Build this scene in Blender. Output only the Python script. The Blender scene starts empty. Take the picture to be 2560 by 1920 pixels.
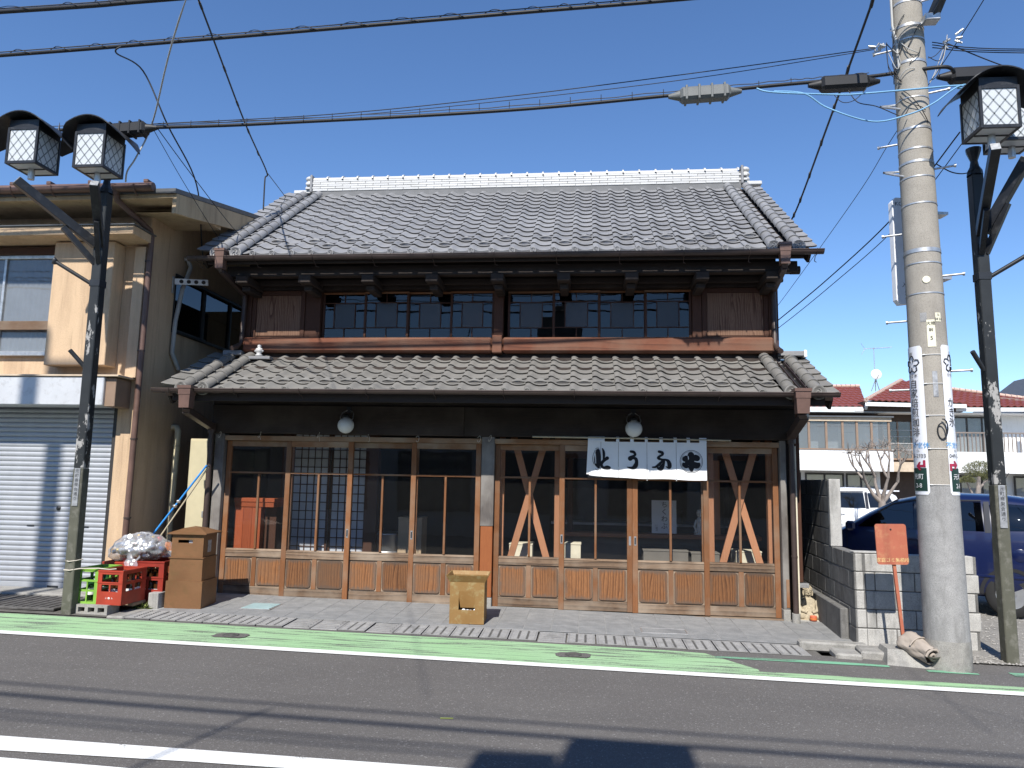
import bpy, math, random
from mathutils import Vector, Matrix
R = math.radians
random.seed(7)
scene = bpy.context.scene
COL = scene.collection

# ------------------------------------------------------------------ camera
cd = bpy.data.cameras.new('camera'); cam = bpy.data.objects.new('camera', cd); COL.objects.link(cam)
cd.sensor_width = 36.0; cd.lens = 1840 / 2560 * 36.0; cd.clip_start = 0.05; cd.clip_end = 3000
_p, _r, _y = R(7.28), R(1.07), R(5.75)
fw = Vector((-math.sin(_y) * math.cos(_p), math.cos(_y) * math.cos(_p), math.sin(_p)))
r0 = Vector((math.cos(_y), math.sin(_y), 0)); u0 = r0.cross(fw)
rt = math.cos(_r) * r0 + math.sin(_r) * u0; up = -math.sin(_r) * r0 + math.cos(_r) * u0
cam.matrix_world = Matrix(((rt.x, up.x, -fw.x, 0.85), (rt.y, up.y, -fw.y, -9.4), (rt.z, up.z, -fw.z, 1.60), (0, 0, 0, 1)))
scene.camera = cam

# ------------------------------------------------------------------ sky, sun, exposure
SUN = Vector((0.13, 1.0, -1.03)).normalized()          # the way the light travels
world = bpy.data.worlds.new('World'); scene.world = world; world.use_nodes = True
wn = world.node_tree; wn.nodes.clear()
sky = wn.nodes.new('ShaderNodeTexSky'); sky.sky_type = 'NISHITA'; sky.sun_disc = False
sky.sun_elevation = math.asin(-SUN.z); sky.sun_rotation = math.atan2(-SUN.x, -SUN.y) % (2 * math.pi)
sky.altitude = 0; sky.air_density = 0.85; sky.dust_density = 0.0; sky.ozone_density = 3.0
bg = wn.nodes.new('ShaderNodeBackground'); bg.inputs['Strength'].default_value = 0.126
wo = wn.nodes.new('ShaderNodeOutputWorld')
hs = wn.nodes.new('ShaderNodeHueSaturation'); hs.inputs['Saturation'].default_value = 1.13; hs.inputs['Hue'].default_value = 0.504
wn.links.new(sky.outputs[0], hs.inputs['Color']); wn.links.new(hs.outputs[0], bg.inputs['Color']); wn.links.new(bg.outputs[0], wo.inputs['Surface'])
ld = bpy.data.lights.new('sun', 'SUN'); ld.energy = 4.6; ld.angle = R(0.53); ld.color = (1.0, 0.955, 0.89)
sun = bpy.data.objects.new('sun', ld); COL.objects.link(sun); sun.rotation_euler = SUN.to_track_quat('-Z', 'Y').to_euler()
vs = scene.view_settings; vs.view_transform = 'Standard'; vs.look = 'None'; vs.exposure = 0.6; vs.gamma = 1.0; vs.use_curve_mapping = False
scene.cycles.max_bounces = 8; scene.cycles.transparent_max_bounces = 24

def gz(x, y):
    "height of the street: falls a little to the right and towards the road"
    return -0.0075 - 0.012 * x + 0.02 * min(y, 0.0)

# ------------------------------------------------------------------ mesh helpers
class MB:
    def __init__(s): s.v = []; s.f = []; s.sm = []; s.mi = []
    def add(s, vs, fs, smooth=False, mi=0):
        o = len(s.v); s.v += [tuple(v) for v in vs]
        for f in fs: s.f.append(tuple(i + o for i in f)); s.sm.append(smooth); s.mi.append(mi)
        return s
    def obox(s, c, ax, h, b=0.0, mi=0):
        c = Vector(c); ax = [Vector(a) for a in ax]; b = min(b, min(h) * 0.45)
        sg = [(i, j, k) for i in (-1, 1) for j in (-1, 1) for k in (-1, 1)]
        if b <= 0:
            vs = [c + ax[0] * h[0] * i + ax[1] * h[1] * j + ax[2] * h[2] * k for i, j, k in sg]
            return s.add(vs, [(0, 1, 3, 2), (4, 6, 7, 5), (0, 4, 5, 1), (2, 3, 7, 6), (0, 2, 6, 4), (1, 5, 7, 3)], mi=mi)
        vs = []; ix = {}
        for q in sg:
            for a in range(3):
                t = [h[m] - (0 if m == a else b) for m in range(3)]
                ix[q, a] = len(vs); vs.append(c + sum((ax[m] * t[m] * q[m] for m in range(3)), Vector()))
        fs = []
        for a in range(3):
            m, n = (a + 1) % 3, (a + 2) % 3
            for sgn in (-1, 1):
                ring = []
                for p, q in ((-1, -1), (1, -1), (1, 1), (-1, 1)):
                    t = [0, 0, 0]; t[a] = sgn; t[m] = p; t[n] = q; ring.append(ix[tuple(t), a])
                fs.append(tuple(ring if sgn > 0 else ring[::-1]))
            for p in (-1, 1):
                for q in (-1, 1):
                    t0 = [0, 0, 0]; t1 = [0, 0, 0]; t0[a] = -1; t1[a] = 1; t0[m] = t1[m] = p; t0[n] = t1[n] = q
                    t0, t1 = tuple(t0), tuple(t1)
                    f = (ix[t0, m], ix[t1, m], ix[t1, n], ix[t0, n]); fs.append(f if p * q > 0 else f[::-1])
        for q in sg:
            f = (ix[q, 0], ix[q, 1], ix[q, 2]); fs.append(f if q[0] * q[1] * q[2] > 0 else f[::-1])
        return s.add(vs, fs, mi=mi)
    def box(s, x0, x1, y0, y1, z0, z1, b=0.0, mi=0):
        return s.obox(((x0 + x1) / 2, (y0 + y1) / 2, (z0 + z1) / 2), ((1, 0, 0), (0, 1, 0), (0, 0, 1)), (abs(x1 - x0) / 2, abs(y1 - y0) / 2, abs(z1 - z0) / 2), b, mi)
    def bar(s, a, c, w, h, upv=(0, 0, 1), b=0.0, mi=0):
        "square bar from a to c; w across, h along upv"
        a, c = Vector(a), Vector(c); d = (c - a); L = d.length; d.normalize()
        x = d.cross(Vector(upv)); x = x.normalized() if x.length > 1e-5 else Vector((1, 0, 0)); z = x.cross(d)
        return s.obox((a + c) / 2, (x, d, z), (w / 2, L / 2, h / 2), b, mi)
    def tube(s, pts, r, n=8, cap=True, mi=0, smooth=True):
        pts = [Vector(p) for p in pts]; rs = r if isinstance(r, (list, tuple)) else [r] * len(pts)
        vs = []; fs = []; prev = None
        for i, p in enumerate(pts):
            d = (pts[min(i + 1, len(pts) - 1)] - pts[max(i - 1, 0)]).normalized()
            x = d.cross(Vector((0, 0, 1))) if prev is None else prev - d * prev.dot(d)
            if x.length < 1e-4: x = d.cross(Vector((0, 1, 0)))
            x.normalize(); prev = x; y = d.cross(x)
            for k in range(n):
                t = 2 * math.pi * k / n; vs.append(p + (x * math.cos(t) + y * math.sin(t)) * rs[i])
        for i in range(len(pts) - 1):
            for k in range(n):
                fs.append((i * n + k, i * n + (k + 1) % n, (i + 1) * n + (k + 1) % n, (i + 1) * n + k))
        s.add(vs, fs, smooth, mi)
        if cap:
            m = (len(pts) - 1) * n
            s.add([vs[k] for k in range(n)], [tuple(range(n))[::-1]], False, mi); s.add([vs[m + k] for k in range(n)], [tuple(range(n))], False, mi)
        return s
    def lathe(s, c, prof, n=16, axis='Z', mi=0, smooth=True, arc=None):
        "prof: list of (radius, height) turned round an axis through c"
        vs = []; fs = []; c = Vector(c); full = arc is None; m = n if full else n + 1; a0, a1 = (0, 2 * math.pi) if full else arc
        for (r, z) in prof:
            for k in range(m):
                t = a0 + (a1 - a0) * k / n; p = (r * math.cos(t), r * math.sin(t), z)
                if axis == 'Y': p = (p[0], p[2], p[1])
                if axis == 'X': p = (p[2], p[0], p[1])
                vs.append(c + Vector(p))
        for i in range(len(prof) - 1):
            for k in range(n):
                k2 = (k + 1) % m if full else k + 1
                f = (i * m + k, i * m + k2, (i + 1) * m + k2, (i + 1) * m + k)
                fs.append(f if axis != 'Y' else f[::-1])
        return s.add(vs, fs, smooth, mi)
    def prism(s, poly, o, ax, ay, t, mi=0):
        "polygon (list of 2-D points) in the plane o+ax*u+ay*v, thickened by t along ax x ay (both ways t/2)"
        o, ax, ay = Vector(o), Vector(ax), Vector(ay); n = ax.cross(ay).normalized(); m = len(poly)
        a = [o + ax * u + ay * v + n * t / 2 for u, v in poly]; b = [o + ax * u + ay * v - n * t / 2 for u, v in poly]
        fs = [tuple(range(m)), tuple(range(2 * m - 1, m - 1, -1))] + [(i, i + m, (i + 1) % m + m, (i + 1) % m) for i in range(m)]
        return s.add(a + b, fs, False, mi)
    def grid(s, nu, nv, fn, smooth=True, mi=0, flip=False):
        vs = [fn(i / nu, j / nv) for j in range(nv + 1) for i in range(nu + 1)]; fs = []
        for j in range(nv):
            for i in range(nu):
                a = j * (nu + 1) + i; f = (a, a + 1, a + nu + 2, a + nu + 1); fs.append(f[::-1] if flip else f)
        return s.add(vs, fs, smooth, mi)
    def mesh(s, name, o=(0, 0, 0)):
        me = bpy.data.meshes.new(name); me.from_pydata([(v[0] - o[0], v[1] - o[1], v[2] - o[2]) for v in s.v], [], s.f)
        me.polygons.foreach_set('use_smooth', s.sm); me.polygons.foreach_set('material_index', s.mi); me.update(); return me

def plate(mb, o, ax, ay, us, vs_, holes, t, mi=0):
    "flat plate of thickness t in the plane o+ax*u+ay*v with the grid cells in holes left open (one connected piece)"
    o, ax, ay = Vector(o), Vector(ax), Vector(ay); n = ax.cross(ay).normalized() * t / 2; nu, nv = len(us), len(vs_)
    F = [o + ax * u + ay * v + n for v in vs_ for u in us]; Bk = [o + ax * u + ay * v - n for v in vs_ for u in us]; m = nu * nv; fs = []
    S = lambda i, j: 0 <= i < nu - 1 and 0 <= j < nv - 1 and (i, j) not in holes
    for j in range(nv - 1):
        for i in range(nu - 1):
            if not S(i, j): continue
            a, b_, c, d = j * nu + i, j * nu + i + 1, (j + 1) * nu + i + 1, (j + 1) * nu + i
            fs += [(a, b_, c, d), (m + d, m + c, m + b_, m + a)]
            for (di, dj, p, q) in ((0, -1, a, b_), (1, 0, b_, c), (0, 1, c, d), (-1, 0, d, a)):
                if not S(i + di, j + dj): fs.append((p, m + p, m + q, q))
    mb.add(F + Bk, fs, False, mi); return mb
XA_, YA_ = Vector((1, 0, 0)), Vector((0, 1, 0))
ORG = {}
def tag(o, label=None, cat=None, group=None, kind=None):
    for k, v in (('label', label), ('category', cat), ('group', group), ('kind', kind)):
        if v: o[k] = v
    return o
def thing(name, label, cat, loc=(0, 0, 0), rot=0.0, group=None, local=False, scale=1.0):
    o = bpy.data.objects.new(name, None); COL.objects.link(o); o.location = loc; o.rotation_euler = (0, 0, rot); o.empty_display_size = 0.1
    o.scale = (scale,) * 3
    ORG[o] = Vector((0, 0, 0)) if local else Vector(loc); return tag(o, label, cat, group)
def link(name, me, mats, parent=None):
    o = bpy.data.objects.new(name, me); COL.objects.link(o)
    for m in (mats if isinstance(mats, (list, tuple)) else [mats]):
        if len(me.materials) < (len(mats) if isinstance(mats, (list, tuple)) else 1): me.materials.append(m)
    if parent is not None: o.parent = parent; ORG[o] = ORG[parent]
    else: ORG[o] = Vector((0, 0, 0))
    return o
def obj(name, mb, mats, parent=None):
    return link(name, mb.mesh(name, ORG[parent] if parent is not None else (0, 0, 0)), mats, parent)
def inst(name, me, mats, parent, M):
    "one more piece that shares a mesh; M is its world matrix (local to the thing for local things)"
    o = link(name, me, mats, parent); o.matrix_local = Matrix.Translation(-ORG[parent]) @ M; return o
def copy_tree(o, parent=None):
    c = o.copy(); COL.objects.link(c); c.parent = parent
    if parent is not None: c.matrix_parent_inverse = o.matrix_parent_inverse.copy()
    ORG[c] = ORG.get(o, Vector())
    for ch in list(o.children): copy_tree(ch, c)
    return c
def text_mesh(s, size, align='CENTER'):
    cu = bpy.data.curves.new('lettering', 'FONT'); cu.body = s; cu.size = size; cu.align_x = align; cu.align_y = 'CENTER'; cu.resolution_u = 3
    o = bpy.data.objects.new('lettering', cu); COL.objects.link(o); bpy.context.view_layer.update()
    me = bpy.data.meshes.new_from_object(o.evaluated_get(bpy.context.evaluated_depsgraph_get()))
    bpy.data.objects.remove(o); bpy.data.curves.remove(cu); return me
def text(name, s, size, mat, parent, M, bend=None, align='CENTER'):
    me = text_mesh(s, size, align); o = link(name, me, mat, parent)
    O = ORG[parent]
    for v in me.vertices:
        p = Vector(v.co); p = bend(p) if bend else M @ p
        v.co = p - O
    me.update(); return o

# ------------------------------------------------------------------ materials
MATS = {}
class NT:
    def __init__(s, name):
        m = bpy.data.materials.new(name); m.use_nodes = True; s.m = m; s.t = m.node_tree; s.t.nodes.clear()
        s.out = s.n('ShaderNodeOutputMaterial'); MATS[name] = m
    def n(s, t, **kw):
        nd = s.t.nodes.new(t)
        for k, v in kw.items(): setattr(nd, k, v)
        return nd
    def l(s, a, b): s.t.links.new(a, b)
    def pr(s, col=None, rough=0.7, metal=0.0, spec=0.4):
        p = s.n('ShaderNodeBsdfPrincipled'); p.inputs['Roughness'].default_value = rough; p.inputs['Metallic'].default_value = metal
        p.inputs['Specular IOR Level'].default_value = spec
        if col is not None: p.inputs['Base Color'].default_value = (*col, 1)
        s.l(p.outputs[0], s.out.inputs['Surface']); s.p = p; return p
    def coord(s, kind='Object', scale=(1, 1, 1), rnd=0.0):
        c = s.n('ShaderNodeTexCoord'); mp = s.n('ShaderNodeMapping'); mp.inputs['Scale'].default_value = scale
        if kind == 'World': g = s.n('ShaderNodeNewGeometry'); s.l(g.outputs['Position'], mp.inputs['Vector'])
        else: s.l(c.outputs[kind], mp.inputs['Vector'])
        if rnd:
            oi = s.n('ShaderNodeObjectInfo'); mu = s.n('ShaderNodeVectorMath', operation='SCALE'); mu.inputs[0].default_value = (rnd, rnd * 0.7, rnd * 1.3)
            s.l(oi.outputs['Random'], mu.inputs['Scale']); s.l(mu.outputs[0], mp.inputs['Location'])
        return mp.outputs[0]
    def noise(s, vec, scale, detail=4, rough=0.55, dist=0.0):
        q = s.n('ShaderNodeTexNoise'); q.inputs['Scale'].default_value = scale; q.inputs['Detail'].default_value = detail
        q.inputs['Roughness'].default_value = rough; q.inputs['Distortion'].default_value = dist; s.l(vec, q.inputs['Vector']); return q.outputs['Fac']
    def ramp(s, fac, stops):
        q = s.n('ShaderNodeValToRGB'); e = q.color_ramp.elements
        while len(e) < len(stops): e.new(0.5)
        for i, (p, c) in enumerate(stops):
            e[i].position = p; e[i].color = (*c, 1) if isinstance(c, tuple) else (c, c, c, 1)
        s.l(fac, q.inputs[0]); return q.outputs[0]
    def mix(s, fac, a, b, mode='MIX'):
        q = s.n('ShaderNodeMix', data_type='RGBA', blend_type=mode)
        for inp, v in ((q.inputs[0], fac), (q.inputs[6], a), (q.inputs[7], b)):
            if hasattr(v, 'is_linked') or hasattr(v, 'links'): s.l(v, inp)
            elif isinstance(v, tuple): inp.default_value = (*v, 1)
            else: inp.default_value = v
        return q.outputs[2]
    def bump(s, h, strength=0.3, dist=0.01):
        b = s.n('ShaderNodeBump'); b.inputs['Strength'].default_value = strength; b.inputs['Distance'].default_value = dist
        s.l(h, b.inputs['Height']); s.l(b.outputs[0], s.p.inputs['Normal']); return b
    def col(s, c): s.l(c, s.p.inputs['Base Color'])
    def rgh(s, c): s.l(c, s.p.inputs['Roughness'])

def plain(name, col, rough=0.6, metal=0.0, var=0.12, scale=6.0, bump=0.0, spec=0.4):
    t = NT(name); t.pr(col, rough, metal, spec); v = t.coord('Object', rnd=9.0); f = t.noise(v, scale, 5)
    lo = tuple(c * (1 - var) for c in col); hi = tuple(min(1, c * (1 + var)) for c in col)
    t.col(t.ramp(f, [(0.3, lo), (0.7, hi)]))
    if bump: t.bump(t.noise(v, scale * 6, 3), bump, 0.005)
    return t.m
def wood(name, dark, light, grey=None, axis='Z', lines=26.0, rough=0.72, bump=0.35, wear=0.5, dist=5.0, tone=0.25, squash=0.07, edge=None):
    t = NT(name); t.pr(None, rough, 0, 0.3)
    st = {'Z': (1, 1, squash), 'X': (squash, 1, 1)}[axis]
    v = t.coord('Object', st, rnd=17.0)
    w = t.n('ShaderNodeTexWave', wave_type='BANDS', bands_direction='X' if axis == 'Z' else 'Z', wave_profile='SAW')
    w.inputs['Scale'].default_value = lines; w.inputs['Distortion'].default_value = dist; w.inputs['Detail'].default_value = 2.0; w.inputs['Detail Scale'].default_value = 0.8
    t.l(v, w.inputs['Vector'])
    fine = t.noise(v, 160, 2); big = t.noise(t.coord('Object', rnd=5.0), 2.2, 4)
    c = t.ramp(w.outputs['Fac'], [(0.0, light), (0.55, tuple(a * 0.75 + b * 0.25 for a, b in zip(light, dark))), (0.92, dark), (1.0, light)])
    c = t.mix(t.ramp(fine, [(0.35, 0.0), (0.7, 0.45)]), c, dark)
    if grey: c = t.mix(t.ramp(big, [(0.5 - wear * 0.25, 0.0), (0.75 - wear * 0.2, 0.75)]), c, grey)
    if edge:                                  # weathered margin of a board
        g = t.n('ShaderNodeTexCoord'); s3 = t.n('ShaderNodeSeparateXYZ'); t.l(g.outputs['Generated'], s3.inputs[0]); ds = []
        for ax_ in (0, 2):
            m1 = t.n('ShaderNodeMath', operation='SUBTRACT'); t.l(s3.outputs[ax_], m1.inputs[0]); m1.inputs[1].default_value = 0.5
            m2 = t.n('ShaderNodeMath', operation='ABSOLUTE'); t.l(m1.outputs[0], m2.inputs[0]); ds.append(m2.outputs[0])
        mm = t.n('ShaderNodeMath', operation='MAXIMUM'); t.l(ds[0], mm.inputs[0]); t.l(ds[1], mm.inputs[1])
        nn = t.noise(t.coord('Object', (1, 1, 0.25), rnd=11.0), 26, 4, 0.7); m3 = t.n('ShaderNodeMath', operation='MULTIPLY_ADD'); t.l(nn, m3.inputs[0]); m3.inputs[1].default_value = 0.34; t.l(mm.outputs[0], m3.inputs[2])
        c = t.mix(t.ramp(m3.outputs[0], [(0.55, 0.0), (0.66, 0.85)]), c, edge)
    oi = t.n('ShaderNodeObjectInfo'); br = t.ramp(oi.outputs['Random'], [(0, 1 - tone), (1, 1 + tone * 0.35)])
    c = t.mix(1.0, c, br, 'MULTIPLY'); t.col(c)
    b = t.n('ShaderNodeMath', operation='ADD'); t.l(w.outputs['Fac'], b.inputs[0]); t.l(fine, b.inputs[1]); t.bump(b.outputs[0], bump, 0.003)
    return t.m

def mk_asphalt():
    t = NT('asphalt'); t.pr(None, 0.85, 0, 0.35); v = t.coord('World')
    big = t.noise(v, 0.5, 5, 0.6); mid = t.noise(t.coord('World', (0.25, 2.2, 1)), 1.6, 4)
    vo = t.n('ShaderNodeTexVoronoi'); vo.inputs['Scale'].default_value = 170; t.l(v, vo.inputs['Vector'])
    sep = t.n('ShaderNodeSeparateColor'); t.l(vo.outputs['Color'], sep.inputs[0])
    fine = t.noise(v, 240, 3)
    c = t.ramp(big, [(0.3, (0.118, 0.109, 0.101)), (0.7, (0.150, 0.140, 0.129))])
    c = t.mix(t.ramp(mid, [(0.42, 0.0), (0.72, 0.45)]), c, (0.100, 0.094, 0.088))
    c = t.mix(t.ramp(fine, [(0.3, 0.45), (0.65, 0.0)]), c, (0.038, 0.037, 0.038))
    c = t.mix(t.ramp(sep.outputs[0], [(0.80, 0.0), (0.97, 0.5)]), c, (0.24, 0.235, 0.225)); t.col(c)
    c2 = t.n('ShaderNodeTexVoronoi'); c2.inputs['Scale'].default_value = 95; t.l(v, c2.inputs['Vector']); s2 = t.n('ShaderNodeSeparateColor'); t.l(c2.outputs['Color'], s2.inputs[0])
    c = t.mix(t.ramp(s2.outputs[1], [(0.978, 0.0), (0.988, 0.42)]), c, (0.36, 0.35, 0.33)); t.col(c)
    t.bump(vo.outputs['Distance'], 0.55, 0.006)
mk_asphalt()
def mk_paint(name, col, thin, streak=True, worn=(0.60, 0.68)):
    t = NT(name); t.pr(None, 0.7, 0, 0.3); v = t.coord('World')
    n1 = t.noise(t.coord('World', (0.35, 5.0, 1)), 3.2, 6, 0.62) if streak else t.noise(v, 3, 6, 0.65)
    n2 = t.noise(v, 90, 3); n3 = t.noise(v, 1.1, 4)
    c = t.mix(t.ramp(n3, [(0.3, 0.0), (0.7, 1.0)]), col, thin)
    c = t.mix(t.ramp(n2, [(0.3, 0.25), (0.6, 0.0)]), c, (0.10, 0.12, 0.10))
    a = t.n('ShaderNodeMath', operation='ADD'); t.l(n1, a.inputs[0]); m = t.n('ShaderNodeMath', operation='MULTIPLY_ADD'); m.inputs[1].default_value = 0.35; m.inputs[2].default_value = -0.17; t.l(n2, m.inputs[0]); t.l(m.outputs[0], a.inputs[1])
    if streak:
        wv = t.n('ShaderNodeTexWave', wave_type='BANDS', bands_direction='Y'); wv.inputs['Scale'].default_value = 2.3; wv.inputs['Distortion'].default_value = 0.5; wv.inputs['Detail'].default_value = 3; wv.inputs['Detail Scale'].default_value = 3
        t.l(t.coord('World', (0.12, 1.0, 1)), wv.inputs['Vector']); k2 = t.n('ShaderNodeMath', operation='MULTIPLY'); t.l(t.ramp(wv.outputs['Fac'], [(0.90, 0.0), (1.0, 1.0)]), k2.inputs[0]); t.l(t.ramp(n1, [(0.36, 0.0), (0.56, 0.75)]), k2.inputs[1])
        c = t.mix(k2.outputs[0], c, (0.13, 0.15, 0.12))
    c = t.mix(t.ramp(a.outputs[0], [(worn[0], 0.0), (worn[1], 0.92)]), c, (0.10, 0.10, 0.095)); t.col(c); t.bump(n2, 0.3, 0.004)
mk_paint('green_paint', (0.29, 0.485, 0.25), (0.33, 0.50, 0.29), worn=(0.545, 0.62)); mk_paint('green_paint_old', (0.16, 0.42, 0.25), (0.20, 0.44, 0.28), worn=(0.52, 0.62))
mk_paint('white_paint', (0.80, 0.80, 0.77), (0.72, 0.72, 0.69), False, (0.70, 0.76))

def mk_concrete(name, lo, hi, stain=(0.05, 0.05, 0.045), amount=0.5, scale=2.5, bump=0.4, streak=True, rough=0.9):
    t = NT(name); t.pr(None, rough, 0, 0.25); v = t.coord('Object', rnd=6.0)
    c = t.ramp(t.noise(v, scale * 3, 6, 0.6), [(0.3, lo), (0.7, hi)])
    vv = t.coord('Object', (3, 3, 0.5) if streak else (1, 1, 1), rnd=3.0)
    c = t.mix(t.ramp(t.noise(vv, scale, 5, 0.65), [(0.52, 0.0), (0.78, amount)]), c, stain)
    sp = t.noise(v, 150, 2); c = t.mix(t.ramp(sp, [(0.36, 0.5), (0.52, 0.0)]), c, tuple(a * 0.5 for a in lo)); t.col(c); t.bump(sp, bump, 0.004); return t.m
mk_concrete('pole_concrete', (0.30, 0.275, 0.235), (0.38, 0.35, 0.30), (0.17, 0.16, 0.14), 0.55, 1.4, 0.3)
mk_concrete('pole_wrap', (0.27, 0.267, 0.26), (0.36, 0.355, 0.345), (0.14, 0.138, 0.13), 0.8, 3.0, 0.35)
mk_concrete('block_lit', (0.36, 0.35, 0.33), (0.50, 0.49, 0.46), (0.07, 0.07, 0.065), 0.75, 2.6, 0.6)  # paler block copy, sunlit tone of the street face put into the colour
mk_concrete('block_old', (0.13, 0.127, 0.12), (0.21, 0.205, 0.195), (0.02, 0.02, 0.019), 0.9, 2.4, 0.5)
mk_concrete('kerb_concrete', (0.26, 0.25, 0.23), (0.36, 0.35, 0.32), (0.07, 0.07, 0.06), 0.7, 4, 0.6, False)
mk_concrete('porch_tile', (0.20, 0.205, 0.205), (0.29, 0.29, 0.285), (0.12, 0.12, 0.12), 0.45, 2.2, 0.2, False, 0.75)
mk_concrete('grate_concrete', (0.24, 0.235, 0.23), (0.33, 0.325, 0.31), (0.07, 0.07, 0.065), 0.6, 3.5, 0.4, False)
mk_concrete('grout', (0.33, 0.33, 0.32), (0.42, 0.42, 0.40), (0.14, 0.14, 0.13), 0.6, 3, 0.3, False)
mk_concrete('stone_tan', (0.33, 0.285, 0.21), (0.55, 0.47, 0.33), (0.16, 0.14, 0.10), 0.7, 9, 0.7, False)
mk_concrete('gravel_dirt', (0.20, 0.19, 0.17), (0.30, 0.285, 0.26), (0.10, 0.095, 0.085), 0.6, 3, 0.8, False)
mk_concrete('gravel_stone', (0.26, 0.25, 0.23), (0.42, 0.40, 0.37), (0.12, 0.11, 0.10), 0.6, 30, 0.4, False)
mk_concrete('earth', (0.10, 0.095, 0.085), (0.16, 0.15, 0.135), (0.05, 0.05, 0.045), 0.6, 3, 0.6, False)

def mk_stucco(name, lo, hi, stain):
    t = NT(name); t.pr(None, 0.92, 0, 0.2); v = t.coord('World')
    c = t.ramp(t.noise(v, 1.3, 5, 0.6), [(0.3, lo), (0.7, hi)])
    c = t.mix(t.ramp(t.noise(t.coord('World', (2.6, 2.6, 0.35)), 1.6, 6, 0.7), [(0.46, 0.0), (0.74, 0.62)]), c, stain)
    n = t.noise(v, 85, 4, 0.7); c = t.mix(t.ramp(t.noise(t.coord('World', (9, 9, 0.5)), 2.2, 4, 0.6), [(0.58, 0.0), (0.72, 0.28)]), c, tuple(a * 0.45 for a in stain)); c = t.mix(t.ramp(n, [(0.3, 0.25), (0.55, 0.0)]), c, tuple(a * 0.55 for a in lo)); t.col(c); t.bump(n, 0.55, 0.008)
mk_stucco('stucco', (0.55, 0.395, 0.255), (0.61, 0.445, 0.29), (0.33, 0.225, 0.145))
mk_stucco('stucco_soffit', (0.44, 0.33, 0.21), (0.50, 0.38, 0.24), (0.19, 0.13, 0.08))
mk_stucco('white_siding', (0.74, 0.735, 0.72), (0.80, 0.80, 0.785), (0.62, 0.61, 0.59))

def mk_tile(name, lo, hi, mottle, rough, spec=0.5):
    t = NT(name); t.pr(None, rough, 0.0, spec); oi = t.n('ShaderNodeObjectInfo'); v = t.coord('World')
    c = t.ramp(oi.outputs['Random'], [(0, lo), (1, hi)]); n = t.noise(v, 9, 5, 0.6)
    c = t.mix(t.ramp(n, [(0.35, 0.0), (0.75, 0.7)]), c, mottle)
    c = t.mix(t.ramp(t.noise(v, 60, 3), [(0.62, 0.0), (0.75, 0.4)]), c, tuple(a * 0.5 for a in lo)); t.col(c)
    t.rgh(t.ramp(n, [(0.3, rough - 0.08), (0.7, rough + 0.1)])); t.bump(t.noise(v, 130, 3), 0.12, 0.002)
mk_tile('kawara', (0.165, 0.165, 0.168), (0.245, 0.245, 0.248), (0.255, 0.253, 0.252), 0.46)
mk_tile('kawara_old', (0.140, 0.135, 0.124), (0.185, 0.178, 0.163), (0.215, 0.203, 0.18), 0.62)
mk_tile('kawara_ridge', (0.47, 0.465, 0.45), (0.55, 0.545, 0.53), (0.42, 0.415, 0.40), 0.45)
plain('ridge_mortar', (0.16, 0.16, 0.16), 0.9)
mk_tile('red_roof_tile', (0.155, 0.038, 0.030), (0.19, 0.048, 0.036), (0.20, 0.06, 0.045), 0.5)
plain('red_roof_cap', (0.50, 0.36, 0.29), 0.6)

wood('door_wood', (0.13, 0.050, 0.019), (0.275, 0.118, 0.047), (0.24, 0.17, 0.115), 'Z', 30, wear=0.25)
wood('rail_wood', (0.13, 0.060, 0.028), (0.29, 0.15, 0.07), (0.34, 0.27, 0.19), 'X', 26, wear=0.55, dist=7)
wood('sill_wood', (0.065, 0.042, 0.028), (0.22, 0.145, 0.092), (0.33, 0.265, 0.20), 'X', 5, wear=0.45, dist=9, squash=0.12)
wood('panel_wood', (0.085, 0.034, 0.014), (0.27, 0.120, 0.047), (0.15, 0.088, 0.052), 'Z', 9.5, wear=0.2, dist=13.0, bump=0.22, squash=0.10, tone=0.35, edge=(0.115, 0.082, 0.06))
wood('panel_edge', (0.17, 0.115, 0.075), (0.42, 0.33, 0.245), (0.11, 0.08, 0.058), 'Z', 34, wear=0.4)
wood('old_post', (0.055, 0.047, 0.042), (0.17, 0.15, 0.135), (0.30, 0.285, 0.26), 'Z', 40, wear=0.45, tone=0.1)
wood('new_post', (0.18, 0.052, 0.018), (0.32, 0.11, 0.035), None, 'Z', 30, tone=0.1)
wood('dark_beam', (0.012, 0.009, 0.008), (0.042, 0.028, 0.021), (0.06, 0.046, 0.037), 'X', 20, wear=0.3, dist=6)  # beam brown lowered to carry the shade it stands in
wood('eave_timber', (0.015, 0.011, 0.009), (0.048, 0.035, 0.028), None, 'X', 22, tone=0.15)  # timber colour darkened for the shade under the eaves
wood('red_beam', (0.105, 0.036, 0.019), (0.22, 0.078, 0.040), (0.20, 0.115, 0.075), 'X', 4, wear=0.35, dist=9, squash=0.10)
wood('brown_frame', (0.040, 0.017, 0.010), (0.095, 0.040, 0.022), None, 'Z', 30, tone=0.12)  # frame brown lowered to deepen the upper storey's shade
wood('cypress_panel', (0.075, 0.030, 0.017), (0.24, 0.135, 0.082), (0.17, 0.10, 0.065), 'Z', 9, wear=0.45, dist=22, bump=0.2, tone=0.05, squash=0.13)
wood('chest_wood', (0.22, 0.045, 0.017), (0.40, 0.10, 0.035), None, 'Z', 18, rough=0.5)
wood('brace_wood', (0.36, 0.15, 0.075), (0.52, 0.25, 0.13), None, 'Z', 25)
wood('rail_plank', (0.10, 0.055, 0.03), (0.25, 0.15, 0.09), (0.30, 0.24, 0.18), 'X', 40)
plain('interior_dark', (0.060, 0.052, 0.047), 0.9); plain('interior_wall', (0.16, 0.145, 0.125), 0.9); plain('interior_floor', (0.10, 0.095, 0.09), 0.8)
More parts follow.
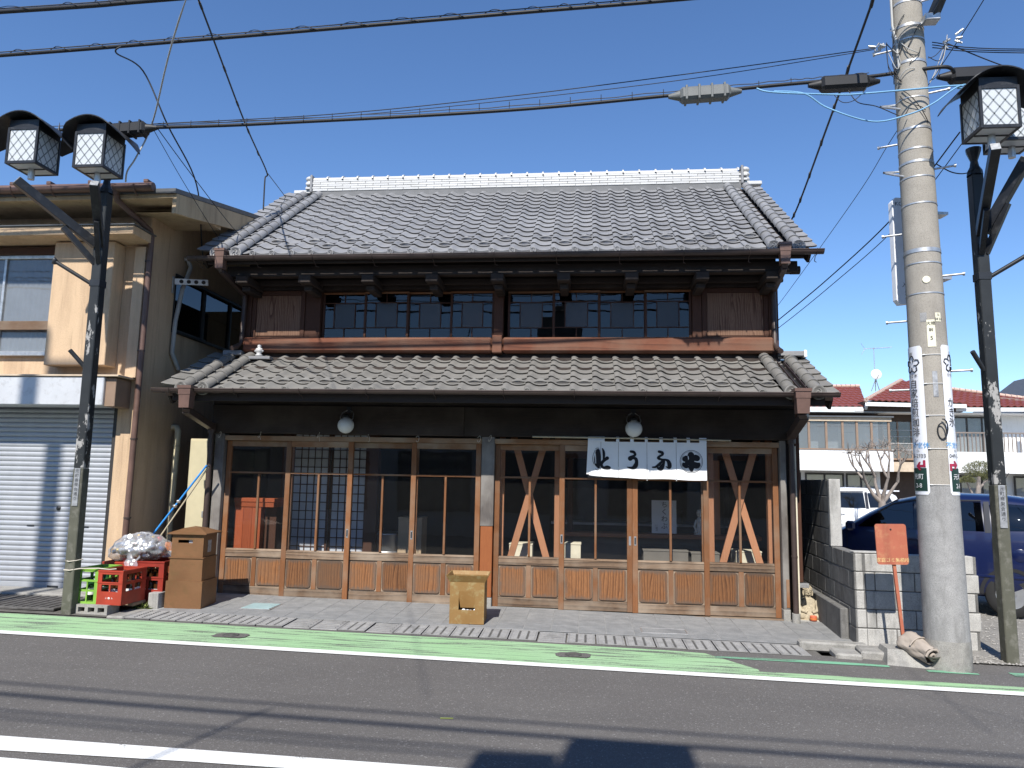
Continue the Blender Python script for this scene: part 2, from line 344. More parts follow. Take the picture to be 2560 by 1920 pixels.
plain('paper', (0.70, 0.72, 0.76), 0.85, var=0.04); plain('shoji_paper', (0.52, 0.54, 0.58), 0.9, var=0.05); plain('cardboard', (0.42, 0.31, 0.20), 0.9); plain('box_cream', (0.66, 0.60, 0.46), 0.85)
plain('ink', (0.012, 0.012, 0.015), 0.8, var=0.0); plain('gutter_brown', (0.055, 0.038, 0.033), 0.45, var=0.2); plain('hopper_brown', (0.125, 0.074, 0.058), 0.45, var=0.2)
plain('wire_metal', (0.45, 0.44, 0.42), 0.4, 0.7); plain('string', (0.55, 0.50, 0.42), 0.9)
plain('galv', (0.52, 0.52, 0.51), 0.42, 0.75, 0.2, 20); plain('dark_metal', (0.022, 0.024, 0.027), 0.42, 0.0, 0.3, 8); plain('black_rubber', (0.014, 0.014, 0.015), 0.55); plain('grey_plastic', (0.13, 0.135, 0.13), 0.55)
plain('blue_cable', (0.17, 0.36, 0.54), 0.5); plain('wire_dark', (0.05, 0.05, 0.053), 0.5); plain('blue_pole', (0.04, 0.26, 0.66), 0.4); plain('pole_tan', (0.42, 0.36, 0.25), 0.5); plain('cream_metal', (0.50, 0.45, 0.30), 0.45, var=0.06)
plain('cream_pipe', (0.62, 0.55, 0.36), 0.5); plain('white_plastic', (0.78, 0.78, 0.76), 0.4, var=0.04); plain('grey_pipe', (0.36, 0.36, 0.345), 0.5)
plain('crate_red', (0.34, 0.042, 0.022), 0.5, var=0.18); plain('crate_red_dark', (0.25, 0.027, 0.016), 0.5, var=0.2); plain('crate_green', (0.19, 0.37, 0.055), 0.5, var=0.15)
plain('cone_orange', (0.62, 0.20, 0.045), 0.6, var=0.2); plain('terracotta', (0.50, 0.12, 0.055), 0.6); plain('cloth_white', (0.78, 0.78, 0.77), 0.95, var=0.03, bump=0.1)
plain('cloth_sack', (0.33, 0.285, 0.24), 0.95, var=0.15, bump=0.4); plain('sign_text', (0.80, 0.52, 0.24), 0.8, var=0.4, scale=60); plain('plate_yellow', (0.72, 0.69, 0.52), 0.6); plain('plate_grey', (0.34, 0.35, 0.36), 0.5, 0.4, 0.3, 25)
plain('banner_white', (0.76, 0.77, 0.80), 0.45, var=0.02); plain('banner_green', (0.012, 0.040, 0.030), 0.5); plain('banner_red', (0.33, 0.02, 0.055), 0.5); plain('banner_blue', (0.05, 0.30, 0.62), 0.5); plain('arrow_white', (0.8, 0.8, 0.8), 0.5)
plain('car_white', (0.74, 0.75, 0.76), 0.25); plain('tyre', (0.02, 0.02, 0.02), 0.85); plain('alloy', (0.55, 0.56, 0.57), 0.3, 0.8); plain('tail_red', (0.45, 0.015, 0.02), 0.2); plain('sash_brown', (0.24, 0.165, 0.115), 0.5); plain('house_brown', (0.075, 0.05, 0.038), 0.8)
plain('sash_dark', (0.035, 0.032, 0.03), 0.5); plain('roof_metal', (0.10, 0.105, 0.11), 0.45, 0.2); plain('beige_metal', (0.50, 0.40, 0.29), 0.6); plain('curtain', (0.52, 0.53, 0.54), 0.95); plain('balcony_rail', (0.20, 0.165, 0.14), 0.5)
plain('bark', (0.25, 0.215, 0.19), 0.95, var=0.3, scale=12, bump=0.5); plain('leaf_pine', (0.13, 0.135, 0.055), 0.85, var=0.4, scale=5); plain('leaf_weed', (0.20, 0.24, 0.07), 0.8, var=0.4); plain('iron_cover', (0.10, 0.095, 0.09), 0.7, 0.3, 0.4, 18); plain('mint_cover', (0.30, 0.40, 0.40), 0.6, var=0.15)
plain('bottle_green', (0.012, 0.06, 0.02), 0.15); plain('bottle_brown', (0.05, 0.018, 0.006), 0.15); plain('can_silver', (0.62, 0.63, 0.65), 0.28, 0.9, 0.15, 20); plain('can_red', (0.45, 0.03, 0.03), 0.3, 0.4); plain('can_blue', (0.03, 0.07, 0.32), 0.3, 0.4); plain('can_gold', (0.45, 0.30, 0.06), 0.3, 0.6)
plain('statue_white', (0.72, 0.70, 0.66), 0.8); plain('steel', (0.55, 0.56, 0.57), 0.35, 0.8); plain('slot_shade', (0.085, 0.083, 0.078), 0.9, var=0.25)

def mk_rust(name, c1, c2, c3, rough=0.6, metal=0.0):
    t = NT(name); t.pr(None, rough, metal, 0.4); v = t.coord('Object', rnd=3.0)
    c = t.ramp(t.noise(v, 3.5, 6, 0.65), [(0.3, c1), (0.7, c2)]); c = t.mix(t.ramp(t.noise(v, 11, 6, 0.7), [(0.52, 0.0), (0.66, 0.8)]), c, c3); t.col(c); t.bump(t.noise(v, 60, 4), 0.2, 0.003)
mk_rust('copper_box', (0.15, 0.074, 0.032), (0.205, 0.103, 0.046), (0.14, 0.08, 0.033), 0.5, 0.1)
mk_rust('stove_metal', (0.21, 0.115, 0.034), (0.27, 0.158, 0.055), (0.31, 0.245, 0.115), 0.62, 0.1)
mk_rust('rust_sign', (0.36, 0.105, 0.062), (0.41, 0.13, 0.076), (0.44, 0.19, 0.10), 0.6)
mk_rust('lamp_paint', (0.012, 0.013, 0.015), (0.020, 0.021, 0.024), (0.045, 0.046, 0.048), 0.4)
def mk_lamp_post():
    t = NT('lamp_post_paint'); t.pr(None, 0.5, 0, 0.4); v = t.coord('Object', rnd=4.0)
    c = t.ramp(t.noise(v, 4, 5), [(0.3, (0.014, 0.016, 0.017)), (0.7, (0.024, 0.027, 0.028))])
    n = t.noise(t.coord('Object', (1, 1, 0.45), rnd=4.0), 9, 7, 0.7)
    sx = t.n('ShaderNodeSeparateXYZ'); t.l(t.coord('Object'), sx.inputs[0]); band = t.ramp(sx.outputs[2], [(0.0, 0.0), (1.0, 1.0)])
    mr = t.n('ShaderNodeMapRange'); mr.inputs[1].default_value = 1.6; mr.inputs[2].default_value = 4.2; mr.inputs[3].default_value = 0.09; mr.inputs[4].default_value = -0.02; t.l(sx.outputs[2], mr.inputs[0])
    a = t.n('ShaderNodeMath', operation='ADD'); t.l(n, a.inputs[0]); t.l(mr.outputs[0], a.inputs[1])
    c = t.mix(t.ramp(a.outputs[0], [(0.625, 0.0), (0.645, 0.9)]), c, (0.36, 0.35, 0.33)); t.col(c); t.bump(a.outputs[0], 0.2, 0.002)
mk_lamp_post()
mk_rust('post_olive', (0.072, 0.072, 0.054), (0.105, 0.104, 0.078), (0.16, 0.155, 0.13), 0.75)

def mk_glass(name, tint, base, extra=0.0, rough=0.0, bumpy=0.0, ior=1.5):
    t = NT(name); tr = t.n('ShaderNodeBsdfTransparent'); tr.inputs[0].default_value = (*tint, 1); gl = t.n('ShaderNodeBsdfGlossy'); gl.inputs['Roughness'].default_value = rough
    lw = t.n('ShaderNodeLayerWeight'); lw.inputs[0].default_value = 0.5; fr = t.n('ShaderNodeMath', operation='POWER'); fr.inputs[1].default_value = 4.0; t.l(lw.outputs['Facing'], fr.inputs[0])
    ad = t.n('ShaderNodeMath', operation='MULTIPLY_ADD'); ad.use_clamp = True; ad.inputs[1].default_value = 0.95; ad.inputs[2].default_value = 0.045 + extra; t.l(fr.outputs[0], ad.inputs[0])
    mx = t.n('ShaderNodeMixShader'); t.l(ad.outputs[0], mx.inputs[0]); t.l(tr.outputs[0], mx.inputs[1]); t.l(gl.outputs[0], mx.inputs[2])
    if bumpy or True:
        b = t.n('ShaderNodeBump'); b.inputs['Strength'].default_value = bumpy if bumpy else 0.03; b.inputs['Distance'].default_value = 0.004 if bumpy else 0.02
        t.l(t.noise(t.coord('World'), 55 if bumpy else 2.5, 2), b.inputs['Height']); t.l(b.outputs[0], gl.inputs['Normal'])
    if base:
        df = t.n('ShaderNodeBsdfDiffuse'); df.inputs[0].default_value = (*base[:3], 1); m2 = t.n('ShaderNodeMixShader'); m2.inputs[0].default_value = base[3]
        t.l(mx.outputs[0], m2.inputs[1]); t.l(df.outputs[0], m2.inputs[2]); mx = m2
    t.l(mx.outputs[0], t.out.inputs['Surface'])
mk_glass('shop_glass', (0.93, 0.94, 0.94), (0.55, 0.56, 0.55, 0.008)); mk_glass('upper_glass', (0.45, 0.46, 0.48), None, 0.005); mk_glass('patterned_glass', (0.35, 0.37, 0.40), (0.060, 0.066, 0.076, 0.55), 0.02, 0.22, 0.6)
mk_glass('house_glass', (0.55, 0.58, 0.60), (0.30, 0.31, 0.32, 0.30), 0.06); mk_glass('car_glass', (0.10, 0.105, 0.11), None, 0.03); mk_glass('bag_film', (0.96, 0.96, 0.97), (0.80, 0.81, 0.83, 0.20), 0.08, 0.10, 1.0)
def mk_lampglass():
    t = NT('lamp_glass'); t.pr((0.74, 0.77, 0.78), 0.35, 0, 0.5); tl = t.n('ShaderNodeBsdfTranslucent'); tl.inputs[0].default_value = (0.72, 0.75, 0.78, 1)
    mx = t.n('ShaderNodeMixShader'); mx.inputs[0].default_value = 0.35; t.l(t.p.outputs[0], mx.inputs[1]); t.l(tl.outputs[0], mx.inputs[2]); t.l(mx.outputs[0], t.out.inputs['Surface'])
mk_lampglass()
plain('lattice_grey', (0.22, 0.24, 0.25), 0.5); plain('globe_white', (0.62, 0.64, 0.63), 0.25, var=0.03)
def mk_carpaint(name, col):
    t = NT(name); p = t.pr(col, 0.3, 0.0, 0.4); p.inputs['Coat Weight'].default_value = 0.6; p.inputs['Coat Roughness'].default_value = 0.04
mk_carpaint('car_navy', (0.0035, 0.009, 0.050)); mk_carpaint('car_black_trim', (0.008, 0.008, 0.010))
def mk_shutter():
    t = NT('shutter_metal'); t.pr(None, 0.42, 0.25, 0.5); v = t.coord('World'); c = t.ramp(t.noise(t.coord('World', (2, 2, 0.6)), 2, 5), [(0.3, (0.35, 0.365, 0.39)), (0.7, (0.43, 0.445, 0.47))]); t.col(c)
mk_shutter()
mk_rust('fascia_metal', (0.52, 0.53, 0.54), (0.60, 0.61, 0.62), (0.44, 0.44, 0.44), 0.45, 0.2)
def M(n): return MATS[n]

# ------------------------------------------------------------------ the street
def sheet(name, x0, x1, ylo, yhi, off, mat, nx=40, parent=None, wob=0.0):
    "strip of ground between two border lines Y = a + b X (tuples) that follows the fall of the street"
    f = lambda e, x: e(x) if callable(e) else (e[0] + e[1] * x if isinstance(e, tuple) else e)
    mb = MB(); rnd = random.Random(hash(name) % 999 if False else len(name))
    w = [rnd.uniform(-wob, wob) for _ in range(nx + 1)]
    def fn(u, v):
        x = x0 + (x1 - x0) * u; i = round(u * nx); a, b = f(ylo, x), f(yhi, x) + w[i] * 1.0
        y = a + (b - a) * v; return (x, y, gz(max(-60, min(60, x)), y) + off)
    mb.grid(nx, 1 if abs(f(yhi, 0) - f(ylo, 0)) < 3 else 8, fn, smooth=False)
    return tag(obj(name, mb, M(mat), parent), kind='structure') if parent is None else obj(name, mb, M(mat), parent)
def flat_ground():
    mb = MB()
    def fn(u, v):
        x = -900 + 1800 * u; y = -900 + 1800 * v
        return (x, y, -0.95)
    mb.grid(8, 8, fn, False); tag(obj('terrain', mb, M('earth')), kind='structure')
flat_ground()
sheet('ground', -60, 60, -30.0, 60.0, -0.030, 'earth', 60)
sheet('road', -60, 60, -9.0, -1.62, 0.0, 'asphalt', 60)
sheet('far_pavement', -60, 60, -13.0, -9.0, 0.012, 'grate_concrete', 30)
WL = (-2.465, -0.0158)                    # upper edge of the white edge line
gr_hi = lambda x: -1.72 - 0.012 * x + (0.0 if x < 2.0 else -(min(x, 2.42) - 2.0) * 1.25)
sheet('green_lane', -60, 2.42, (WL[0], WL[1]), gr_hi, 0.004, 'green_paint', 160)
sheet('green_strip', 2.4205, 60, (WL[0], WL[1]), (WL[0] + 0.165, WL[1]), 0.004, 'green_paint', 60)
sheet('old_green_edge', 2.1, 3.7, (-1.93, 0.0), lambda x: -1.87 + 0.035 * (x - 2.1) - max(0, x - 3.2) * 0.1, 0.0045, 'green_paint_old', 20)
sheet('old_green_patch', 4.0, 4.44, lambda x: -2.03 - 0.0 * x, lambda x: -1.95 - abs(x - 4.1) * 0.13, 0.0045, 'green_paint_old', 12)
sheet('old_green_patch', 4.75, 5.6, -2.02, -1.90, 0.0045, 'green_paint_old', 6)
sheet('edge_line', -60, 60, (WL[0] - 0.115, WL[1]), (WL[0], WL[1]), 0.008, 'white_paint', 60)
sheet('centre_line', -60, 3.5, lambda x: -5.03 - 0.03 * max(0, -x - 1.2) + 0.09 * max(0, min(1, (x + 0.6) / 2)), -4.865, 0.006, 'white_paint', 90, wob=0.0)
sheet('centre_line', -60, -1.55, -5.42, lambda x: -5.165 - 0.02 * max(0, x + 2.6), 0.006, 'white_paint', 60)
# dark worn repairs round the two small valve covers in the green lane
def cover(name, x, y, w, d, rot):
    o = thing(name, None, None, (x, y, gz(x, y)), rot, local=True); del_keys = None
    return o
for (x, y, w, d, lab) in ((-2.66, -2.10, 0.36, 0.20, 'left'), (0.75, -2.13, 0.34, 0.19, 'right')):
    mb = MB(); z = gz(x, y) + 0.009; n = 14
    pts = [(w / 2 * (1 if abs(math.cos(t)) > 0.9 else 0.97) * max(-1, min(1, 1.25 * math.cos(t))) * random.uniform(0.93, 1.03), d / 2 * max(-1, min(1, 1.25 * math.sin(t))) * random.uniform(0.92, 1.04)) for t in [2 * math.pi * k / n for k in range(n)]]
    mb.add([(x + u, y + v, z) for u, v in pts], [tuple(range(n))])
    r = thing('valve_cover', 'small iron valve cover in the green lane, %s one of the pair' % lab, 'cover', (x, y, z), group='valve covers in the green lane')
    obj('asphalt_patch', mb, M('asphalt'), r)
    m2 = MB(); m2.lathe((x, y, z + 0.003), [(0.0, 0.004), (0.055, 0.004), (0.06, 0.0), (0.066, 0.0), (0.068, 0.006), (0.078, 0.006), (0.080, 0.0)], 20)
    obj('iron_lid', m2, M('iron_cover'), r)
    for k in (-1, 1): obj('rib', MB().box(x - 0.03, x + 0.03, y + k * 0.016 - 0.004, y + k * 0.016 + 0.004, z + 0.006, z + 0.011), M('iron_cover'), r)
# ------------------------------------------------------------------ porch paving and drain covers
porch = thing('porch_paving', None, None, (0, -0.6, 0)); tag(porch, kind='structure')
mb = MB(); mb.grid(30, 1, lambda u, v: (-4.35 + 8.2 * u, -1.205 + 1.45 * v, gz(-4.35 + 8.2 * u, -1.205 + 1.45 * v) + 0.0095), False); obj('grout_bed', mb, M('grout'), porch)
tm = MB().box(-0.1482, 0.1482, -0.1482, 0.1482, -0.012, 0.006, 0.0015).mesh('paving_tile')
for j in range(5):
    for i in range(27):
        x = -3.86 + 0.30 * i; y = -1.05 + 0.30 * j
        if y > -0.0 and x < 3.35: continue
        if x > 3.70 - 0.02 * j: continue
        inst('paving_tile', tm, M('porch_tile'), porch, Matrix.Translation((x, y, gz(x, y) + 0.006 + random.uniform(-0.0006, 0.0006))) @ Matrix.Rotation(0.02, 4, 'X') @ Matrix.Rotation(0.012, 4, 'Y'))
drain = thing('street_drain', None, None, (0, -1.43, 0)); tag(drain, kind='structure')
mb = MB(); mb.grid(30, 1, lambda u, v: (-4.15 + 7.35 * u, -1.67 + 0.47 * v, gz(-4.15 + 7.35 * u, -1.4) - 0.016), False); obj('drain_bed', mb, M('earth'), drain)
def drain_mesh(kind):
    mb = MB(); mb.box(-0.143, 0.143, -0.212, 0.212, -0.03, 0.004, 0.006, mi=0 if kind == 0 else 1)  # dark slab between the pale bars, shade of the slots put into its colour
    if kind == 0: plate(mb, (-0.143, -0.212, 0.0065), XA_, YA_, [0, 0.018, 0.268, 0.286], [0, 0.02, 0.404, 0.424], {(1, 1)}, 0.005, mi=1)
    if kind == 0:
        for i in range(3):
            for j in range(9):
                x = -0.09 + 0.09 * i; y = -0.17 + 0.042 * j; mb.obox((x, y, 0.006), ((0.95, 0.3, 0), (-0.3, 0.95, 0), (0, 0, 1)), (0.034, 0.0135, 0.0065), 0.003, mi=1)
    else:
        for j in range(5): mb.box(-0.11, 0.11, -0.16 + 0.078 * j, -0.135 + 0.078 * j, 0.004, 0.010, 0.003, mi=1)
    return mb.mesh('drain_cover')
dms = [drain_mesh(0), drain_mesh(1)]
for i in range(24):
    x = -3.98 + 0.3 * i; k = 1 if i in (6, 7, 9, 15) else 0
    inst('drain_cover', dms[k], [M('slot_shade'), M('grate_concrete')], drain, Matrix.Translation((x, -1.43 - 0.012 * x, gz(x, -1.43) + 0.002 + random.uniform(-0.002, 0.002))) @ Matrix.Rotation(0.02, 4, 'X') @ Matrix.Rotation(0.012, 4, 'Y') @ Matrix.Rotation(random.uniform(-0.008, 0.008), 4, 'Z'))
# steel access plates in the porch
r = thing('access_cover', 'mint chequer plate access cover in the porch near the brown letter box', 'cover', (-2.98, -0.70, gz(-3, -0.7)))
obj('frame', MB().box(-3.17, -2.79, -0.89, -0.50, gz(-3, -0.7) + 0.009, gz(-3, -0.7) + 0.016, 0.002), M('galv'), r)
pl = obj('plate', MB().box(-3.15, -2.81, -0.87, -0.52, gz(-3, -0.7) + 0.0165, gz(-3, -0.7) + 0.021, 0.002), M('mint_cover'), r)
mb = MB()
for i in range(11):
    for j in range(11):
        x = -3.13 + 0.03 * i + 0.007; y = -0.85 + 0.03 * j; s = 1 if (i + j) % 2 else -1
        mb.obox((x, y, gz(-3, -0.7) + 0.0215), ((0.7, 0.7 * s, 0), (-0.7 * s, 0.7, 0), (0, 0, 1)), (0.011, 0.003, 0.002))
tag(obj('chequer_pattern', mb, M('mint_cover'), r), kind='stuff')
z = gz(1.7, -0.95)
r = thing('access_cover', 'grey paved access cover with thin frame in the porch below the noren', 'cover', (1.72, -0.93, z))
for a, b_ in (((1.47, 1.97), (-1.06, -1.045)), ((1.47, 1.97), (-0.805, -0.79)), ((1.47, 1.485), (-1.045, -0.805)), ((1.955, 1.97), (-1.045, -0.805))):
    obj('frame_bar', MB().box(a[0], a[1], b_[0], b_[1], z + 0.008, z + 0.018, 0.002), M('galv'), r)
obj('plate', MB().box(1.487, 1.953, -1.043, -0.807, z + 0.006, z + 0.0165, 0.002), M('porch_tile'), r)
# thin ring mark on the porch
z = gz(-3.05, -0.42); mb = MB(); mb.lathe((-3.08, -0.40, z), [(0.055, 0.012), (0.062, 0.0165), (0.069, 0.012)], 24); tag(obj('drain_ring', mb, M('galv')), 'small metal ring lid set in the porch behind the mint cover', 'cover')
# ------------------------------------------------------------------ kerbs on the right
def kerb(x0, y0, x1, y1, w, h, nm='kerb_stone'):
    a = Vector((x0, y0, gz(x0, y0) + h / 2 - 0.03)); b = Vector((x1, y1, gz(x1, y1) + h / 2 - 0.03))
    return tag(obj(nm, MB().bar(a, b, w, h, b=0.018), M('kerb_concrete')), kind='structure')
kerb(3.05, -1.27, 3.72, -1.30, 0.15, 0.10); kerb(3.30, -1.55, 3.55, -1.57, 0.28, 0.075); kerb(3.56, -1.50, 3.80, -1.53, 0.30, 0.10)
mb = MB(); zz = gz(3.9, -1.75)
A = [(3.70, -1.86), (4.12, -1.93), (4.12, -1.45), (3.74, -1.42)]; B = [(3.76, -1.72), (4.04, -1.76), (4.08, -1.50), (3.78, -1.48)]
mb.add([(x, y, zz - 0.02) for x, y in A] + [(x, y, zz + 0.125) for x, y in B], [(4, 5, 6, 7), (0, 1, 5, 4), (1, 2, 6, 5), (2, 3, 7, 6), (3, 0, 4, 7)])
tag(obj('kerb_ramp', mb, M('kerb_concrete')), 'weathered concrete kerb ramp block at the foot of the rusty sign', 'kerb block')
# ------------------------------------------------------------------ car park behind the block wall
mb = MB()
def lotz(x, y): return gz(x, y) + 0.012
mb.grid(40, 40, lambda u, v: (3.75 + 36 * u, -1.62 + 40 * v, lotz(3.75 + 36 * u, -1.62 + 40 * v)), False); tag(obj('car_park', mb, M('gravel_dirt')), kind='structure')
mb = MB(); rr = random.Random(3)
for k in range(5200):
    x = 4.5 + (rr.random() ** 1.4) * 6; y = -1.64 + (rr.random() ** 1.6) * 5
    if 3.9 < x < 4.93 and -1.3 < y < -0.9: continue
    s = rr.uniform(0.006, 0.018); c = Vector((x, y, lotz(x, y) + s * 0.25)); t = rr.uniform(0, 6.28)
    vs = [c + Vector((math.cos(t + i * 1.57) * s, math.sin(t + i * 1.57) * s * rr.uniform(0.6, 1), 0)) for i in range(4)] + [c + Vector((rr.uniform(-.2, .2) * s, rr.uniform(-.2, .2) * s, s * rr.uniform(0.4, 0.8)))]
    mb.add(vs, [(0, 1, 4), (1, 2, 4), (2, 3, 4), (3, 0, 4)])
tag(obj('gravel', mb, M('gravel_stone')), 'loose grey gravel scattered over the car park behind the lamp post', 'gravel', kind='stuff')
# ground in front of the shuttered house
sheet('left_forecourt', -12, -4.15, -1.60, -0.30, 0.006, 'earth', 12)
mb = MB(); z = gz(-5.6, -1.1); mb.box(-7.6, -5.02, -1.5, -0.75, z - 0.0, z + 0.03, 0.006)
pl = obj('steel_ramp_plate', mb, M('iron_cover')); tag(pl, 'dark ribbed steel plate lying in front of the roller shutter', 'plate')
for k in range(24): obj('rib', MB().box(-7.58 + 0.107 * k, -7.555 + 0.107 * k, -1.48, -0.77, z + 0.03, z + 0.036), M('iron_cover'), pl)
tag(obj('shop_step', MB().box(-7.6, -4.97, -0.74, -0.30, z - 0.02, z + 0.055, 0.01), M('kerb_concrete')), kind='structure')

# ------------------------------------------------------------------ the wooden shop house
SH = thing('wooden_shop', 'old two-storey wooden shop with grey tiled roofs and glazed sliding doors', 'shop building', (-0.38, 0.0, 0.0))
def rrect(w, h, r, n=4):
    out = []
    for cx, cz, a in ((w / 2 - r, h / 2 - r, 0), (-w / 2 + r, h / 2 - r, 90), (-w / 2 + r, -h / 2 + r, 180), (w / 2 - r, -h / 2 + r, 270)):
        for k in range(n + 1): t = R(a + 90 * k / n); out.append((cx + r * math.cos(t), cz + r * math.sin(t)))
    return out
XA, YA, ZA = Vector((1, 0, 0)), Vector((0, 1, 0)), Vector((0, 0, 1))
# --- doors
def sliding_door(x0, x1, y, zb, pull=None, lab=None):
    d = obj('sliding_door', MB().box(x0 + 0.03, x1 - 0.03, y + 0.008, y + 0.026, zb + 0.12, 0.53), M('panel_edge'), SH)
    if lab: d['label'] = lab
    sw = 0.066
    for a in (x0, x1 - sw): obj('stile', MB().box(a, a + sw, y - 0.012, y + 0.030, zb, 2.03, 0.004), M('door_wood'), d)
    a, c = x0 + sw, x1 - sw; mid = (a + c) / 2
    obj('top_rail', MB().box(a, c, y - 0.008, y + 0.028, 1.955, 2.028, 0.003), M('rail_wood'), d)
    obj('glazing_bar', MB().box(a, c, y - 0.009, y + 0.024, 1.598, 1.622, 0.003), M('door_wood'), d)
    obj('glazing_bar', MB().box(mid - 0.014, mid + 0.014, y - 0.009, y + 0.024, 0.622, 1.5975, 0.003), M('door_wood'), d)
    mb = MB(); mb.box(a, c, y - 0.010, y + 0.028, 0.515, 0.600, 0.003); mb.add([(a, y - 0.016, 0.5995), (c, y - 0.016, 0.5995), (c, y + 0.018, 0.622), (a, y + 0.018, 0.622), (a, y + 0.018, 0.5995), (c, y + 0.018, 0.5995)], [(0, 1, 2, 3), (0, 4, 5, 1), (3, 2, 5, 4), (0, 3, 4), (1, 5, 2)])
    obj('lock_rail', mb, M('sill_wood'), d)
    obj('bottom_rail', MB().box(a, c, y - 0.010, y + 0.028, zb + 0.004, zb + 0.115, 0.004), M('sill_wood'), d)
    obj('centre_stile', MB().box(mid - 0.030, mid + 0.030, y - 0.006, y + 0.007, zb + 0.1155, 0.5145, 0.003), M('door_wood'), d)
    for s in (-1, 1):
        w = (mid - a) - 0.052; cx = (a + mid) / 2 - 0.015 if s < 0 else (mid + c) / 2 + 0.015
        z0, z1 = zb + 0.135, 0.498
        mb = MB(); mb.prism(rrect(w, z1 - z0, 0.035), (cx, y + 0.001, (z0 + z1) / 2), XA, ZA, 0.013); obj('wood_panel', mb, M('panel_wood'), d)
    for (g0, g1, h0, h1) in ((a, c, 1.6225, 1.9545), (a, mid - 0.0145, 0.622, 1.5975), (mid + 0.0145, c, 0.622, 1.5975)):
        obj('glass_pane', MB().add([(g0, y + 0.012, h0), (g1, y + 0.012, h0), (g1, y + 0.012, h1), (g0, y + 0.012, h1)], [(0, 1, 2, 3)]), M('shop_glass'), d)
    if pull:
        px = x0 + sw / 2 if pull < 0 else x1 - sw / 2
        obj('door_pull', MB().box(px - 0.014, px + 0.014, y - 0.0145, y - 0.0105, 0.80, 0.91, 0.001), M('steel'), d)
        obj('pull_recess', MB().box(px - 0.008, px + 0.008, y - 0.0160, y - 0.0146, 0.815, 0.895), M('dark_metal'), d)
sliding_door(-3.905, -2.985, 0.048, 0.030); sliding_door(-3.062, -2.160, 0.0, 0.020, 1); sliding_door(-2.235, -1.300, 0.048, 0.012); sliding_door(-1.382, -0.475, 0.0, 0.005, -1)
sliding_door(-0.297, 0.600, 0.048, 0.0); sliding_door(0.530, 1.4395, 0.0, -0.005, -1); sliding_door(1.4405, 2.372, 0.0, -0.012, -1); sliding_door(2.290, 3.222, 0.048, -0.018)
obj('door_pull', MB().box(1.395, 1.423, -0.0145, -0.0105, 0.80, 0.91, 0.001), M('steel'), SH)
obj('door_track', MB().box(-3.92, -0.47, -0.03, 0.09, -0.06, 0.000, 0.004), M('sill_wood'), SH); obj('door_track', MB().box(-0.30, 3.24, -0.03, 0.09, -0.10, -0.022, 0.004), M('sill_wood'), SH)
# --- posts, lintel, beam
def post(x0, x1, y0, y1, z0, z1, mat, nm='post'): return obj(nm, MB().box(x0, x1, y0, y1, z0, z1, 0.006), M(mat), SH)
post(-4.045, -3.915, -0.035, 0.10, 0.14, 2.12, 'old_post'); post(-4.05, -3.912, -0.04, 0.105, -0.02, 0.138, 'kerb_concrete', 'base_stone')
post(-0.468, -0.302, -0.030, 0.12, 0.99, 2.12, 'old_post'); post(-0.462, -0.308, -0.026, 0.12, 0.115, 0.988, 'new_post'); post(-0.466, -0.304, -0.030, 0.12, -0.02, 0.113, 'kerb_concrete', 'base_stone')
post(3.232, 3.305, -0.035, 0.10, 0.10, 2.12, 'old_post'); post(3.265, 3.302, -0.045, -0.036, 0.12, 0.45, 'door_wood', 'patch_board'); post(3.228, 3.31, -0.04, 0.105, -0.06, 0.098, 'kerb_concrete', 'base_stone')
post(3.405, 3.470, -0.03, 0.05, 0.42, 2.6, 'brown_frame', 'corner_board'); obj('flashing', MB().box(3.38, 3.53, -0.05, 0.04, 0.36, 0.41, 0.004), M('galv'), SH)
obj('door_lintel', MB().box(-3.914, -0.469, -0.025, 0.12, 2.032, 2.095, 0.004), M('rail_wood'), SH); obj('door_lintel', MB().box(-0.301, 3.231, -0.025, 0.12, 2.032, 2.095, 0.004), M('rail_wood'), SH)
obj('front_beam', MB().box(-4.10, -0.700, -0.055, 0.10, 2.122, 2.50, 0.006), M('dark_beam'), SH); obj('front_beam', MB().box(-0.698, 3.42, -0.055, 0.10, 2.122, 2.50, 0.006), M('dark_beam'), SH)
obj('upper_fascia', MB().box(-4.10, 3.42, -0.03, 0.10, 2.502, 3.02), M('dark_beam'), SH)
# --- shell: side walls, back wall, inner floor and ceilings
obj('side_wall', MB().box(-4.08, -3.98, 0.12, 6.0, -0.02, 2.95), M('dark_beam'), SH); obj('side_wall', MB().box(3.31, 3.41, 0.12, 6.0, -0.1, 2.95), M('dark_beam'), SH)
obj('side_wall', MB().box(-3.98, -3.93, 0.52, 5.6, 3.0, 4.6), M('dark_beam'), SH); obj('side_wall', MB().box(3.33, 3.39, 0.52, 5.6, 3.0, 4.6), M('dark_beam'), SH)
obj('back_wall', MB().box(-4.08, 3.41, 6.0, 6.1, -0.1, 4.6), M('dark_beam'), SH)
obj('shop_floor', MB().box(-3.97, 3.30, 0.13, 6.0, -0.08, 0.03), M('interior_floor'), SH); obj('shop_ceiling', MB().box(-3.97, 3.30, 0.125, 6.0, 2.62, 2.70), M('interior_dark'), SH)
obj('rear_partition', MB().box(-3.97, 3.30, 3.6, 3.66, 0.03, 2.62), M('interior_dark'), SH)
for sx, x in ((-1, -4.0), (1, 3.36)):
    mb = MB(); mb.prism([(0.5, 4.4), (2.75, 6.35), (5.0, 4.4)], (x, 0, 0), YA, ZA, 0.06); obj('gable_wall', mb, M('dark_beam'), SH)
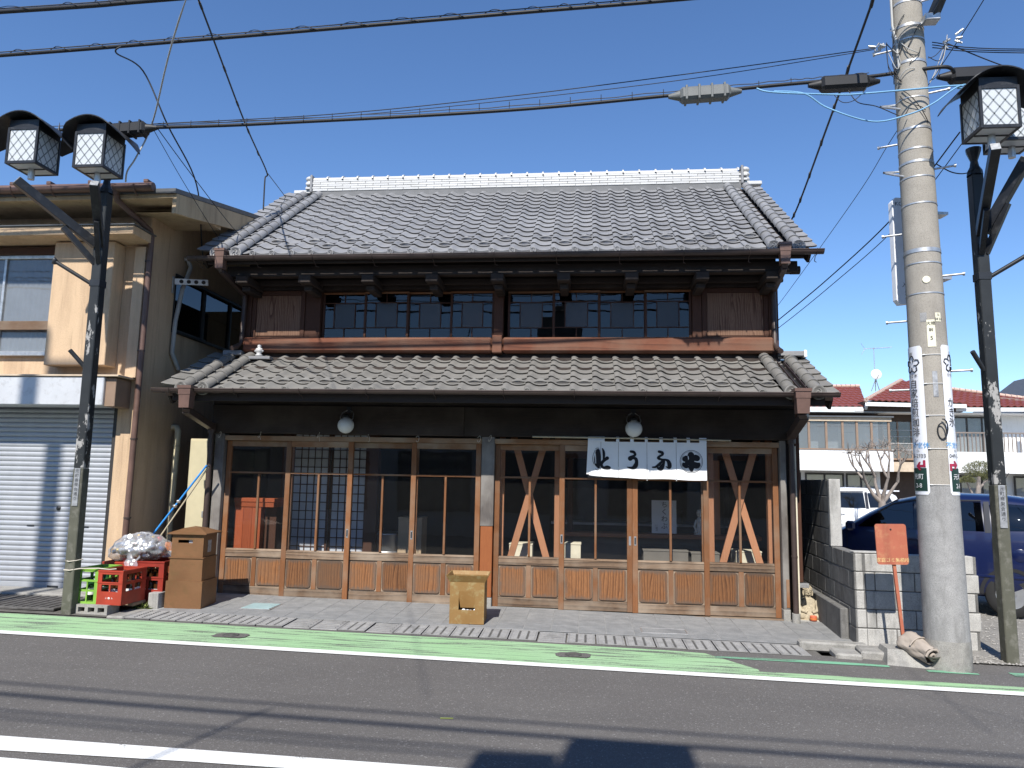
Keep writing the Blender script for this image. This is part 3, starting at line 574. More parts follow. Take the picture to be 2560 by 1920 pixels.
# --- upper storey
WY = 0.50
obj('storey_beam', MB().box(-3.94, -0.412, 0.33, 0.47, 3.28, 3.49, 0.03), M('red_beam'), SH); obj('storey_beam', MB().box(-0.278, 3.30, 0.33, 0.47, 3.28, 3.49, 0.03), M('red_beam'), SH)
obj('beam_block', MB().box(-0.411, -0.279, 0.318, 0.46, 3.27, 3.515, 0.008), M('red_beam'), SH)
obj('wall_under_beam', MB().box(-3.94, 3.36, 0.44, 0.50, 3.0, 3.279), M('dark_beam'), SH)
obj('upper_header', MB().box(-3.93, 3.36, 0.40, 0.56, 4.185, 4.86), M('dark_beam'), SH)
post(-3.975, -3.885, 0.44, 0.56, 3.50, 4.20, 'brown_frame'); post(-3.10, -2.88, 0.46, 0.56, 3.50, 4.20, 'brown_frame'); post(-0.409, -0.281, 0.44, 0.58, 3.516, 4.30, 'brown_frame'); post(2.270, 2.395, 0.46, 0.56, 3.50, 4.20, 'brown_frame'); post(3.265, 3.385, 0.44, 0.56, 3.27, 4.35, 'brown_frame')
def shutter_box(x0, x1):
    f = obj('shutter_cupboard', MB().box(x0, x1, 0.475, 0.50, 3.50, 4.18), M('brown_frame'), SH)
    obj('cypress_board', MB().box(x0 + 0.065, x1 - 0.065, 0.463, 0.474, 3.535, 4.115, 0.002), M('cypress_panel'), f)
    for (a, b_, c, e) in ((x0, x0 + 0.06, 3.50, 4.18), (x1 - 0.06, x1, 3.50, 4.18)): obj('frame_stile', MB().box(a, b_, 0.450, 0.4745, c, e, 0.003), M('brown_frame'), f)
    obj('frame_rail', MB().box(x0 + 0.0605, x1 - 0.0605, 0.452, 0.4745, 4.12, 4.18, 0.003), M('brown_frame'), f); obj('frame_rail', MB().box(x0 + 0.0605, x1 - 0.0605, 0.452, 0.4745, 3.50, 3.53, 0.003), M('brown_frame'), f)
shutter_box(-3.88, -3.105); shutter_box(2.40, 3.26)
def sash(x0, x1, y):
    f = obj('window_sash', MB().box(x0, x1, y - 0.008, y + 0.022, 4.145, 4.172, 0.002), M('door_wood'), SH)
    obj('sash_rail', MB().box(x0, x1, y - 0.008, y + 0.022, 3.50, 3.518), M('brown_frame'), f)
    for a in (x0, x1 - 0.032): obj('sash_stile', MB().box(a, a + 0.032, y - 0.008, y + 0.022, 3.5185, 4.1445, 0.002), M('brown_frame'), f)
    a, c = x0 + 0.032, x1 - 0.032; m = (a + c) / 2; w = c - a; g = 0.012
    zs = (3.518, 3.650, 3.662, 4.008, 4.020, 4.145)
    obj('glazing_bar', MB().box(a, c, y - 0.006, y + 0.018, 3.650, 3.662), M('brown_frame'), f); obj('glazing_bar', MB().box(a, c, y - 0.006, y + 0.018, 4.008, 4.020), M('brown_frame'), f)
    p, q = a + w * 0.235, a + w * 0.765
    for xx, z0, z1 in ((m, 3.5185, 3.6495), (m, 4.0205, 4.1445), (p, 3.6625, 4.0075), (q, 3.6625, 4.0075)): obj('glazing_bar', MB().box(xx - g / 2, xx + g / 2, y - 0.006, y + 0.018, z0, z1), M('brown_frame'), f)
    for (g0, g1, h0, h1, mt) in ((a, m - g / 2, 3.518, 3.65, 0), (m + g / 2, c, 3.518, 3.65, 0), (a, p - g / 2, 3.662, 4.008, 0), (p + g / 2, q - g / 2, 3.662, 4.008, 1), (q + g / 2, c, 3.662, 4.008, 0), (a, m - g / 2, 4.02, 4.145, 0), (m + g / 2, c, 4.02, 4.145, 0)):
        ti = random.uniform(-0.0012, 0.0012)
        obj('window_pane', MB().add([(g0, y + 0.008, h0), (g1, y + 0.008 + ti, h0), (g1, y + 0.008 + ti, h1), (g0, y + 0.008, h1)], [(0, 1, 2, 3)]), M('patterned_glass' if mt else 'upper_glass'), f)
for k in range(4): sash(-2.872 + 0.615 * k, -2.872 + 0.615 * k + (0.64 if k < 3 else 0.617), WY + (0.035 if k % 2 == 0 else 0.0))
for k in range(4): sash(-0.226 + 0.622 * k, -0.226 + 0.622 * k + (0.648 if k < 3 else 0.624), WY + (0.035 if k % 2 == 0 else 0.0))
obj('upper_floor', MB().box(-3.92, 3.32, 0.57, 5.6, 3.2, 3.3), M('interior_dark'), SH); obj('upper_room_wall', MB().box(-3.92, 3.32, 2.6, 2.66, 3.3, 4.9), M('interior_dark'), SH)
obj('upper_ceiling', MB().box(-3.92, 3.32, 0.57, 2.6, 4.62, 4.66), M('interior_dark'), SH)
# --- timbers under the upper eave
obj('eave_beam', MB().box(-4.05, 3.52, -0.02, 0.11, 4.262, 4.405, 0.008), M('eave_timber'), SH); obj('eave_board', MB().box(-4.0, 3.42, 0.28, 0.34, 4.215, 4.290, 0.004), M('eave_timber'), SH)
for x in (-3.80, -2.92, -2.05, -1.18, -0.31, 0.56, 1.435, 2.325, 3.20):
    obj('beam_end', MB().box(x - 0.085, x + 0.085, -0.10, 0.45, 4.150, 4.258, 0.01), M('eave_timber'), SH); obj('bracket', MB().box(x - 0.055, x + 0.055, 0.05, 0.45, 4.075, 4.148, 0.01), M('eave_timber'), SH)
obj('beam_end', MB().tube([(3.45, 0.05, 4.30), (3.56, 0.05, 4.30)], 0.055, 12), M('eave_timber'), SH)
# --- tiled roofs
def tile_prof():
    return [(0.0, 0.031), (0.012, 0.040), (0.030, 0.045), (0.050, 0.043), (0.068, 0.034), (0.092, 0.018), (0.122, 0.006), (0.158, 0.000), (0.198, 0.000), (0.236, 0.005), (0.274, 0.013)]
def tile_mb(wscale=1.0, length=0.27, th=0.017, lift=0.024, hump=True, xoff=0.0):
    mb = MB(); pr = [(u * wscale, h if hump else h * 0.55) for u, h in tile_prof()]
    if not hump: pr = [(u, h) for u, h in ((0.0, 0.012), (0.04, 0.004), (0.09, 0.0), (0.15, 0.002), (0.20, 0.010))]; pr = [(u * wscale, h) for u, h in pr]
    n = len(pr); T = []; Bm = []
    for v, l in ((-0.0, lift), (0.004, lift + 0.002), (length, 0.0)):
        T.append([(xoff + u, v, h + l) for u, h in pr])
    Bm = [[(x, y + 0.016, z - th) for x, y, z in T[0]], [(x, y, z - th) for x, y, z in T[-1]]]
    mb.add(T[1] + T[2], [(i, i + 1, n + i + 1, n + i) for i in range(n - 1)], True)
    mb.add(T[0] + T[1], [(i, i + 1, n + i + 1, n + i) for i in range(n - 1)], False)
    mb.add(Bm[0] + T[0], [(i, i + 1, n + i + 1, n + i) for i in range(n - 1)], True)
    mb.add(Bm[1] + Bm[0], [(i, i + 1, n + i + 1, n + i) for i in range(n - 1)], True)
    for e in (0, n - 1): mb.add([T[0][e], T[2][e], Bm[1][e], Bm[0][e]], [(0, 1, 2, 3) if e else (3, 2, 1, 0)])
    return mb
def roundel(mb, c, r, d=0.02, out=Vector((0, -1, 0))):
    "disc with rim and three comma swirls, facing -Y"
    cx, cy, cz = c
    mb.lathe((cx, cy, cz), [(0.0, -d + 0.006), (r * 0.72, -d + 0.006), (r * 0.78, -d), (r * 0.95, -d), (r, -d + 0.003), (r, 0.01)][::-1], 18, 'Y')
    for k in range(3):
        t0 = 2 * math.pi * k / 3; pts = []; ws = []
        for j in range(6):
            t = t0 + j * 0.36; rr_ = r * (0.20 + 0.075 * j); pts.append((cx + rr_ * math.cos(t), cy - d + 0.003, cz + rr_ * math.sin(t))); ws.append(r * (0.15 - 0.022 * j))
        mb.tube(pts, ws, 5)
def guard(mb):
    pts = []; rs = []
    for k in range(17):
        t = 2 * math.pi * k / 16; pts.append((0.175 + 0.078 * math.cos(t), 0.075 + 0.050 * math.sin(t) - 0.02 * math.sin(t), 0.034 + 0.026 * (1 - math.cos(t) ** 2) * (0.6 if math.sin(t) > 0 else 1.15))); rs.append(0.011)
    mb.tube(pts, rs, 6, cap=False)
    mb.add([(0.11, 0.100, 0.020), (0.24, 0.100, 0.030), (0.22, 0.118, 0.058), (0.175, 0.125, 0.066), (0.13, 0.118, 0.055)], [(0, 1, 2, 3, 4), (4, 3, 2, 1, 0)])
def eave_mb(deep):
    mb = tile_mb(); pr = tile_prof(); n = len(pr)
    f = [(u, -0.004, h + 0.024) for u, h in pr]; g = [(u, -0.006, (h + 0.024) - 0.042 if 0.07 < u else h - 0.02) for u, h in pr]; g2 = [(x, 0.020, z) for x, y, z in g]
    g = [(x, -0.012, min(z, 0.001 - 0.010 * math.sin(math.pi * min(1, max(0, (x - 0.07) / 0.2))))) for x, y, z in g]; g2 = [(x, 0.02, z) for x, y, z in g]
    mb.add(g + f, [(i, i + 1, n + i + 1, n + i) for i in range(n - 1)]); mb.add(g2 + g, [(i, i + 1, n + i + 1, n + i) for i in range(n - 1)]); mb.add(f + [(x, 0.02, z) for x, y, z in f], [(i, i + 1, n + i + 1, n + i) for i in range(n - 1)])
    return mb
def roll_mb(length=0.25, r=0.072):
    mb = MB(); n = 12
    def ring(v, rr_): return [(rr_ * math.cos(math.pi * (k / n)), v, 0.03 + rr_ * math.sin(math.pi * (k / n))) for k in range(n + 1)]
    secs = [(0.0, r), (0.0, r + 0.010), (0.024, r + 0.010), (0.030, r), (length, r - 0.006)]
    for (v0, a), (v1, b_) in zip(secs[:-1], secs[1:]):
        A, B2 = ring(v0, a), ring(v1, b_); mb.add(A + B2, [(k + 1, k, n + 1 + k, n + 2 + k) for k in range(n)], v1 - v0 > 0.05)
    mb.add(ring(0, r) + [(0, 0, 0.03)], [(k, k + 1, n + 1) for k in range(n)])
    return mb
TP = tile_mb().mesh('roof_tile'); gm = tile_mb(); guard(gm); TG = gm.mesh('snow_guard_tile')
TV = tile_mb(1.08, hump=False, th=0.026).mesh('verge_tile'); TN = tile_mb(0.62, hump=False).mesh('gap_tile'); TR = roll_mb().mesh('verge_roll'); TE = eave_mb(0).mesh('eave_tile')
TILES = (TP, TG, TV, TN, TR, TE)
def roof(Y0, Z0, slope, rows, ex, guards, mat, budget, nm):
    a = math.atan(slope); V = Vector((0, math.cos(a), math.sin(a))); N = Vector((0, -math.sin(a), math.cos(a)))
    E0 = Vector((0, Y0, Z0)); top = rows * ex
    mb = MB(); mb.obox(E0 + XA * -0.345 + V * (top / 2 + 0.03) - N * 0.045, (XA, V, N), (3.99, top / 2 + 0.03, 0.022)); deck = obj(nm, mb, M('eave_timber'), SH)
    def FM(x, v, n=0.0, sc=1.0):
        o = E0 + XA * x + V * v + N * n; j = random.uniform(-0.0035, 0.0035)
        return Matrix(((1, 0, 0, o.x + j), (0, V.y, N.y, o.y), (0, V.z, N.z, o.z + random.uniform(-0.0015, 0.0015)), (0, 0, 0, 1))) @ Matrix.Rotation(random.uniform(-0.006, 0.006), 4, 'Z')
    rest = MB(); cnt = 0; TP, TG, TV, TN, TR, TE = [m_.copy() for m_ in TILES]
    for r_ in range(rows):
        for k in range(-1, 25):
            x = -3.64 + 0.269 * k; fm = FM(x, r_ * ex)
            if r_ == 0 and k >= 0: inst('eave_tile', TE, M(mat), deck, fm)
            elif guards(r_, k): inst('snow_guard_tile', TG, M(mat), deck, fm)
            elif cnt < budget: inst('roof_tile', TP, M(mat), deck, fm); cnt += 1
            else:
                src = tile_mb(); o = len(rest.v); rest.v += [tuple(fm @ Vector(v)) for v in src.v]; rest.f += [tuple(i + o for i in f) for f in src.f]; rest.sm += src.sm; rest.mi += src.mi
        for x in (-4.10, 3.17): inst('gap_tile', TN, M(mat), deck, FM(x + 0.055, r_ * ex, 0.002))
        inst('verge_tile', TV, M(mat), deck, FM(3.49, r_ * ex, 0.010)); mv = FM(-4.12, r_ * ex, 0.045) @ Matrix.Rotation(0.10, 4, 'Y') @ Matrix.Scale(-1, 4, (1, 0, 0)) @ Matrix.Scale(1.2, 4, (1, 0, 0)); inst('verge_tile', TV, M(mat), deck, mv)
        for x in (-4.10, -3.82, 3.17, 3.47): inst('verge_roll', TR, M(mat), deck, FM(x, r_ * ex - 0.03, 0.012))
    if rest.v: tag(obj('upper_tile_rows', rest, M(mat), deck), kind='stuff')
    for k in range(25):
        mb = MB(); p = E0 + XA * (-3.60 + 0.269 * k) + N * 0.030 + V * -0.004; roundel(mb, (p.x, p.y, p.z - 0.008), 0.041); obj('roundel', mb, M(mat), deck)
    for x in (-4.10, -3.82, 3.17, 3.47):
        mb = MB(); p = E0 + XA * x + N * 0.045 + V * -0.03; roundel(mb, (p.x, p.y, p.z - 0.006), 0.082, 0.03); obj('roll_end_roundel', mb, M(mat), deck)
    ge = 0.055; mb = MB(); mb.box(-4.22, 3.54, Y0 - 0.032, Y0 + 0.004, Z0 - 0.125, Z0 - 0.034); obj('light_stop_board', mb, M('eave_timber'), deck)  # board added behind the gutter to stop sun leaking under the tiles
    # rafters
    for k in range(int(8 / 0.455)):
        x = -4.2 + 0.455 * k; mb = MB(); mb.bar(E0 + XA * x + V * 0.05 - N * 0.098, E0 + XA * x + V * (0.95 if rows > 8 else 0.75) - N * 0.098, 0.05, 0.055, upv=N); obj('rafter', mb, M('eave_timber'), deck)
    for s, x in ((-1, -4.345), (1, 3.655)):
        mb = MB(); P_ = [E0 + V * 0.06 - N * 0.068, E0 + V * (top + 0.06) - N * 0.068, E0 + V * (top + 0.06) - N * 0.21, E0 + V * 0.10 - N * 0.21]
        mb.prism([(p.y, p.z) for p in P_], (x, 0, 0), YA, ZA, 0.03); obj('barge_board', mb, M('dark_beam'), deck)
    return deck, E0, V, N, top
UP = roof(-0.20, 4.503, 0.685, 15, 0.2285, lambda r_, k: (r_ == 2 and k % 2 == 0) or (r_ == 1 and k % 2 == 1 and k > 0), 'kawara', 196, 'upper_roof')
LO = roof(-0.80, 2.598, 0.488, 6, 0.232, lambda r_, k: r_ == 1 and k >= 0, 'kawara_old', 104, 'lower_roof')
UR = UP[0]
# rear slope of the upper roof
mb = MB(); a = math.atan(0.685); V2 = Vector((0, -math.cos(a), math.sin(a))); N2 = Vector((0, math.sin(a), math.cos(a)))
mb.obox(Vector((-0.345, 5.72, 4.50)) + V2 * 1.75 - N2 * 0.01, (XA, V2, N2), (3.99, 1.78, 0.03)); obj('rear_slope', mb, M('kawara'), UR)
# ridge
ZR = 6.545
rg = obj('ridge', MB().box(-3.97, 3.41, 2.632, 2.868, ZR - 0.12, ZR + 0.20), M('ridge_mortar'), UR)
rt_m = MB().box(-0.1335, 0.1335, -0.13, 0.13, -0.0188, 0.0188, 0.004).mesh('ridge_tile')
for r_ in range(5):
    n = 27
    for k in range(n + (r_ % 2)):
        x = -3.955 + 0.2715 * k + (0.1357 if r_ % 2 == 0 else 0.0)
        if x < -3.97 or x > 3.42: continue
        inst('ridge_tile', rt_m, M('kawara_ridge'), rg, Matrix.Translation((x, 2.75, ZR + 0.022 + 0.041 * r_ + random.uniform(-0.002, 0.002))) @ Matrix.Rotation(random.uniform(-0.006, 0.006), 4, 'Z'))
cm = MB(); cm.lathe((0, 0, 0), [(0.115, -0.135), (0.115, 0.115)], 10, 'X', arc=(0, math.pi)); cm.lathe((0, 0, 0), [(0.115, 0.112), (0.128, 0.112), (0.128, 0.135), (0.115, 0.135)], 10, 'X', smooth=False, arc=(0, math.pi))
cm = MB()
def capring(x, r): return [(x, r * math.cos(math.pi * k / 10) * 1.05, 0.62 * r * math.sin(math.pi * k / 10)) for k in range(11)]
for (x0, r0_, x1, r1_) in ((-0.136, 0.115, 0.110, 0.115), (0.110, 0.115, 0.110, 0.145), (0.110, 0.145, 0.136, 0.145), (0.136, 0.145, 0.136, 0.11)):
    cm.add(capring(x0, r0_) + capring(x1, r1_), [(k, k + 1, 12 + k, 11 + k) for k in range(10)], x1 - x0 > 0.1)
cme = cm.mesh('ridge_cap')
for k in range(27): inst('ridge_cap', cme, M('kawara_ridge'), rg, Matrix.Translation((-3.82 + 0.2715 * k, 2.75, ZR + 0.212)))
for s, x in ((-1, -3.985), (1, 3.425)):
    og = obj('ridge_end_ornament', MB().box(x - 0.022, x + 0.022, 2.60, 2.90, ZR - 0.02, ZR + 0.30, 0.01), M('kawara'), UR)
    for j in range(3):
        mb = MB(); zc = ZR + 0.10 + 0.085 * j; pts = [(x + s * 0.03, 2.66, zc), (x + s * (0.13 - 0.03 * j), 2.70, zc), (x + s * (0.14 - 0.03 * j), 2.80, zc), (x + s * 0.03, 2.84, zc)]
        mb.lathe((x + s * 0.07, 2.75, zc), [(0.0, -0.045), (0.05, -0.042), (0.075, -0.02), (0.08, 0.0), (0.07, 0.025), (0.045, 0.042), (0.0, 0.046)], 14); obj('lobe', mb, M('kawara_ridge'), og)
    obj('verge_cap', MB().box(min(x + s * 0.03, x + s * 0.33), max(x + s * 0.03, x + s * 0.33), 2.66, 2.84, ZR - 0.02, ZR + 0.045, 0.01), M('kawara_ridge'), UR)
# small ornament and cap at the top of the lower roof
LR = LO[0]
mb = MB(); mb.lathe((-3.64, 0.24, 3.20), [(0.0, 0.0), (0.045, 0.0), (0.05, 0.02), (0.03, 0.04), (0.045, 0.06), (0.058, 0.085), (0.04, 0.11), (0.02, 0.125), (0.03, 0.14), (0.022, 0.16), (0.0, 0.168)], 12); obj('finial', mb, M('kawara_ridge'), LR)
for k, (dx, dz) in enumerate(((-0.048, 0.085), (0.048, 0.085), (-0.03, 0.115), (0.03, 0.115))):
    mb = MB(); mb.lathe((-3.64 + dx, 0.235, 3.20 + dz - 0.012), [(0, -0.016), (0.014, -0.01), (0.018, 0), (0.014, 0.01), (0, 0.016)], 8); obj('finial_leaf', mb, M('kawara_ridge'), LR)
obj('finial_plinth', MB().box(-3.80, -3.46, 0.18, 0.32, 3.155, 3.198, 0.006), M('kawara'), LR)
obj('wall_flashing', MB().box(-4.2, -3.93, 0.30, 0.62, 3.235, 3.30, 0.006), M('kawara'), LR); obj('wall_flashing', MB().box(3.36, 3.66, 0.30, 0.62, 3.235, 3.30, 0.006), M('kawara'), LR); obj('flashing_end', MB().box(3.661, 3.70, 0.31, 0.61, 3.22, 3.315, 0.006), M('white_plastic'), LR)
obj('soffit_filler', MB().box(-3.95, 3.36, 0.30, 0.44, 3.02, 3.20), M('dark_beam'), LR)
# --- gutters and down pipes
def gutter(x0, x1, y, z, r, nm='gutter'):
    n = 8; out = [(r * math.cos(math.pi + math.pi * k / n), r * math.sin(math.pi + math.pi * k / n)) for k in range(n + 1)]; inn = [((r - 0.006) * math.cos(math.pi + math.pi * k / n), (r - 0.006) * math.sin(math.pi + math.pi * k / n)) for k in range(n + 1)][::-1]
    mb = MB(); nn = len(out); vs = []
    for x in (x0, x1): vs += [(x, y + a_, z + b_) for a_, b_ in out + inn]
    m = len(out) + len(inn); fs = [(i, (i + 1) % m, m + (i + 1) % m, m + i) for i in range(m)]
    mb.add(vs, fs, False)
    for x, e in ((x0, 0), (x1, 1)): mb.add([(x, y + a_, z + b_) for a_, b_ in out], [tuple(range(nn)) if e else tuple(range(nn))[::-1]])
    mb.tube([(x0, y - r + 0.002, z), (x1, y - r + 0.002, z)], 0.008, 6)
    return obj(nm, mb, M('gutter_brown'), SH)
g1 = gutter(-4.46, 3.755, -0.295, 4.455, 0.052); g2 = gutter(-4.43, 3.675, -0.915, 2.605, 0.046)
for g, y, z, xs in ((g1, -0.295, 4.455, [-4.33 + 0.80 * k for k in range(11)]), (g2, -0.915, 2.605, [-4.2 + 0.82 * k for k in range(10)])):
    for x in xs:
        mb = MB(); mb.tube([(x, y - 0.056, z + 0.01), (x, y - 0.045, z - 0.048), (x, y, z - 0.06), (x, y + 0.05, z - 0.06), (x + 0.004, y + 0.10, z - 0.11), (x + 0.035, y + 0.13, z - 0.115)], 0.005, 5); obj('gutter_bracket', mb, M('gutter_brown'), g)
def hopper(x, y, z, w, d, h, nm='rain_hopper'):
    mb = MB(); T = [(x - w, y - d), (x + w, y - d), (x + w, y + d), (x - w, y + d)]; k = 0.82
    def ring(s, zz): return [(x + (a_ - x) * s, y + (b_ - y) * s, zz) for a_, b_ in T]
    rings = [ring(1.12, z), ring(1.12, z - 0.035), ring(1.0, z - 0.036), ring(0.97, z - 0.11), ring(0.90, z - 0.112), ring(0.80, z - h)]
    vs = sum(rings, []); fs = [(3, 2, 1, 0)[::-1]]
    for i in range(len(rings) - 1):
        for q in range(4): fs.append((i * 4 + (q + 1) % 4, i * 4 + q, (i + 1) * 4 + q, (i + 1) * 4 + (q + 1) % 4))
    e = (len(rings) - 1) * 4; fs.append((e + 3, e + 2, e + 1, e)); mb.add(vs, fs); return obj(nm, mb, M('hopper_brown'), SH)
hopper(3.287, -0.30, 4.545, 0.068, 0.062, 0.27); hopper(-4.0, -0.30, 4.560, 0.064, 0.062, 0.27); hopper(3.255, -0.95, 2.650, 0.082, 0.07, 0.28); hopper(-3.965, -0.95, 2.640, 0.078, 0.07, 0.27)
def pipe(pts, r, nm='down_pipe', mat='gutter_brown', sq=False):
    mb = MB()
    if sq:
        for a_, b_ in zip(pts[:-1], pts[1:]): mb.bar(a_, b_, r * 1.7, r * 1.7, b=0.004)
    else: mb.tube(pts, r, 10)
    return obj(nm, mb, M(mat), SH)
pipe([(3.287, -0.30, 4.30), (3.29, -0.27, 4.25), (3.315, 0.36, 4.13)], 0.040, 'offset_pipe', sq=True); dp = pipe([(3.315, 0.385, 4.16), (3.315, 0.385, 3.42), (3.325, 0.30, 3.33), (3.33, 0.15, 3.27)], 0.034)
pipe([(-4.0, -0.30, 4.31), (-3.995, -0.27, 4.27), (-3.965, 0.36, 4.12)], 0.036, 'offset_pipe', sq=True); pipe([(-3.965, 0.385, 4.14), (-3.975, 0.385, 3.42), (-4.0, 0.30, 3.35), (-4.02, 0.20, 3.31)], 0.034)
pipe([(3.26, -0.95, 2.39), (3.29, -0.90, 2.35), (3.345, -0.12, 2.17)], 0.055, 'offset_pipe', sq=True); dp = pipe([(3.352, -0.11, 2.22), (3.352, -0.11, 0.05)], 0.033); 
obj('pipe_socket', MB().tube([(3.352, -0.11, 2.22), (3.352, -0.11, 2.08)], 0.052, 10), M('gutter_brown'), SH); obj('pipe_foot', MB().tube([(3.352, -0.11, 0.07), (3.352, -0.11, -0.06)], 0.048, 12), M('kerb_concrete'), SH)
for z in (1.75, 0.72): obj('pipe_clip', MB().tube([(3.352, -0.11, z), (3.352, -0.11, z + 0.02)], 0.038, 10), M('gutter_brown'), SH)
pipe([(3.397, -0.09, 2.05), (3.40, -0.09, 0.06)], 0.010, 'thin_conduit', 'box_cream')
pipe([(-3.96, -0.95, 2.39), (-3.99, -0.90, 2.35), (-4.075, -0.10, 2.20)], 0.05, 'offset_pipe', sq=True); pipe([(-4.078, -0.08, 2.25), (-4.078, -0.08, 0.03)], 0.035)
obj('pipe_socket', MB().tube([(-4.078, -0.08, 2.25), (-4.078, -0.08, 2.12)], 0.052, 10), M('gutter_brown'), SH)
# rain channel on the lower roof under the right-hand down pipe
a = math.atan(0.488); 
def LP_(x, v, n=0.0): return LO[1] + XA * x + LO[2] * v + LO[3] * n
for dx in (-0.04, 0.04): obj('channel_side', MB().bar(LP_(3.31 + dx, 0.0, 0.055), LP_(3.31 + dx, 1.05, 0.055), 0.008, 0.05, upv=LO[3]), M('gutter_brown'), SH)
obj('channel_bed', MB().bar(LP_(3.31, 0.0, 0.032), LP_(3.31, 1.05, 0.032), 0.07, 0.004, upv=LO[3]), M('black_rubber'), SH)

# ------------------------------------------------------------------ noren, rod, globe lamps
rod = obj('curtain_rod', MB().tube([(0.186, -0.115, 2.123), (1.4, -0.115, 2.118), (2.635, -0.115, 2.106)], 0.011, 8), M('pole_tan')); tag(rod, 'thin bamboo rod carrying the white noren over the doors', 'rod')
NX0, NX1 = 0.885, 2.338
def ny(x, z):
    "depth of the cloth: hangs in soft waves, freer towards the hem"
    t = max(0.0, (2.07 - z) / 0.45); y = -0.128 - 0.006 * t - 0.010 * t * math.sin((x - 0.9) * 13.5) - 0.006 * t * math.sin((x - 0.9) * 29 + 1)
    if x < 1.05: y += 0.05 * t * (1.05 - x) / 0.15
    return y
noren = thing('noren_curtain', 'white noren shop curtain with black brush lettering hanging over the doors', 'curtain', (1.6, -0.12, 1.62))
hem = lambda x: 1.655 + 0.004 * math.sin(x * 11) - 0.028 * max(0, min(1, (x - 0.9) / 0.35)) - 0.014 * max(0, (x - 1.25)) / 1.0 + (0.012 if x < 0.9 else 0)
edges = [NX0, 1.046, 1.262, 1.612, 1.968, NX1]
for i in range(5):
    a, b_ = edges[i] + (0.002 if i else 0), edges[i + 1] - 0.002
    mb = MB(); th = 0.002
    F = lambda u, v, o=0.0: (a + (b_ - a) * u - (0.018 * v if i == 0 and u < 0.01 else 0), ny(a + (b_ - a) * u, 2.072 + (hem(a + (b_ - a) * u) - 2.072) * v) + o + (0.006 if i == 0 else 0), 2.072 - 0.0000 + (hem(a + (b_ - a) * u) - 2.072) * v)
    mb.grid(16, 16, lambda u, v: F(u, v), True, flip=True); mb.grid(16, 16, lambda u, v: F(u, v, th), True)
    obj('cloth_panel', mb, M('cloth_white'), noren)
for (a, b_) in ((0.885, 1.092), (1.235, 1.272), (1.408, 1.450), (1.588, 1.622), (1.766, 1.808), (1.940, 1.980), (2.098, 2.138), (2.250, 2.338)):
    mb = MB(); mb.grid(2, 6, lambda u, v: (a + (b_ - a) * u, -0.115 - 0.0145 * math.cos(math.pi * (v - 0.15) * 0.75), 2.070 + 0.064 * v), True, flip=False); mb.grid(2, 6, lambda u, v: (a + (b_ - a) * u, -0.115 - 0.0125 * math.cos(math.pi * (v - 0.15) * 0.75), 2.070 + 0.064 * v), True, flip=True)
    obj('hanging_loop', mb, M('cloth_white'), noren)
for x in (1.612, 1.968):
    mb = MB(); mb.tube([(x, -0.137, 1.80), (x, -0.140, hem(x) - 0.012)], 0.0022, 5); obj('slit_cord', mb, M('ink'), noren); mb = MB(); mb.lathe((x, -0.140, hem(x) - 0.014), [(0, -0.006), (0.005, -0.004), (0.006, 0), (0.004, 0.005), (0, 0.006)], 8); obj('cord_bead', mb, M('cloth_white'), noren)
def NP(px, py):
    x = 0.8366 + 7.097e-4 * px; z = 2.125 - (py - 90 - 0.0149 * (px - 95)) * 7.15e-4; return x, z
def brush(name, strokes, mat='ink', off=-0.0035, bold=1.22):
    "flat brush strokes laid on the cloth: list of [(px, py, width)...], Catmull-Rom smoothed"
    mb = MB()
    for st in strokes:
        P_ = [Vector(p) for p in st]; pts = []
        for i in range(len(P_) - 1):
            p0, p1, p2, p3 = P_[max(0, i - 1)], P_[i], P_[i + 1], P_[min(len(P_) - 1, i + 2)]
            for k in range(7):
                t = k / 7; pts.append(0.5 * ((2 * p1) + (p2 - p0) * t + (2 * p0 - 5 * p1 + 4 * p2 - p3) * t * t + (3 * p1 - p0 - 3 * p2 + p3) * t ** 3))
        pts.append(P_[-1]); pts = [Vector((q_.x, q_.y, q_.z * bold)) for q_ in pts]
        for idx, e in ((0, -1), (-1, 1)):           # round ends
            c = pts[idx]; w = c.z / 2; ring = [(c.x + w * math.cos(2 * math.pi * k / 12), c.y + w * math.sin(2 * math.pi * k / 12)) for k in range(12)]
            vs = [];
            for q in ring: x, z = NP(*q); vs.append((x, ny(x, z) + off, z))
            mb.add(vs, [tuple(range(12))])
        L, Rr = [], []
        for i, p in enumerate(pts):
            d = pts[min(i + 1, len(pts) - 1)] - pts[max(i - 1, 0)]; d = Vector((d.x, d.y)); d = d.normalized() if d.length > 1e-6 else Vector((1, 0)); n = Vector((-d.y, d.x)) * max(2, p.z) / 2
            for lst, s in ((L, 1), (Rr, -1)): x, z = NP(p.x + n.x * s, p.y + n.y * s); lst.append((x, ny(x, z) + off - 0.0004, z))
        m = len(pts); mb.add(L + Rr, [(i, i + 1, m + i + 1, m + i) for i in range(m - 1)])
    return obj(name, mb, M(mat), noren)
brush('brush_character', [[(322, 290, 16), (342, 345, 36), (347, 415, 36), (338, 475, 20)], [(405, 455, 52), (360, 485, 46), (318, 530, 42), (306, 580, 40), (340, 620, 36), (400, 618, 58), (440, 622, 46)]])
brush('brush_character', [[(815, 340, 36), (865, 352, 40), (890, 395, 34), (845, 425, 36), (792, 452, 46), (805, 480, 38), (850, 452, 36), (900, 470, 46), (912, 530, 50), (890, 592, 66), (840, 622, 42), (750, 608, 10)]])
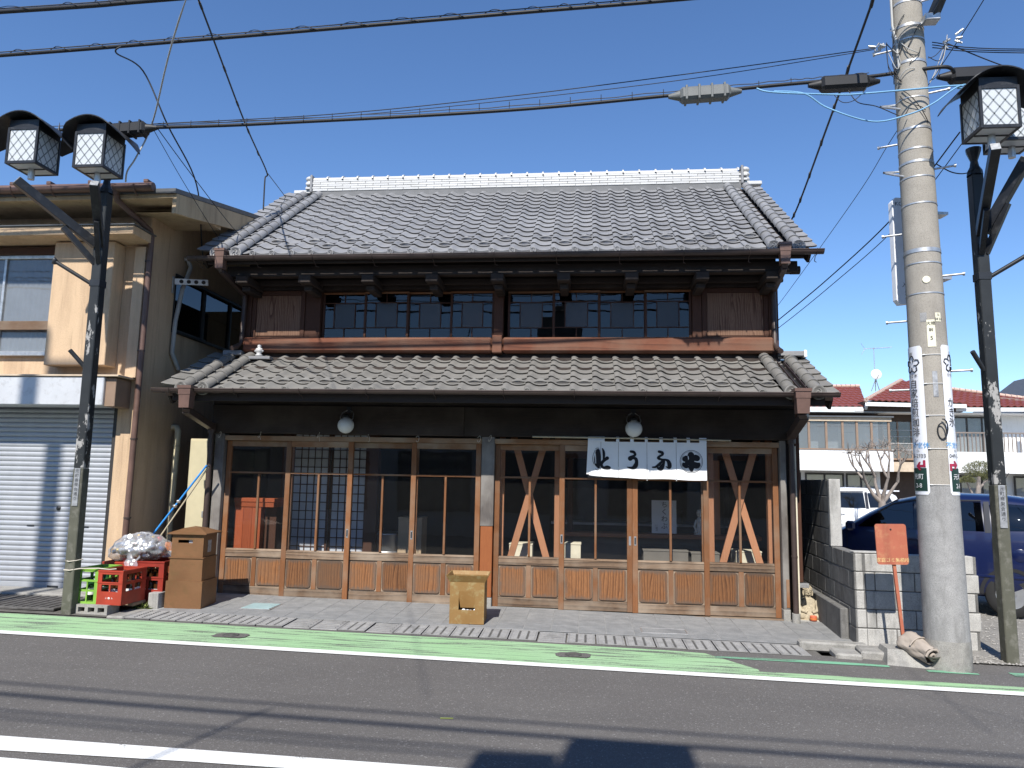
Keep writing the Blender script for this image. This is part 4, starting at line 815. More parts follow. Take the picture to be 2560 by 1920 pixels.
brush('brush_character', [[(1300, 342, 36), (1350, 360, 42), (1362, 392, 32), (1305, 425, 34), (1288, 455, 38), (1340, 478, 32), (1395, 482, 30)], [(1372, 488, 26), (1300, 562, 40), (1240, 606, 30), (1190, 610, 22)], [(1388, 482, 26), (1376, 550, 40), (1335, 622, 72), (1290, 628, 42), (1262, 600, 12)], [(1400, 478, 26), (1455, 505, 46), (1478, 570, 60), (1470, 615, 44), (1415, 600, 10)]])
def circ(cx, cy, r, w, a0=0, a1=360, sx=1.0): return [(cx + r * sx * math.cos(R(a0 + (a1 - a0) * k / 24)), cy + r * math.sin(R(a0 + (a1 - a0) * k / 24)), w) for k in range(25)]
brush('crest', [circ(1850, 512, 192, 7), circ(1850, 512, 174, 4), [(1845, 402, 112), (1850, 480, 150), (1850, 560, 140), (1852, 622, 100), (1855, 660, 56)], [(1812, 470, 70), (1765, 465, 108), (1742, 468, 96)], [(1810, 545, 80), (1765, 566, 122), (1742, 562, 104)], [(1890, 465, 90), (1925, 452, 116), (1948, 456, 104)], [(1890, 545, 90), (1935, 572, 124), (1952, 566, 108)]], bold=1.0)
brush('crest_slit', [[(1798, 425, 12), (1808, 500, 11), (1812, 585, 10)]], 'cloth_white', -0.0052); brush('crest_slit', [[(1700, 522, 10), (1735, 522, 12)]], 'cloth_white', -0.0052); brush('crest_slit', [[(1908, 508, 12), (1960, 520, 14), (2000, 518, 14)]], 'cloth_white', -0.0052)
brush('folded_crest', [[(243, 330, 60), (240, 400, 82), (236, 480, 96), (240, 560, 84), (255, 610, 40)], [(200, 290, 5), (230, 278, 6), (262, 284, 5)], [(196, 315, 5), (160, 400, 6), (152, 480, 6), (175, 560, 5)], [(196, 640, 6), (230, 652, 6), (262, 650, 5)]])
brush('folded_slit', [[(197, 380, 10), (203, 470, 10), (206, 545, 9)]], 'cloth_white', -0.0052)
for (gx, lab) in ((-2.228, 'left'), (1.450, 'right')):
    g = thing('globe_lamp', 'round white globe lamp on the beam over the %s' % ('left bay of doors' if lab == 'left' else 'noren curtain'), 'lamp', (gx, -0.15, 2.24), group='globe lamps over the doors')
    mb = MB(); mb.lathe((gx, -0.16, 2.235), [(0.0, -0.105)] + [(0.105 * math.sin(t), -0.105 * math.cos(t)) for t in [math.pi * k / 12 for k in range(1, 11)]] + [(0.035, 0.10), (0.035, 0.105)], 24); obj('globe', mb, M('globe_white'), g)
    mb = MB(); mb.lathe((gx, -0.16, 2.335), [(0.045, 0.0), (0.048, 0.01), (0.040, 0.035), (0.015, 0.05), (0.0, 0.05)], 16); obj('lamp_cap', mb, M('dark_metal'), g)
    mb = MB()
    for s in (-1, 1): mb.tube([(gx + s * 0.02, -0.056, 2.44), (gx + s * 0.075, -0.10, 2.40), (gx + s * 0.085, -0.14, 2.33), (gx + s * 0.06, -0.16, 2.285)], 0.007, 6)
    obj('bracket', mb, M('galv'), g); obj('wall_plate', MB().box(gx - 0.03, gx + 0.03, -0.062, -0.055, 2.41, 2.49, 0.002), M('dark_metal'), g)
for k, x in enumerate((-3.97, -3.42, -2.62, -1.95, -1.30, -0.50, -0.36)):
    mb = MB(); y = -0.062; z = 2.125
    pts = [(x + 0.02 * math.sin(t * 1.7 + k), y - 0.006 - 0.004 * math.cos(t * 2.1), z - 0.02 * t + 0.025 * math.sin(t * 2.3 + k)) for t in [0.35 * j for j in range(12)]]
    mb.tube(pts, 0.0028, 4); tag(obj('tied_string', mb, M('string')), 'knotted string on the beam, %s' % ('above the left corner post', 'above the leftmost door', 'above the second door from the left', 'just right of the left globe lamp', 'above the fourth door', 'left of the pair over the centre post', 'right of the pair over the centre post')[k], 'string', 'strings tied along the beam over the doors')
# ------------------------------------------------------------------ inside the shop
def braced(x0, x1, flip, lab):
    fr = thing('braced_frame', lab, 'brace', (x0, 0.22, 0.0), group='crossed wall braces behind the doors'); y = 0.20
    obj('stud', MB().box(x0, x0 + 0.07, y, y + 0.09, 0.03, 2.3, 0.004), M('brace_wood'), fr); obj('stud', MB().box(x1 - 0.07, x1, y, y + 0.09, 0.03, 2.3, 0.004), M('brace_wood'), fr)
    m = (x0 + x1) / 2; A = [(x0 + 0.10, 0.35), (x1 - 0.15, 2.25)]; B = [(x1 - 0.10, 0.35), (x0 + 0.15, 2.25)]
    for j, ((ax_, az), (bx, bz)) in enumerate((A, B)): obj('brace', MB().bar((ax_, y + 0.02 + 0.034 * j, az), (bx, y + 0.02 + 0.034 * j, bz), 0.032, 0.085, upv=(1, 0, 0), b=0.002), M('brace_wood'), fr)
braced(-0.265, 0.53, 0, 'crossed timber braces behind the glass just right of the centre post'); braced(2.40, 3.20, 0, 'crossed timber braces behind the rightmost door')
cw = thing('serving_counter', 'wooden serving counter with framed hatch behind the noren doors', 'counter', (1.5, 1.35, 0.03))
obj('counter_front', MB().box(0.55, 3.28, 1.35, 1.41, 0.03, 0.80), M('interior_wall'), cw); obj('counter_sill', MB().box(0.50, 3.28, 1.20, 1.55, 0.802, 0.86, 0.008), M('brace_wood'), cw)
obj('hatch_jamb', MB().box(2.62, 2.74, 1.30, 1.42, 0.862, 1.9, 0.004), M('brace_wood'), cw); obj('hatch_head', MB().box(0.50, 3.28, 1.30, 1.42, 1.902, 2.0, 0.004), M('brown_frame'), cw)
obj('inner_jamb', MB().box(0.60, 0.68, 1.30, 1.42, 0.862, 1.9, 0.004), M('brown_frame'), cw); obj('inner_mullion', MB().box(1.55, 1.60, 1.30, 1.42, 0.862, 1.9, 0.003), M('sash_dark'), cw)
ps = obj('poster', MB().box(1.78, 2.12, 1.17, 1.176, 0.875, 1.33), M('paper')); tag(ps, 'white paper notice with vertical hiragana standing on the counter sill', 'notice')
for k, ch in enumerate('ちくわぶ'): text('lettering', ch, 0.092, M('ink'), ps, Matrix.Translation((1.955, 1.1685, 1.265 - 0.098 * k)) @ Matrix.Rotation(R(90), 4, 'X'))
text('small_print', '二百円', 0.03, M('ink'), ps, Matrix.Translation((1.845, 1.1685, 0.95)) @ Matrix.Rotation(R(90), 4, 'X') @ Matrix.Rotation(R(-90), 4, 'Z'))
st = thing('figurine', 'small white seated figurine on the counter sill right of the notice', 'figurine', (2.46, 1.28, 0.862))
mb = MB(); mb.lathe((2.46, 1.28, 0.862), [(0.0, 0.0), (0.085, 0.0), (0.09, 0.03), (0.055, 0.10), (0.06, 0.17), (0.045, 0.22), (0.022, 0.25)], 14); obj('body', mb, M('statue_white'), st)
mb = MB(); mb.lathe((2.46, 1.27, 1.16), [(0.0, -0.055), (0.04, -0.045), (0.055, 0.0), (0.042, 0.045), (0.0, 0.06)], 14); obj('head', mb, M('statue_white'), st)
for s in (-1, 1): obj('arm', MB().tube([(2.46 + s * 0.05, 1.27, 1.06), (2.46 + s * 0.09, 1.22, 0.98), (2.46 + s * 0.06, 1.19, 0.90)], [0.02, 0.018, 0.014], 8), M('statue_white'), st)
for i, (x0, x1, y0, y1, z0, z1, mt, lab) in enumerate(((0.56, 0.80, 0.55, 0.85, 0.03, 0.76, 'box_cream', 'tall cream carton behind the glass left of the noren doors'), (-0.15, 0.16, 0.55, 0.85, 0.03, 0.74, 'box_cream', 'cream carton at the foot of the left crossed brace'), (2.80, 3.12, 0.55, 0.9, 0.03, 0.72, 'box_cream', 'cream carton at the foot of the right crossed brace'), (1.62, 2.2, 0.6, 1.0, 0.03, 0.70, 'interior_wall', 'long grey tray stack below the notice behind the glass'), (2.24, 2.6, 0.6, 1.0, 0.03, 0.68, 'interior_wall', 'short grey tray stack right of the long one'), (-1.78, -1.44, 1.0, 1.35, 0.03, 1.02, 'cardboard', 'tall pile of brown cardboard boxes behind the left bay glass'))):
    r = thing('carton', lab, 'carton', ((x0 + x1) / 2, (y0 + y1) / 2, z0)); obj('carton_body', MB().box(x0, x1, y0, y1, z0, z1 - 0.02, 0.004), M(mt), r); obj('lid', MB().box(x0 - 0.006, x1 + 0.006, y0 - 0.006, y1 + 0.006, z1 - 0.0195, z1, 0.003), M(mt), r)
# back kitchen seen over the counter
kb = thing('kitchen_shelf', 'pale kitchen shelves with trays glimpsed over the counter', 'shelf', (1.3, 3.3, 0.03)); obj('splash_board', MB().box(0.3, 3.2, 3.50, 3.55, 0.6, 1.45), M('interior_wall'), kb); obj('work_top', MB().box(0.3, 3.2, 3.0, 3.49, 0.86, 0.90), M('steel'), kb)
obj('shelf_plank', MB().box(0.9, 1.9, 3.3, 3.49, 1.62, 1.66), M('white_plastic'), kb); obj('tray', MB().box(1.15, 1.5, 3.32, 3.48, 1.662, 1.82), M('white_plastic'), kb); obj('tray', MB().box(1.56, 1.75, 3.32, 3.48, 1.662, 1.80), M('white_plastic'), kb); obj('pot', MB().lathe((2.3, 3.2, 0.90), [(0.0, 0.0), (0.16, 0.0), (0.16, 0.22), (0.15, 0.22), (0.15, 0.02)], 18), M('steel'), kb)
# left bay: shoji, chest, drum
for (x0, x1, lab) in ((-3.36, -2.80, 'left'), (-2.80 + 0.0, -2.26, 'right')):
    y = 0.95 if lab == 'left' else 1.0
    sj = thing('shoji_screen', 'white paper shoji screen with dark lattice behind the %s door of the left bay' % ('first' if lab == 'left' else 'second'), 'shoji', (x0, y, 0.03), group='shoji screens in the left bay')
    obj('paper_sheet', MB().box(x0, x1, y + 0.012, y + 0.016, 0.10, 2.2), M('shoji_paper'), sj)
    for a in (x0, x1 - 0.03): obj('stile', MB().box(a, a + 0.03, y - 0.01, y + 0.011, 0.03, 2.24), M('brown_frame'), sj)
    for z in (0.03, 2.2): obj('rail', MB().box(x0 + 0.0305, x1 - 0.0305, y - 0.01, y + 0.011, z, z + 0.06), M('brown_frame'), sj)
    n = 4
    for k in range(1, n + 1): xx = x0 + 0.03 + (x1 - x0 - 0.06) * k / (n + 1); obj('lattice_bar', MB().box(xx - 0.006, xx + 0.006, y - 0.002, y + 0.0115, 0.091, 2.199), M('brown_frame'), sj)
    for k in range(1, 17): zz = 0.09 + 2.11 * k / 17; obj('lattice_bar', MB().box(x0 + 0.031, x1 - 0.031, y - 0.006, y - 0.0025, zz - 0.006, zz + 0.006), M('brown_frame'), sj)
obj('inner_post', MB().box(-3.50, -3.37, 0.9, 1.02, 0.03, 2.5), M('brown_frame'), SH); obj('inner_post', MB().box(-2.25, -2.08, 0.9, 1.04, 0.03, 2.5), M('brown_frame'), SH); obj('inner_plaster', MB().box(-3.97, -3.51, 1.0, 1.04, 0.03, 2.6), M('interior_dark'), SH)
ch = thing('chest', 'red-brown wooden chest standing behind the leftmost door', 'chest', (-3.62, 0.30, 0.03))
for k in range(3): obj('side_plank', MB().box(-3.83 + 0.122 * k, -3.83 + 0.12 * (k + 1) + 0.002 * k, 0.22, 0.34, 0.03, 1.15, 0.002), M('chest_wood'), ch)
obj('chest_body', MB().box(-3.83, -3.30, 0.341, 0.68, 0.03, 1.15), M('brown_frame'), ch); obj('cornice', MB().box(-3.845, -3.28, 0.20, 0.70, 1.215, 1.27, 0.006), M('chest_wood'), ch); obj('frieze', MB().box(-3.835, -3.29, 0.21, 0.69, 1.151, 1.2145, 0.003), M('chest_wood'), ch)
dr = thing('steel_drum', 'low polished steel drum behind the third door of the left bay', 'drum', (-1.98, 1.2, 0.03)); obj('drum_wall', MB().lathe((-1.98, 1.2, 0.03), [(0.0, 0.0), (0.24, 0.0), (0.24, 0.74), (0.25, 0.75), (0.23, 0.76), (0.0, 0.72)], 28), M('steel'), dr)
obj('drum_band', MB().lathe((-1.98, 1.2, 0.5), [(0.241, 0.0), (0.248, 0.01), (0.248, 0.03), (0.241, 0.04)], 28), M('galv'), dr)

# ------------------------------------------------------------------ stuccoed house on the left
LB = thing('stucco_house', 'beige stucco two-storey house with a grey roller shutter left of the shop', 'house', (-6.0, 0.0, 0.0))
FX, FY = -4.97, -0.38      # its right-hand corner
obj('front_wall', MB().box(-12, FX, FY, FY + 0.15, 2.78, 5.25), M('stucco'), LB); obj('side_wall', MB().box(FX - 0.15, FX, FY + 0.1501, 0.28, -0.05, 5.4), M('stucco'), LB)
obj('side_wall', MB().box(FX - 0.15, FX, 0.2801, 2.9, -0.05, 3.55), M('stucco'), LB); obj('side_wall', MB().box(FX - 0.15, FX, 0.2801, 2.9, 4.40, 5.4), M('stucco'), LB); obj('side_wall', MB().box(FX - 0.15, FX, 2.9001, 7.0, -0.05, 5.4), M('stucco'), LB)
obj('wall_strip', MB().box(-5.22, FX - 0.0, FY, FY + 0.15, -0.05, 2.7795), M('stucco'), LB); obj('shutter_back', MB().box(-12, -5.22, FY + 0.25, FY + 0.30, -0.05, 2.78), M('interior_dark'), LB)
obj('rear_wall', MB().box(-12, FX, 7.0, 7.15, -0.05, 5.4), M('stucco'), LB)
# roller shutter: slats
sh = obj('roller_shutter', MB().box(-9.0, -5.285, FY + 0.13, FY + 0.14, 0.06, 2.42), M('shutter_metal'), LB)
sm_ = MB(); pr = [(0.0, 0.0), (0.010, 0.006), (0.016, 0.022), (0.016, 0.040), (0.010, 0.056), (0.0, 0.062)]
vs = []; 
for x in (-9.0, -5.285): vs += [(x, FY + 0.128 - a_, b_) for a_, b_ in pr]
sm_.add(vs, [(i, 6 + i, 7 + i, i + 1)[::-1] for i in range(5)], False); slm = sm_.mesh('slat', ORG[LB])
for k in range(35):
    o = link('slat', slm, M('shutter_metal'), sh); o.location = (0, 0, 0.155 + 0.0645 * k)
obj('bottom_bar', MB().box(-9.0, -5.285, FY + 0.105, FY + 0.1295, 0.058, 0.152, 0.004), M('shutter_metal'), sh); lk = obj('shutter_lock', MB().box(-6.05, -5.90, FY + 0.100, FY + 0.1045, 0.085, 0.115, 0.003), M('dark_metal'), sh)
for x in (-6.42, -5.66): obj('finger_slot', MB().box(x, x + 0.10, FY + 0.106, FY + 0.1115, 0.86, 0.875), M('dark_metal'), sh)
obj('key_hole', MB().lathe((-6.0, FY + 0.108, 1.10), [(0.0, -0.004), (0.03, -0.003), (0.03, 0.004)], 14, 'Y'), M('dark_metal'), sh)
obj('shutter_jamb', MB().box(-5.284, -5.222, FY + 0.02, FY + 0.20, -0.03, 2.42, 0.004), M('sash_dark'), LB)
obj('shutter_housing', MB().box(-12, -5.20, -0.74, FY - 0.001, 2.41, 2.775, 0.01), M('fascia_metal'), LB); obj('housing_end', MB().box(-5.199, -5.06, -0.70, FY - 0.001, 2.40, 2.765, 0.006), M('sash_brown'), LB)
obj('housing_flashing', MB().box(-12, -5.0, -0.76, FY - 0.001, 2.777, 2.80, 0.003), M('beige_metal'), LB)
# upper floor: protruding panel, window, canopy
obj('shutter_box_panel', MB().box(-6.14, -5.30, -0.62, FY - 0.001, 2.94, 4.585, 0.008), M('stucco'), LB)
obj('wall_pilaster', MB().box(-5.12, FX + 0.002, -0.46, FY - 0.001, 2.80, 4.56, 0.006), M('stucco'), LB)
cp = obj('canopy', MB().box(-12, -4.90, -0.86, FY - 0.001, 4.60, 4.715, 0.006), M('stucco'), LB); obj('canopy_flashing', MB().box(-12, -4.88, -0.88, FY - 0.002, 4.716, 4.735, 0.003), M('roof_metal'), cp)
wf = obj('window', MB().box(-8.2, -6.20, FY - 0.05, FY - 0.001, 4.42, 4.47, 0.004), M('galv'), LB)
for x in (-6.235, -6.985, -7.7): obj('window_stile', MB().box(x - 0.018, x + 0.018, FY - 0.045, FY - 0.002, 3.15, 4.4195, 0.003), M('galv'), wf)
obj('window_sill', MB().box(-8.2, -6.17, FY - 0.07, FY - 0.001, 3.09, 3.1495, 0.004), M('galv'), wf)
for a, b_ in ((-6.967, -6.253), (-7.68, -7.003)):
    obj('window_pane', MB().add([(a, FY - 0.02, 3.15), (b_, FY - 0.02, 3.15), (b_, FY - 0.02, 4.42), (a, FY - 0.02, 4.42)], [(0, 1, 2, 3)]), M('house_glass'), wf)
    mb = MB(); mb.grid(40, 1, lambda u, v: (a + (b_ - a) * u, FY - 0.010 + 0.006 * math.sin(u * 60), 3.16 + 1.25 * v)); obj('lace_curtain', mb, M('curtain'), wf)
obj('guard_plank', MB().box(-8.2, -6.16, FY - 0.11, FY - 0.08, 3.43, 3.55, 0.004), M('rail_plank'), wf); obj('blind_head', MB().box(-8.2, -6.17, FY - 0.10, FY - 0.001, 4.471, 4.56, 0.004), M('brown_frame'), wf)
# eave, gutter, roof
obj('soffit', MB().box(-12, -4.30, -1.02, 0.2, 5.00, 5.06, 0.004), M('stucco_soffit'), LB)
mb = MB(); mb.add([(-12, -1.06, 5.05), (-4.25, -1.06, 5.05), (-4.25, 7.4, 6.85), (-12, 7.4, 6.85), (-12, -1.06, 5.11), (-4.25, -1.06, 5.11), (-4.25, 7.4, 6.91), (-12, 7.4, 6.91)], [(0, 3, 2, 1), (4, 5, 6, 7), (0, 1, 5, 4), (1, 2, 6, 5), (2, 3, 7, 6), (3, 0, 4, 7)]); lroof = obj('roof', mb, M('roof_metal'), LB)
mb = MB(); mb.prism([(-1.02, 5.055), (-1.02, 4.80), (-0.7, 4.86), (7.3, 6.58), (7.3, 6.80)], (-4.28, 0, 0), YA, ZA, 0.05); obj('barge_board', mb, M('stucco_soffit'), lroof)
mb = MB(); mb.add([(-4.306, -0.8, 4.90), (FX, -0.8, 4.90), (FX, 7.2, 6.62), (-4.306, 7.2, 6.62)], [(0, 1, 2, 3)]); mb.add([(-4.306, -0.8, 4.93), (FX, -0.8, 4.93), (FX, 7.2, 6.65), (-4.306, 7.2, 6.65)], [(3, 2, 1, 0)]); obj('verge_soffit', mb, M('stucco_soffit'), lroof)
gt = obj('gutter', MB().tube([(-12, -1.10, 5.125), (-4.52, -1.10, 5.118)], 0.055, 10), M('hopper_brown'), LB)
for k in range(6): obj('gutter_bracket', MB().tube([(-4.75 - 0.55 * k, -1.16, 5.14), (-4.75 - 0.55 * k, -1.13, 5.05), (-4.75 - 0.55 * k, -1.05, 5.03)], 0.008, 5), M('hopper_brown'), gt)
for x in (-4.62, -5.36, -5.92, -6.42): obj('eave_hook', MB().box(x - 0.03, x + 0.03, -1.12, -1.0, 5.175, 5.215, 0.004), M('hopper_brown'), lroof)
mb = MB(); mb.tube([(-5.03, -1.08, 5.10), (-5.03, -1.04, 4.98), (-4.93, -0.46, 4.78), (-4.915, -0.44, 4.70), (-4.925, -0.44, 2.4), (-4.94, -0.44, 0.05)], 0.038, 10); dpz = obj('down_pipe', mb, M('hopper_brown'), LB)
for z in (4.35, 3.15, 2.0, 1.0): obj('pipe_clip', MB().tube([(-4.927, -0.44, z), (-4.927, -0.44, z + 0.02)], 0.046, 10), M('gutter_brown'), dpz)
obj('rain_hopper', MB().lathe((-5.03, -1.09, 5.02), [(0.03, 0.0), (0.05, 0.04), (0.07, 0.10), (0.07, 0.13)], 12), M('hopper_brown'), LB)
# side window with sliding frames, laundry bracket, conduits
sw = obj('side_window', MB().box(FX - 0.10, FX + 0.02, 0.28, 2.9, 4.36, 4.40), M('sash_dark'), LB); obj('window_sill', MB().box(FX - 0.10, FX + 0.03, 0.28, 2.9, 3.55, 3.59), M('sash_dark'), sw)
for y in (0.30, 1.14, 1.98, 2.84): obj('window_stile', MB().box(FX - 0.06, FX + 0.0, y - 0.025, y + 0.025, 3.5905, 4.3595), M('sash_dark'), sw)
for a, b_ in ((0.325, 1.115), (1.165, 1.955), (2.005, 2.815)): obj('window_pane', MB().add([(FX - 0.03, a, 3.59), (FX - 0.03, b_, 3.59), (FX - 0.03, b_, 4.36), (FX - 0.03, a, 4.36)], [(0, 1, 2, 3)]), M('car_glass'), sw)
obj('screen_frame', MB().box(FX + 0.02, FX + 0.05, 0.30, 1.14, 3.56, 3.60), M('dark_metal'), sw); obj('room_dark', MB().box(FX - 1.0, FX - 0.9, 0.28, 2.9, 3.5, 4.4), M('interior_dark'), LB)
lbk = thing('laundry_bracket', 'white metal laundry-pole bracket with round holes on the beige side wall', 'bracket', (FX, 0.25, 4.27)); obj('wall_plate', MB().box(FX + 0.001, FX + 0.02, 0.20, 0.25, 4.10, 4.34, 0.003), M('galv'), lbk)
mb = MB(); mb.bar((FX + 0.03, 0.22, 4.27), (FX + 0.42, 0.42, 4.30), 0.012, 0.085, b=0.004); ar = obj('arm', mb, M('white_plastic'), lbk)
for k in range(4):
    t = 0.2 + 0.22 * k; c = Vector((FX + 0.03, 0.22, 4.27)).lerp(Vector((FX + 0.42, 0.42, 4.30)), t); mb = MB(); n = Vector((0.2, -0.39, 0)).normalized(); mb.tube([c + n * 0.0065, c + n * 0.009], 0.028, 12); obj('hole', mb, M('interior_dark'), ar)
mb = MB(); mb.tube([(FX + 0.02, 0.44, 4.66), (FX + 0.06, 0.46, 4.66), (FX + 0.08, 0.52, 4.56), (FX + 0.06, 0.38, 4.2), (FX + 0.05, 0.28, 3.7), (FX + 0.05, 0.26, 3.25), (FX + 0.05, 0.45, 3.05)], 0.030, 10); tag(obj('conduit_hose', mb, M('grey_pipe')), 'grey flexible conduit hanging down the beige side wall', 'conduit')
yp = thing('vent_pipe', 'cream plastic pipe rising up the beige wall behind the crates', 'pipe', (-4.88, 0.5, 0.02)); mb = MB(); mb.tube([(FX, 0.5, 2.22), (-4.90, 0.48, 2.22), (-4.86, 0.46, 2.17), (-4.855, 0.45, 2.05), (-4.87, 0.42, 0.02)], 0.042, 12); obj('pipe', mb, M('cream_pipe'), yp)
for z in (1.95, 1.0): obj('pipe_clip', MB().tube([(-4.858, 0.45, z), (-4.858, 0.45, z + 0.025)], 0.048, 12), M('cream_metal'), yp)
ypn = thing('meter_cabinet', 'tall cream metal cabinet in the gap between house and shop', 'cabinet', (-4.40, 0.3, 0.02)); obj('cabinet_body', MB().box(-4.53, -4.235, 0.22, 0.55, 0.02, 2.055, 0.008), M('cream_metal'), ypn); obj('cabinet_door', MB().box(-4.515, -4.25, 0.208, 0.2195, 0.08, 2.03, 0.004), M('cream_metal'), ypn); obj('latch', MB().box(-4.29, -4.27, 0.200, 0.2075, 1.0, 1.08, 0.002), M('galv'), ypn)
obj('corner_roughcast', MB().box(-4.985, FX + 0.004, -0.395, -0.3805, -0.02, 2.30), M('stucco'), LB)

# ------------------------------------------------------------------ things beside the left lamp post
def crate(lab, x, y, z, w, d, h, mat, rot=0.0, emblem=False, style=0):
    c = thing('bottle_crate', lab, 'crate', (x, y, z), rot, 'bottle crates by the lamp post', local=True); t = 0.012
    def lev(L):
        us = [0, L * 0.15, L * 0.47, L * 0.53, L * 0.85, L]
        vv = [0, h * 0.06, h * 0.34, h * 0.40, h * 0.62, h * 0.68, h * 0.90, h] if style == 0 else [0, h * 0.36, h * 0.38, h * 0.58, h * 0.66, h * 0.88, h * 0.90, h]
        holes = {(1, 1), (3, 1), (1, 3), (3, 3), (1, 5), (2, 5), (3, 5)} if style == 0 else {(1, 2), (3, 2), (1, 4), (2, 4), (3, 4)}
        return us, vv, holes
    us, vv, hl = lev(w); us2, vv2, hl2 = lev(d)
    for nm, o, ax, U_, H_ in (('front_wall', (-w / 2, -d / 2, 0), XA, us, hl), ('back_wall', (-w / 2, d / 2, 0), XA, us, hl)):
        obj(nm, plate(MB(), o, ax, ZA, U_, vv, H_, t), M(mat), c)
    for s in (-1, 1): obj('side_wall', plate(MB(), (s * w / 2, -d / 2 + t / 2, 0), YA, ZA, [u * (1 - t / d) for u in us2], vv2, hl2, t), M(mat), c)
    obj('floor_grid', plate(MB(), (-w / 2 + t, -d / 2 + t, 0.012), XA, YA, [(w - 2 * t) * k / 9 for k in range(10)], [(d - 2 * t) * k / 9 for k in range(10)], {(i, j) for i in (1, 3, 5, 7) for j in (1, 3, 5, 7)}, 0.01), M(mat), c)
    for zz in (h - 0.012, h * 0.64):
        mb = MB(); e = 0.012; us3 = [0, e, w + e, w + 2 * e]; plate(mb, (-w / 2 - e, -d / 2 - e, zz), XA, YA, [0, e * 1.6, w + e * 0.4, w + 2 * e], [0, e * 1.6, d + e * 0.4, d + 2 * e], {(1, 1)}, 0.012); obj('rim', mb, M(mat), c)
    for sx in (-1, 1):
        for sy in (-1, 1): obj('corner_rib', MB().box(sx * w / 2 - 0.008, sx * w / 2 + 0.008, sy * (d / 2) - 0.008, sy * (d / 2) + 0.008, 0.0, h, 0.002), M(mat), c)
    if emblem:
        mb = MB(); mb.lathe((0, -d / 2 - t / 2 - 0.0005, h * 0.19), [(0.0, -0.001), (0.0125, -0.001), (0.0125, 0.0)], 20, 'Y'); obj('emblem_disc', mb, M('arrow_white'), c)
        text('emblem_mark', '人', 0.02, M(mat), c, Matrix.Translation((0, -d / 2 - t / 2 - 0.003, h * 0.19)) @ Matrix.Rotation(R(90), 4, 'X'))
        for s, chh in ((-1, 'ユ'), (1, 'ヨ')): text('emblem_letter', chh, 0.022, M('arrow_white'), c, Matrix.Translation((s * 0.036, -d / 2 - t / 2 - 0.002, h * 0.19)) @ Matrix.Rotation(R(90), 4, 'X'))
    return c
def bottle(x, y, z, h, mat, lab, grp):
    b_ = thing('bottle', lab, 'bottle', (x, y, z), 0, grp, local=True); r = h * 0.135
    obj('glass_body', MB().lathe((0, 0, 0), [(0, 0), (r, 0), (r, h * 0.52), (r * 0.9, h * 0.6), (r * 0.42, h * 0.74), (r * 0.38, h * 0.95), (r * 0.45, h * 0.955), (r * 0.45, h), (0, h)], 12), M(mat), b_)
    obj('paper_label', MB().lathe((0, 0, 0), [(r + 0.001, h * 0.18), (r + 0.001, h * 0.42)], 12), M('white_plastic'), b_)
hb = thing('hollow_block', 'grey hollow concrete block carrying the front crates', 'concrete block', (-4.56, -1.42, gz(-4.56, -1.42)), R(-3), local=True)
mb = MB(); plate(mb, (-0.195, 0, 0), XA, ZA, [0, 0.035, 0.115, 0.155, 0.235, 0.275, 0.355, 0.39], [0, 0.025, 0.078, 0.105], {(1, 1), (3, 1), (5, 1)}, 0.20); obj('block_body', mb, M('kerb_concrete'), hb)
obj('web', MB().box(-0.19, 0.19, 0.06, 0.10, 0.024, 0.08), M('earth'), hb)
tag(obj('plank', MB().box(-4.83, -4.22, -1.30, -1.05, 0.085, 0.122, 0.004), M('rail_plank')), 'weathered plank under the back of the front crates', 'plank')
c1 = crate('bright green bottle crate next to the lamp post foot', -4.672, -1.265, 0.124, 0.25, 0.38, 0.385, 'crate_green', R(-2))
c2 = crate('red bottle crate with a round white emblem on its front', -4.385, -1.275, 0.122, 0.29, 0.40, 0.375, 'crate_red', R(-3), True, 1)
c3 = crate('red bottle crate half hidden behind the green one under the can bag', -4.67, -0.80, 0.03, 0.32, 0.36, 0.50, 'crate_red', 0, False, 1)
c4 = crate('large dark red bottle crate nearest the brown letter box', -4.265, -0.78, 0.03, 0.36, 0.44, 0.52, 'crate_red_dark', R(4), False, 1)
for (x, y, m_, l_, g_, zz) in ((-4.72, -1.33, 'bottle_green', 'dark green bottle at the front left of the bright green crate', 'bottles in the green crate', 0.15), (-4.63, -1.33, 'bottle_green', 'dark green bottle at the front right of the bright green crate', 'bottles in the green crate', 0.15), (-4.70, -1.20, 'bottle_green', 'dark green bottle in the second row of the bright green crate', 'bottles in the green crate', 0.15),
                           (-4.45, -1.35, 'bottle_brown', 'leftmost dark brown bottle in the red emblem crate', 'bottles in the red emblem crate', 0.15), (-4.36, -1.36, 'bottle_brown', 'middle dark brown bottle in the red emblem crate', 'bottles in the red emblem crate', 0.15), (-4.29, -1.28, 'bottle_brown', 'rightmost dark brown bottle in the red emblem crate', 'bottles in the red emblem crate', 0.15)):
    bottle(x, y, zz, 0.31, m_, l_, g_)
for (cx, cy, m_, l_, g_, nx) in ((-4.672, -1.14, 'bottle_green', 'dark green bottle in the back rows of the bright green crate', 'bottles in the green crate', 2), (-4.38, -1.17, 'bottle_brown', 'dark brown bottle in the back rows of the red emblem crate', 'bottles in the red emblem crate', 3), (-4.67, -0.86, 'bottle_brown', 'dark brown bottle in the red crate under the can bag', 'bottles in the half hidden red crate', 3), (-4.265, -0.86, 'bottle_brown', 'dark brown bottle in the large dark red crate', 'bottles in the large dark red crate', 3)):
    for i in range(nx):
        for j in range(2): bottle(cx + (i - (nx - 1) / 2) * 0.088, cy - 0.045 + 0.09 * j, 0.15 if cy < -1 else 0.06, 0.31 if cy < -1 else 0.40, m_, l_, g_)
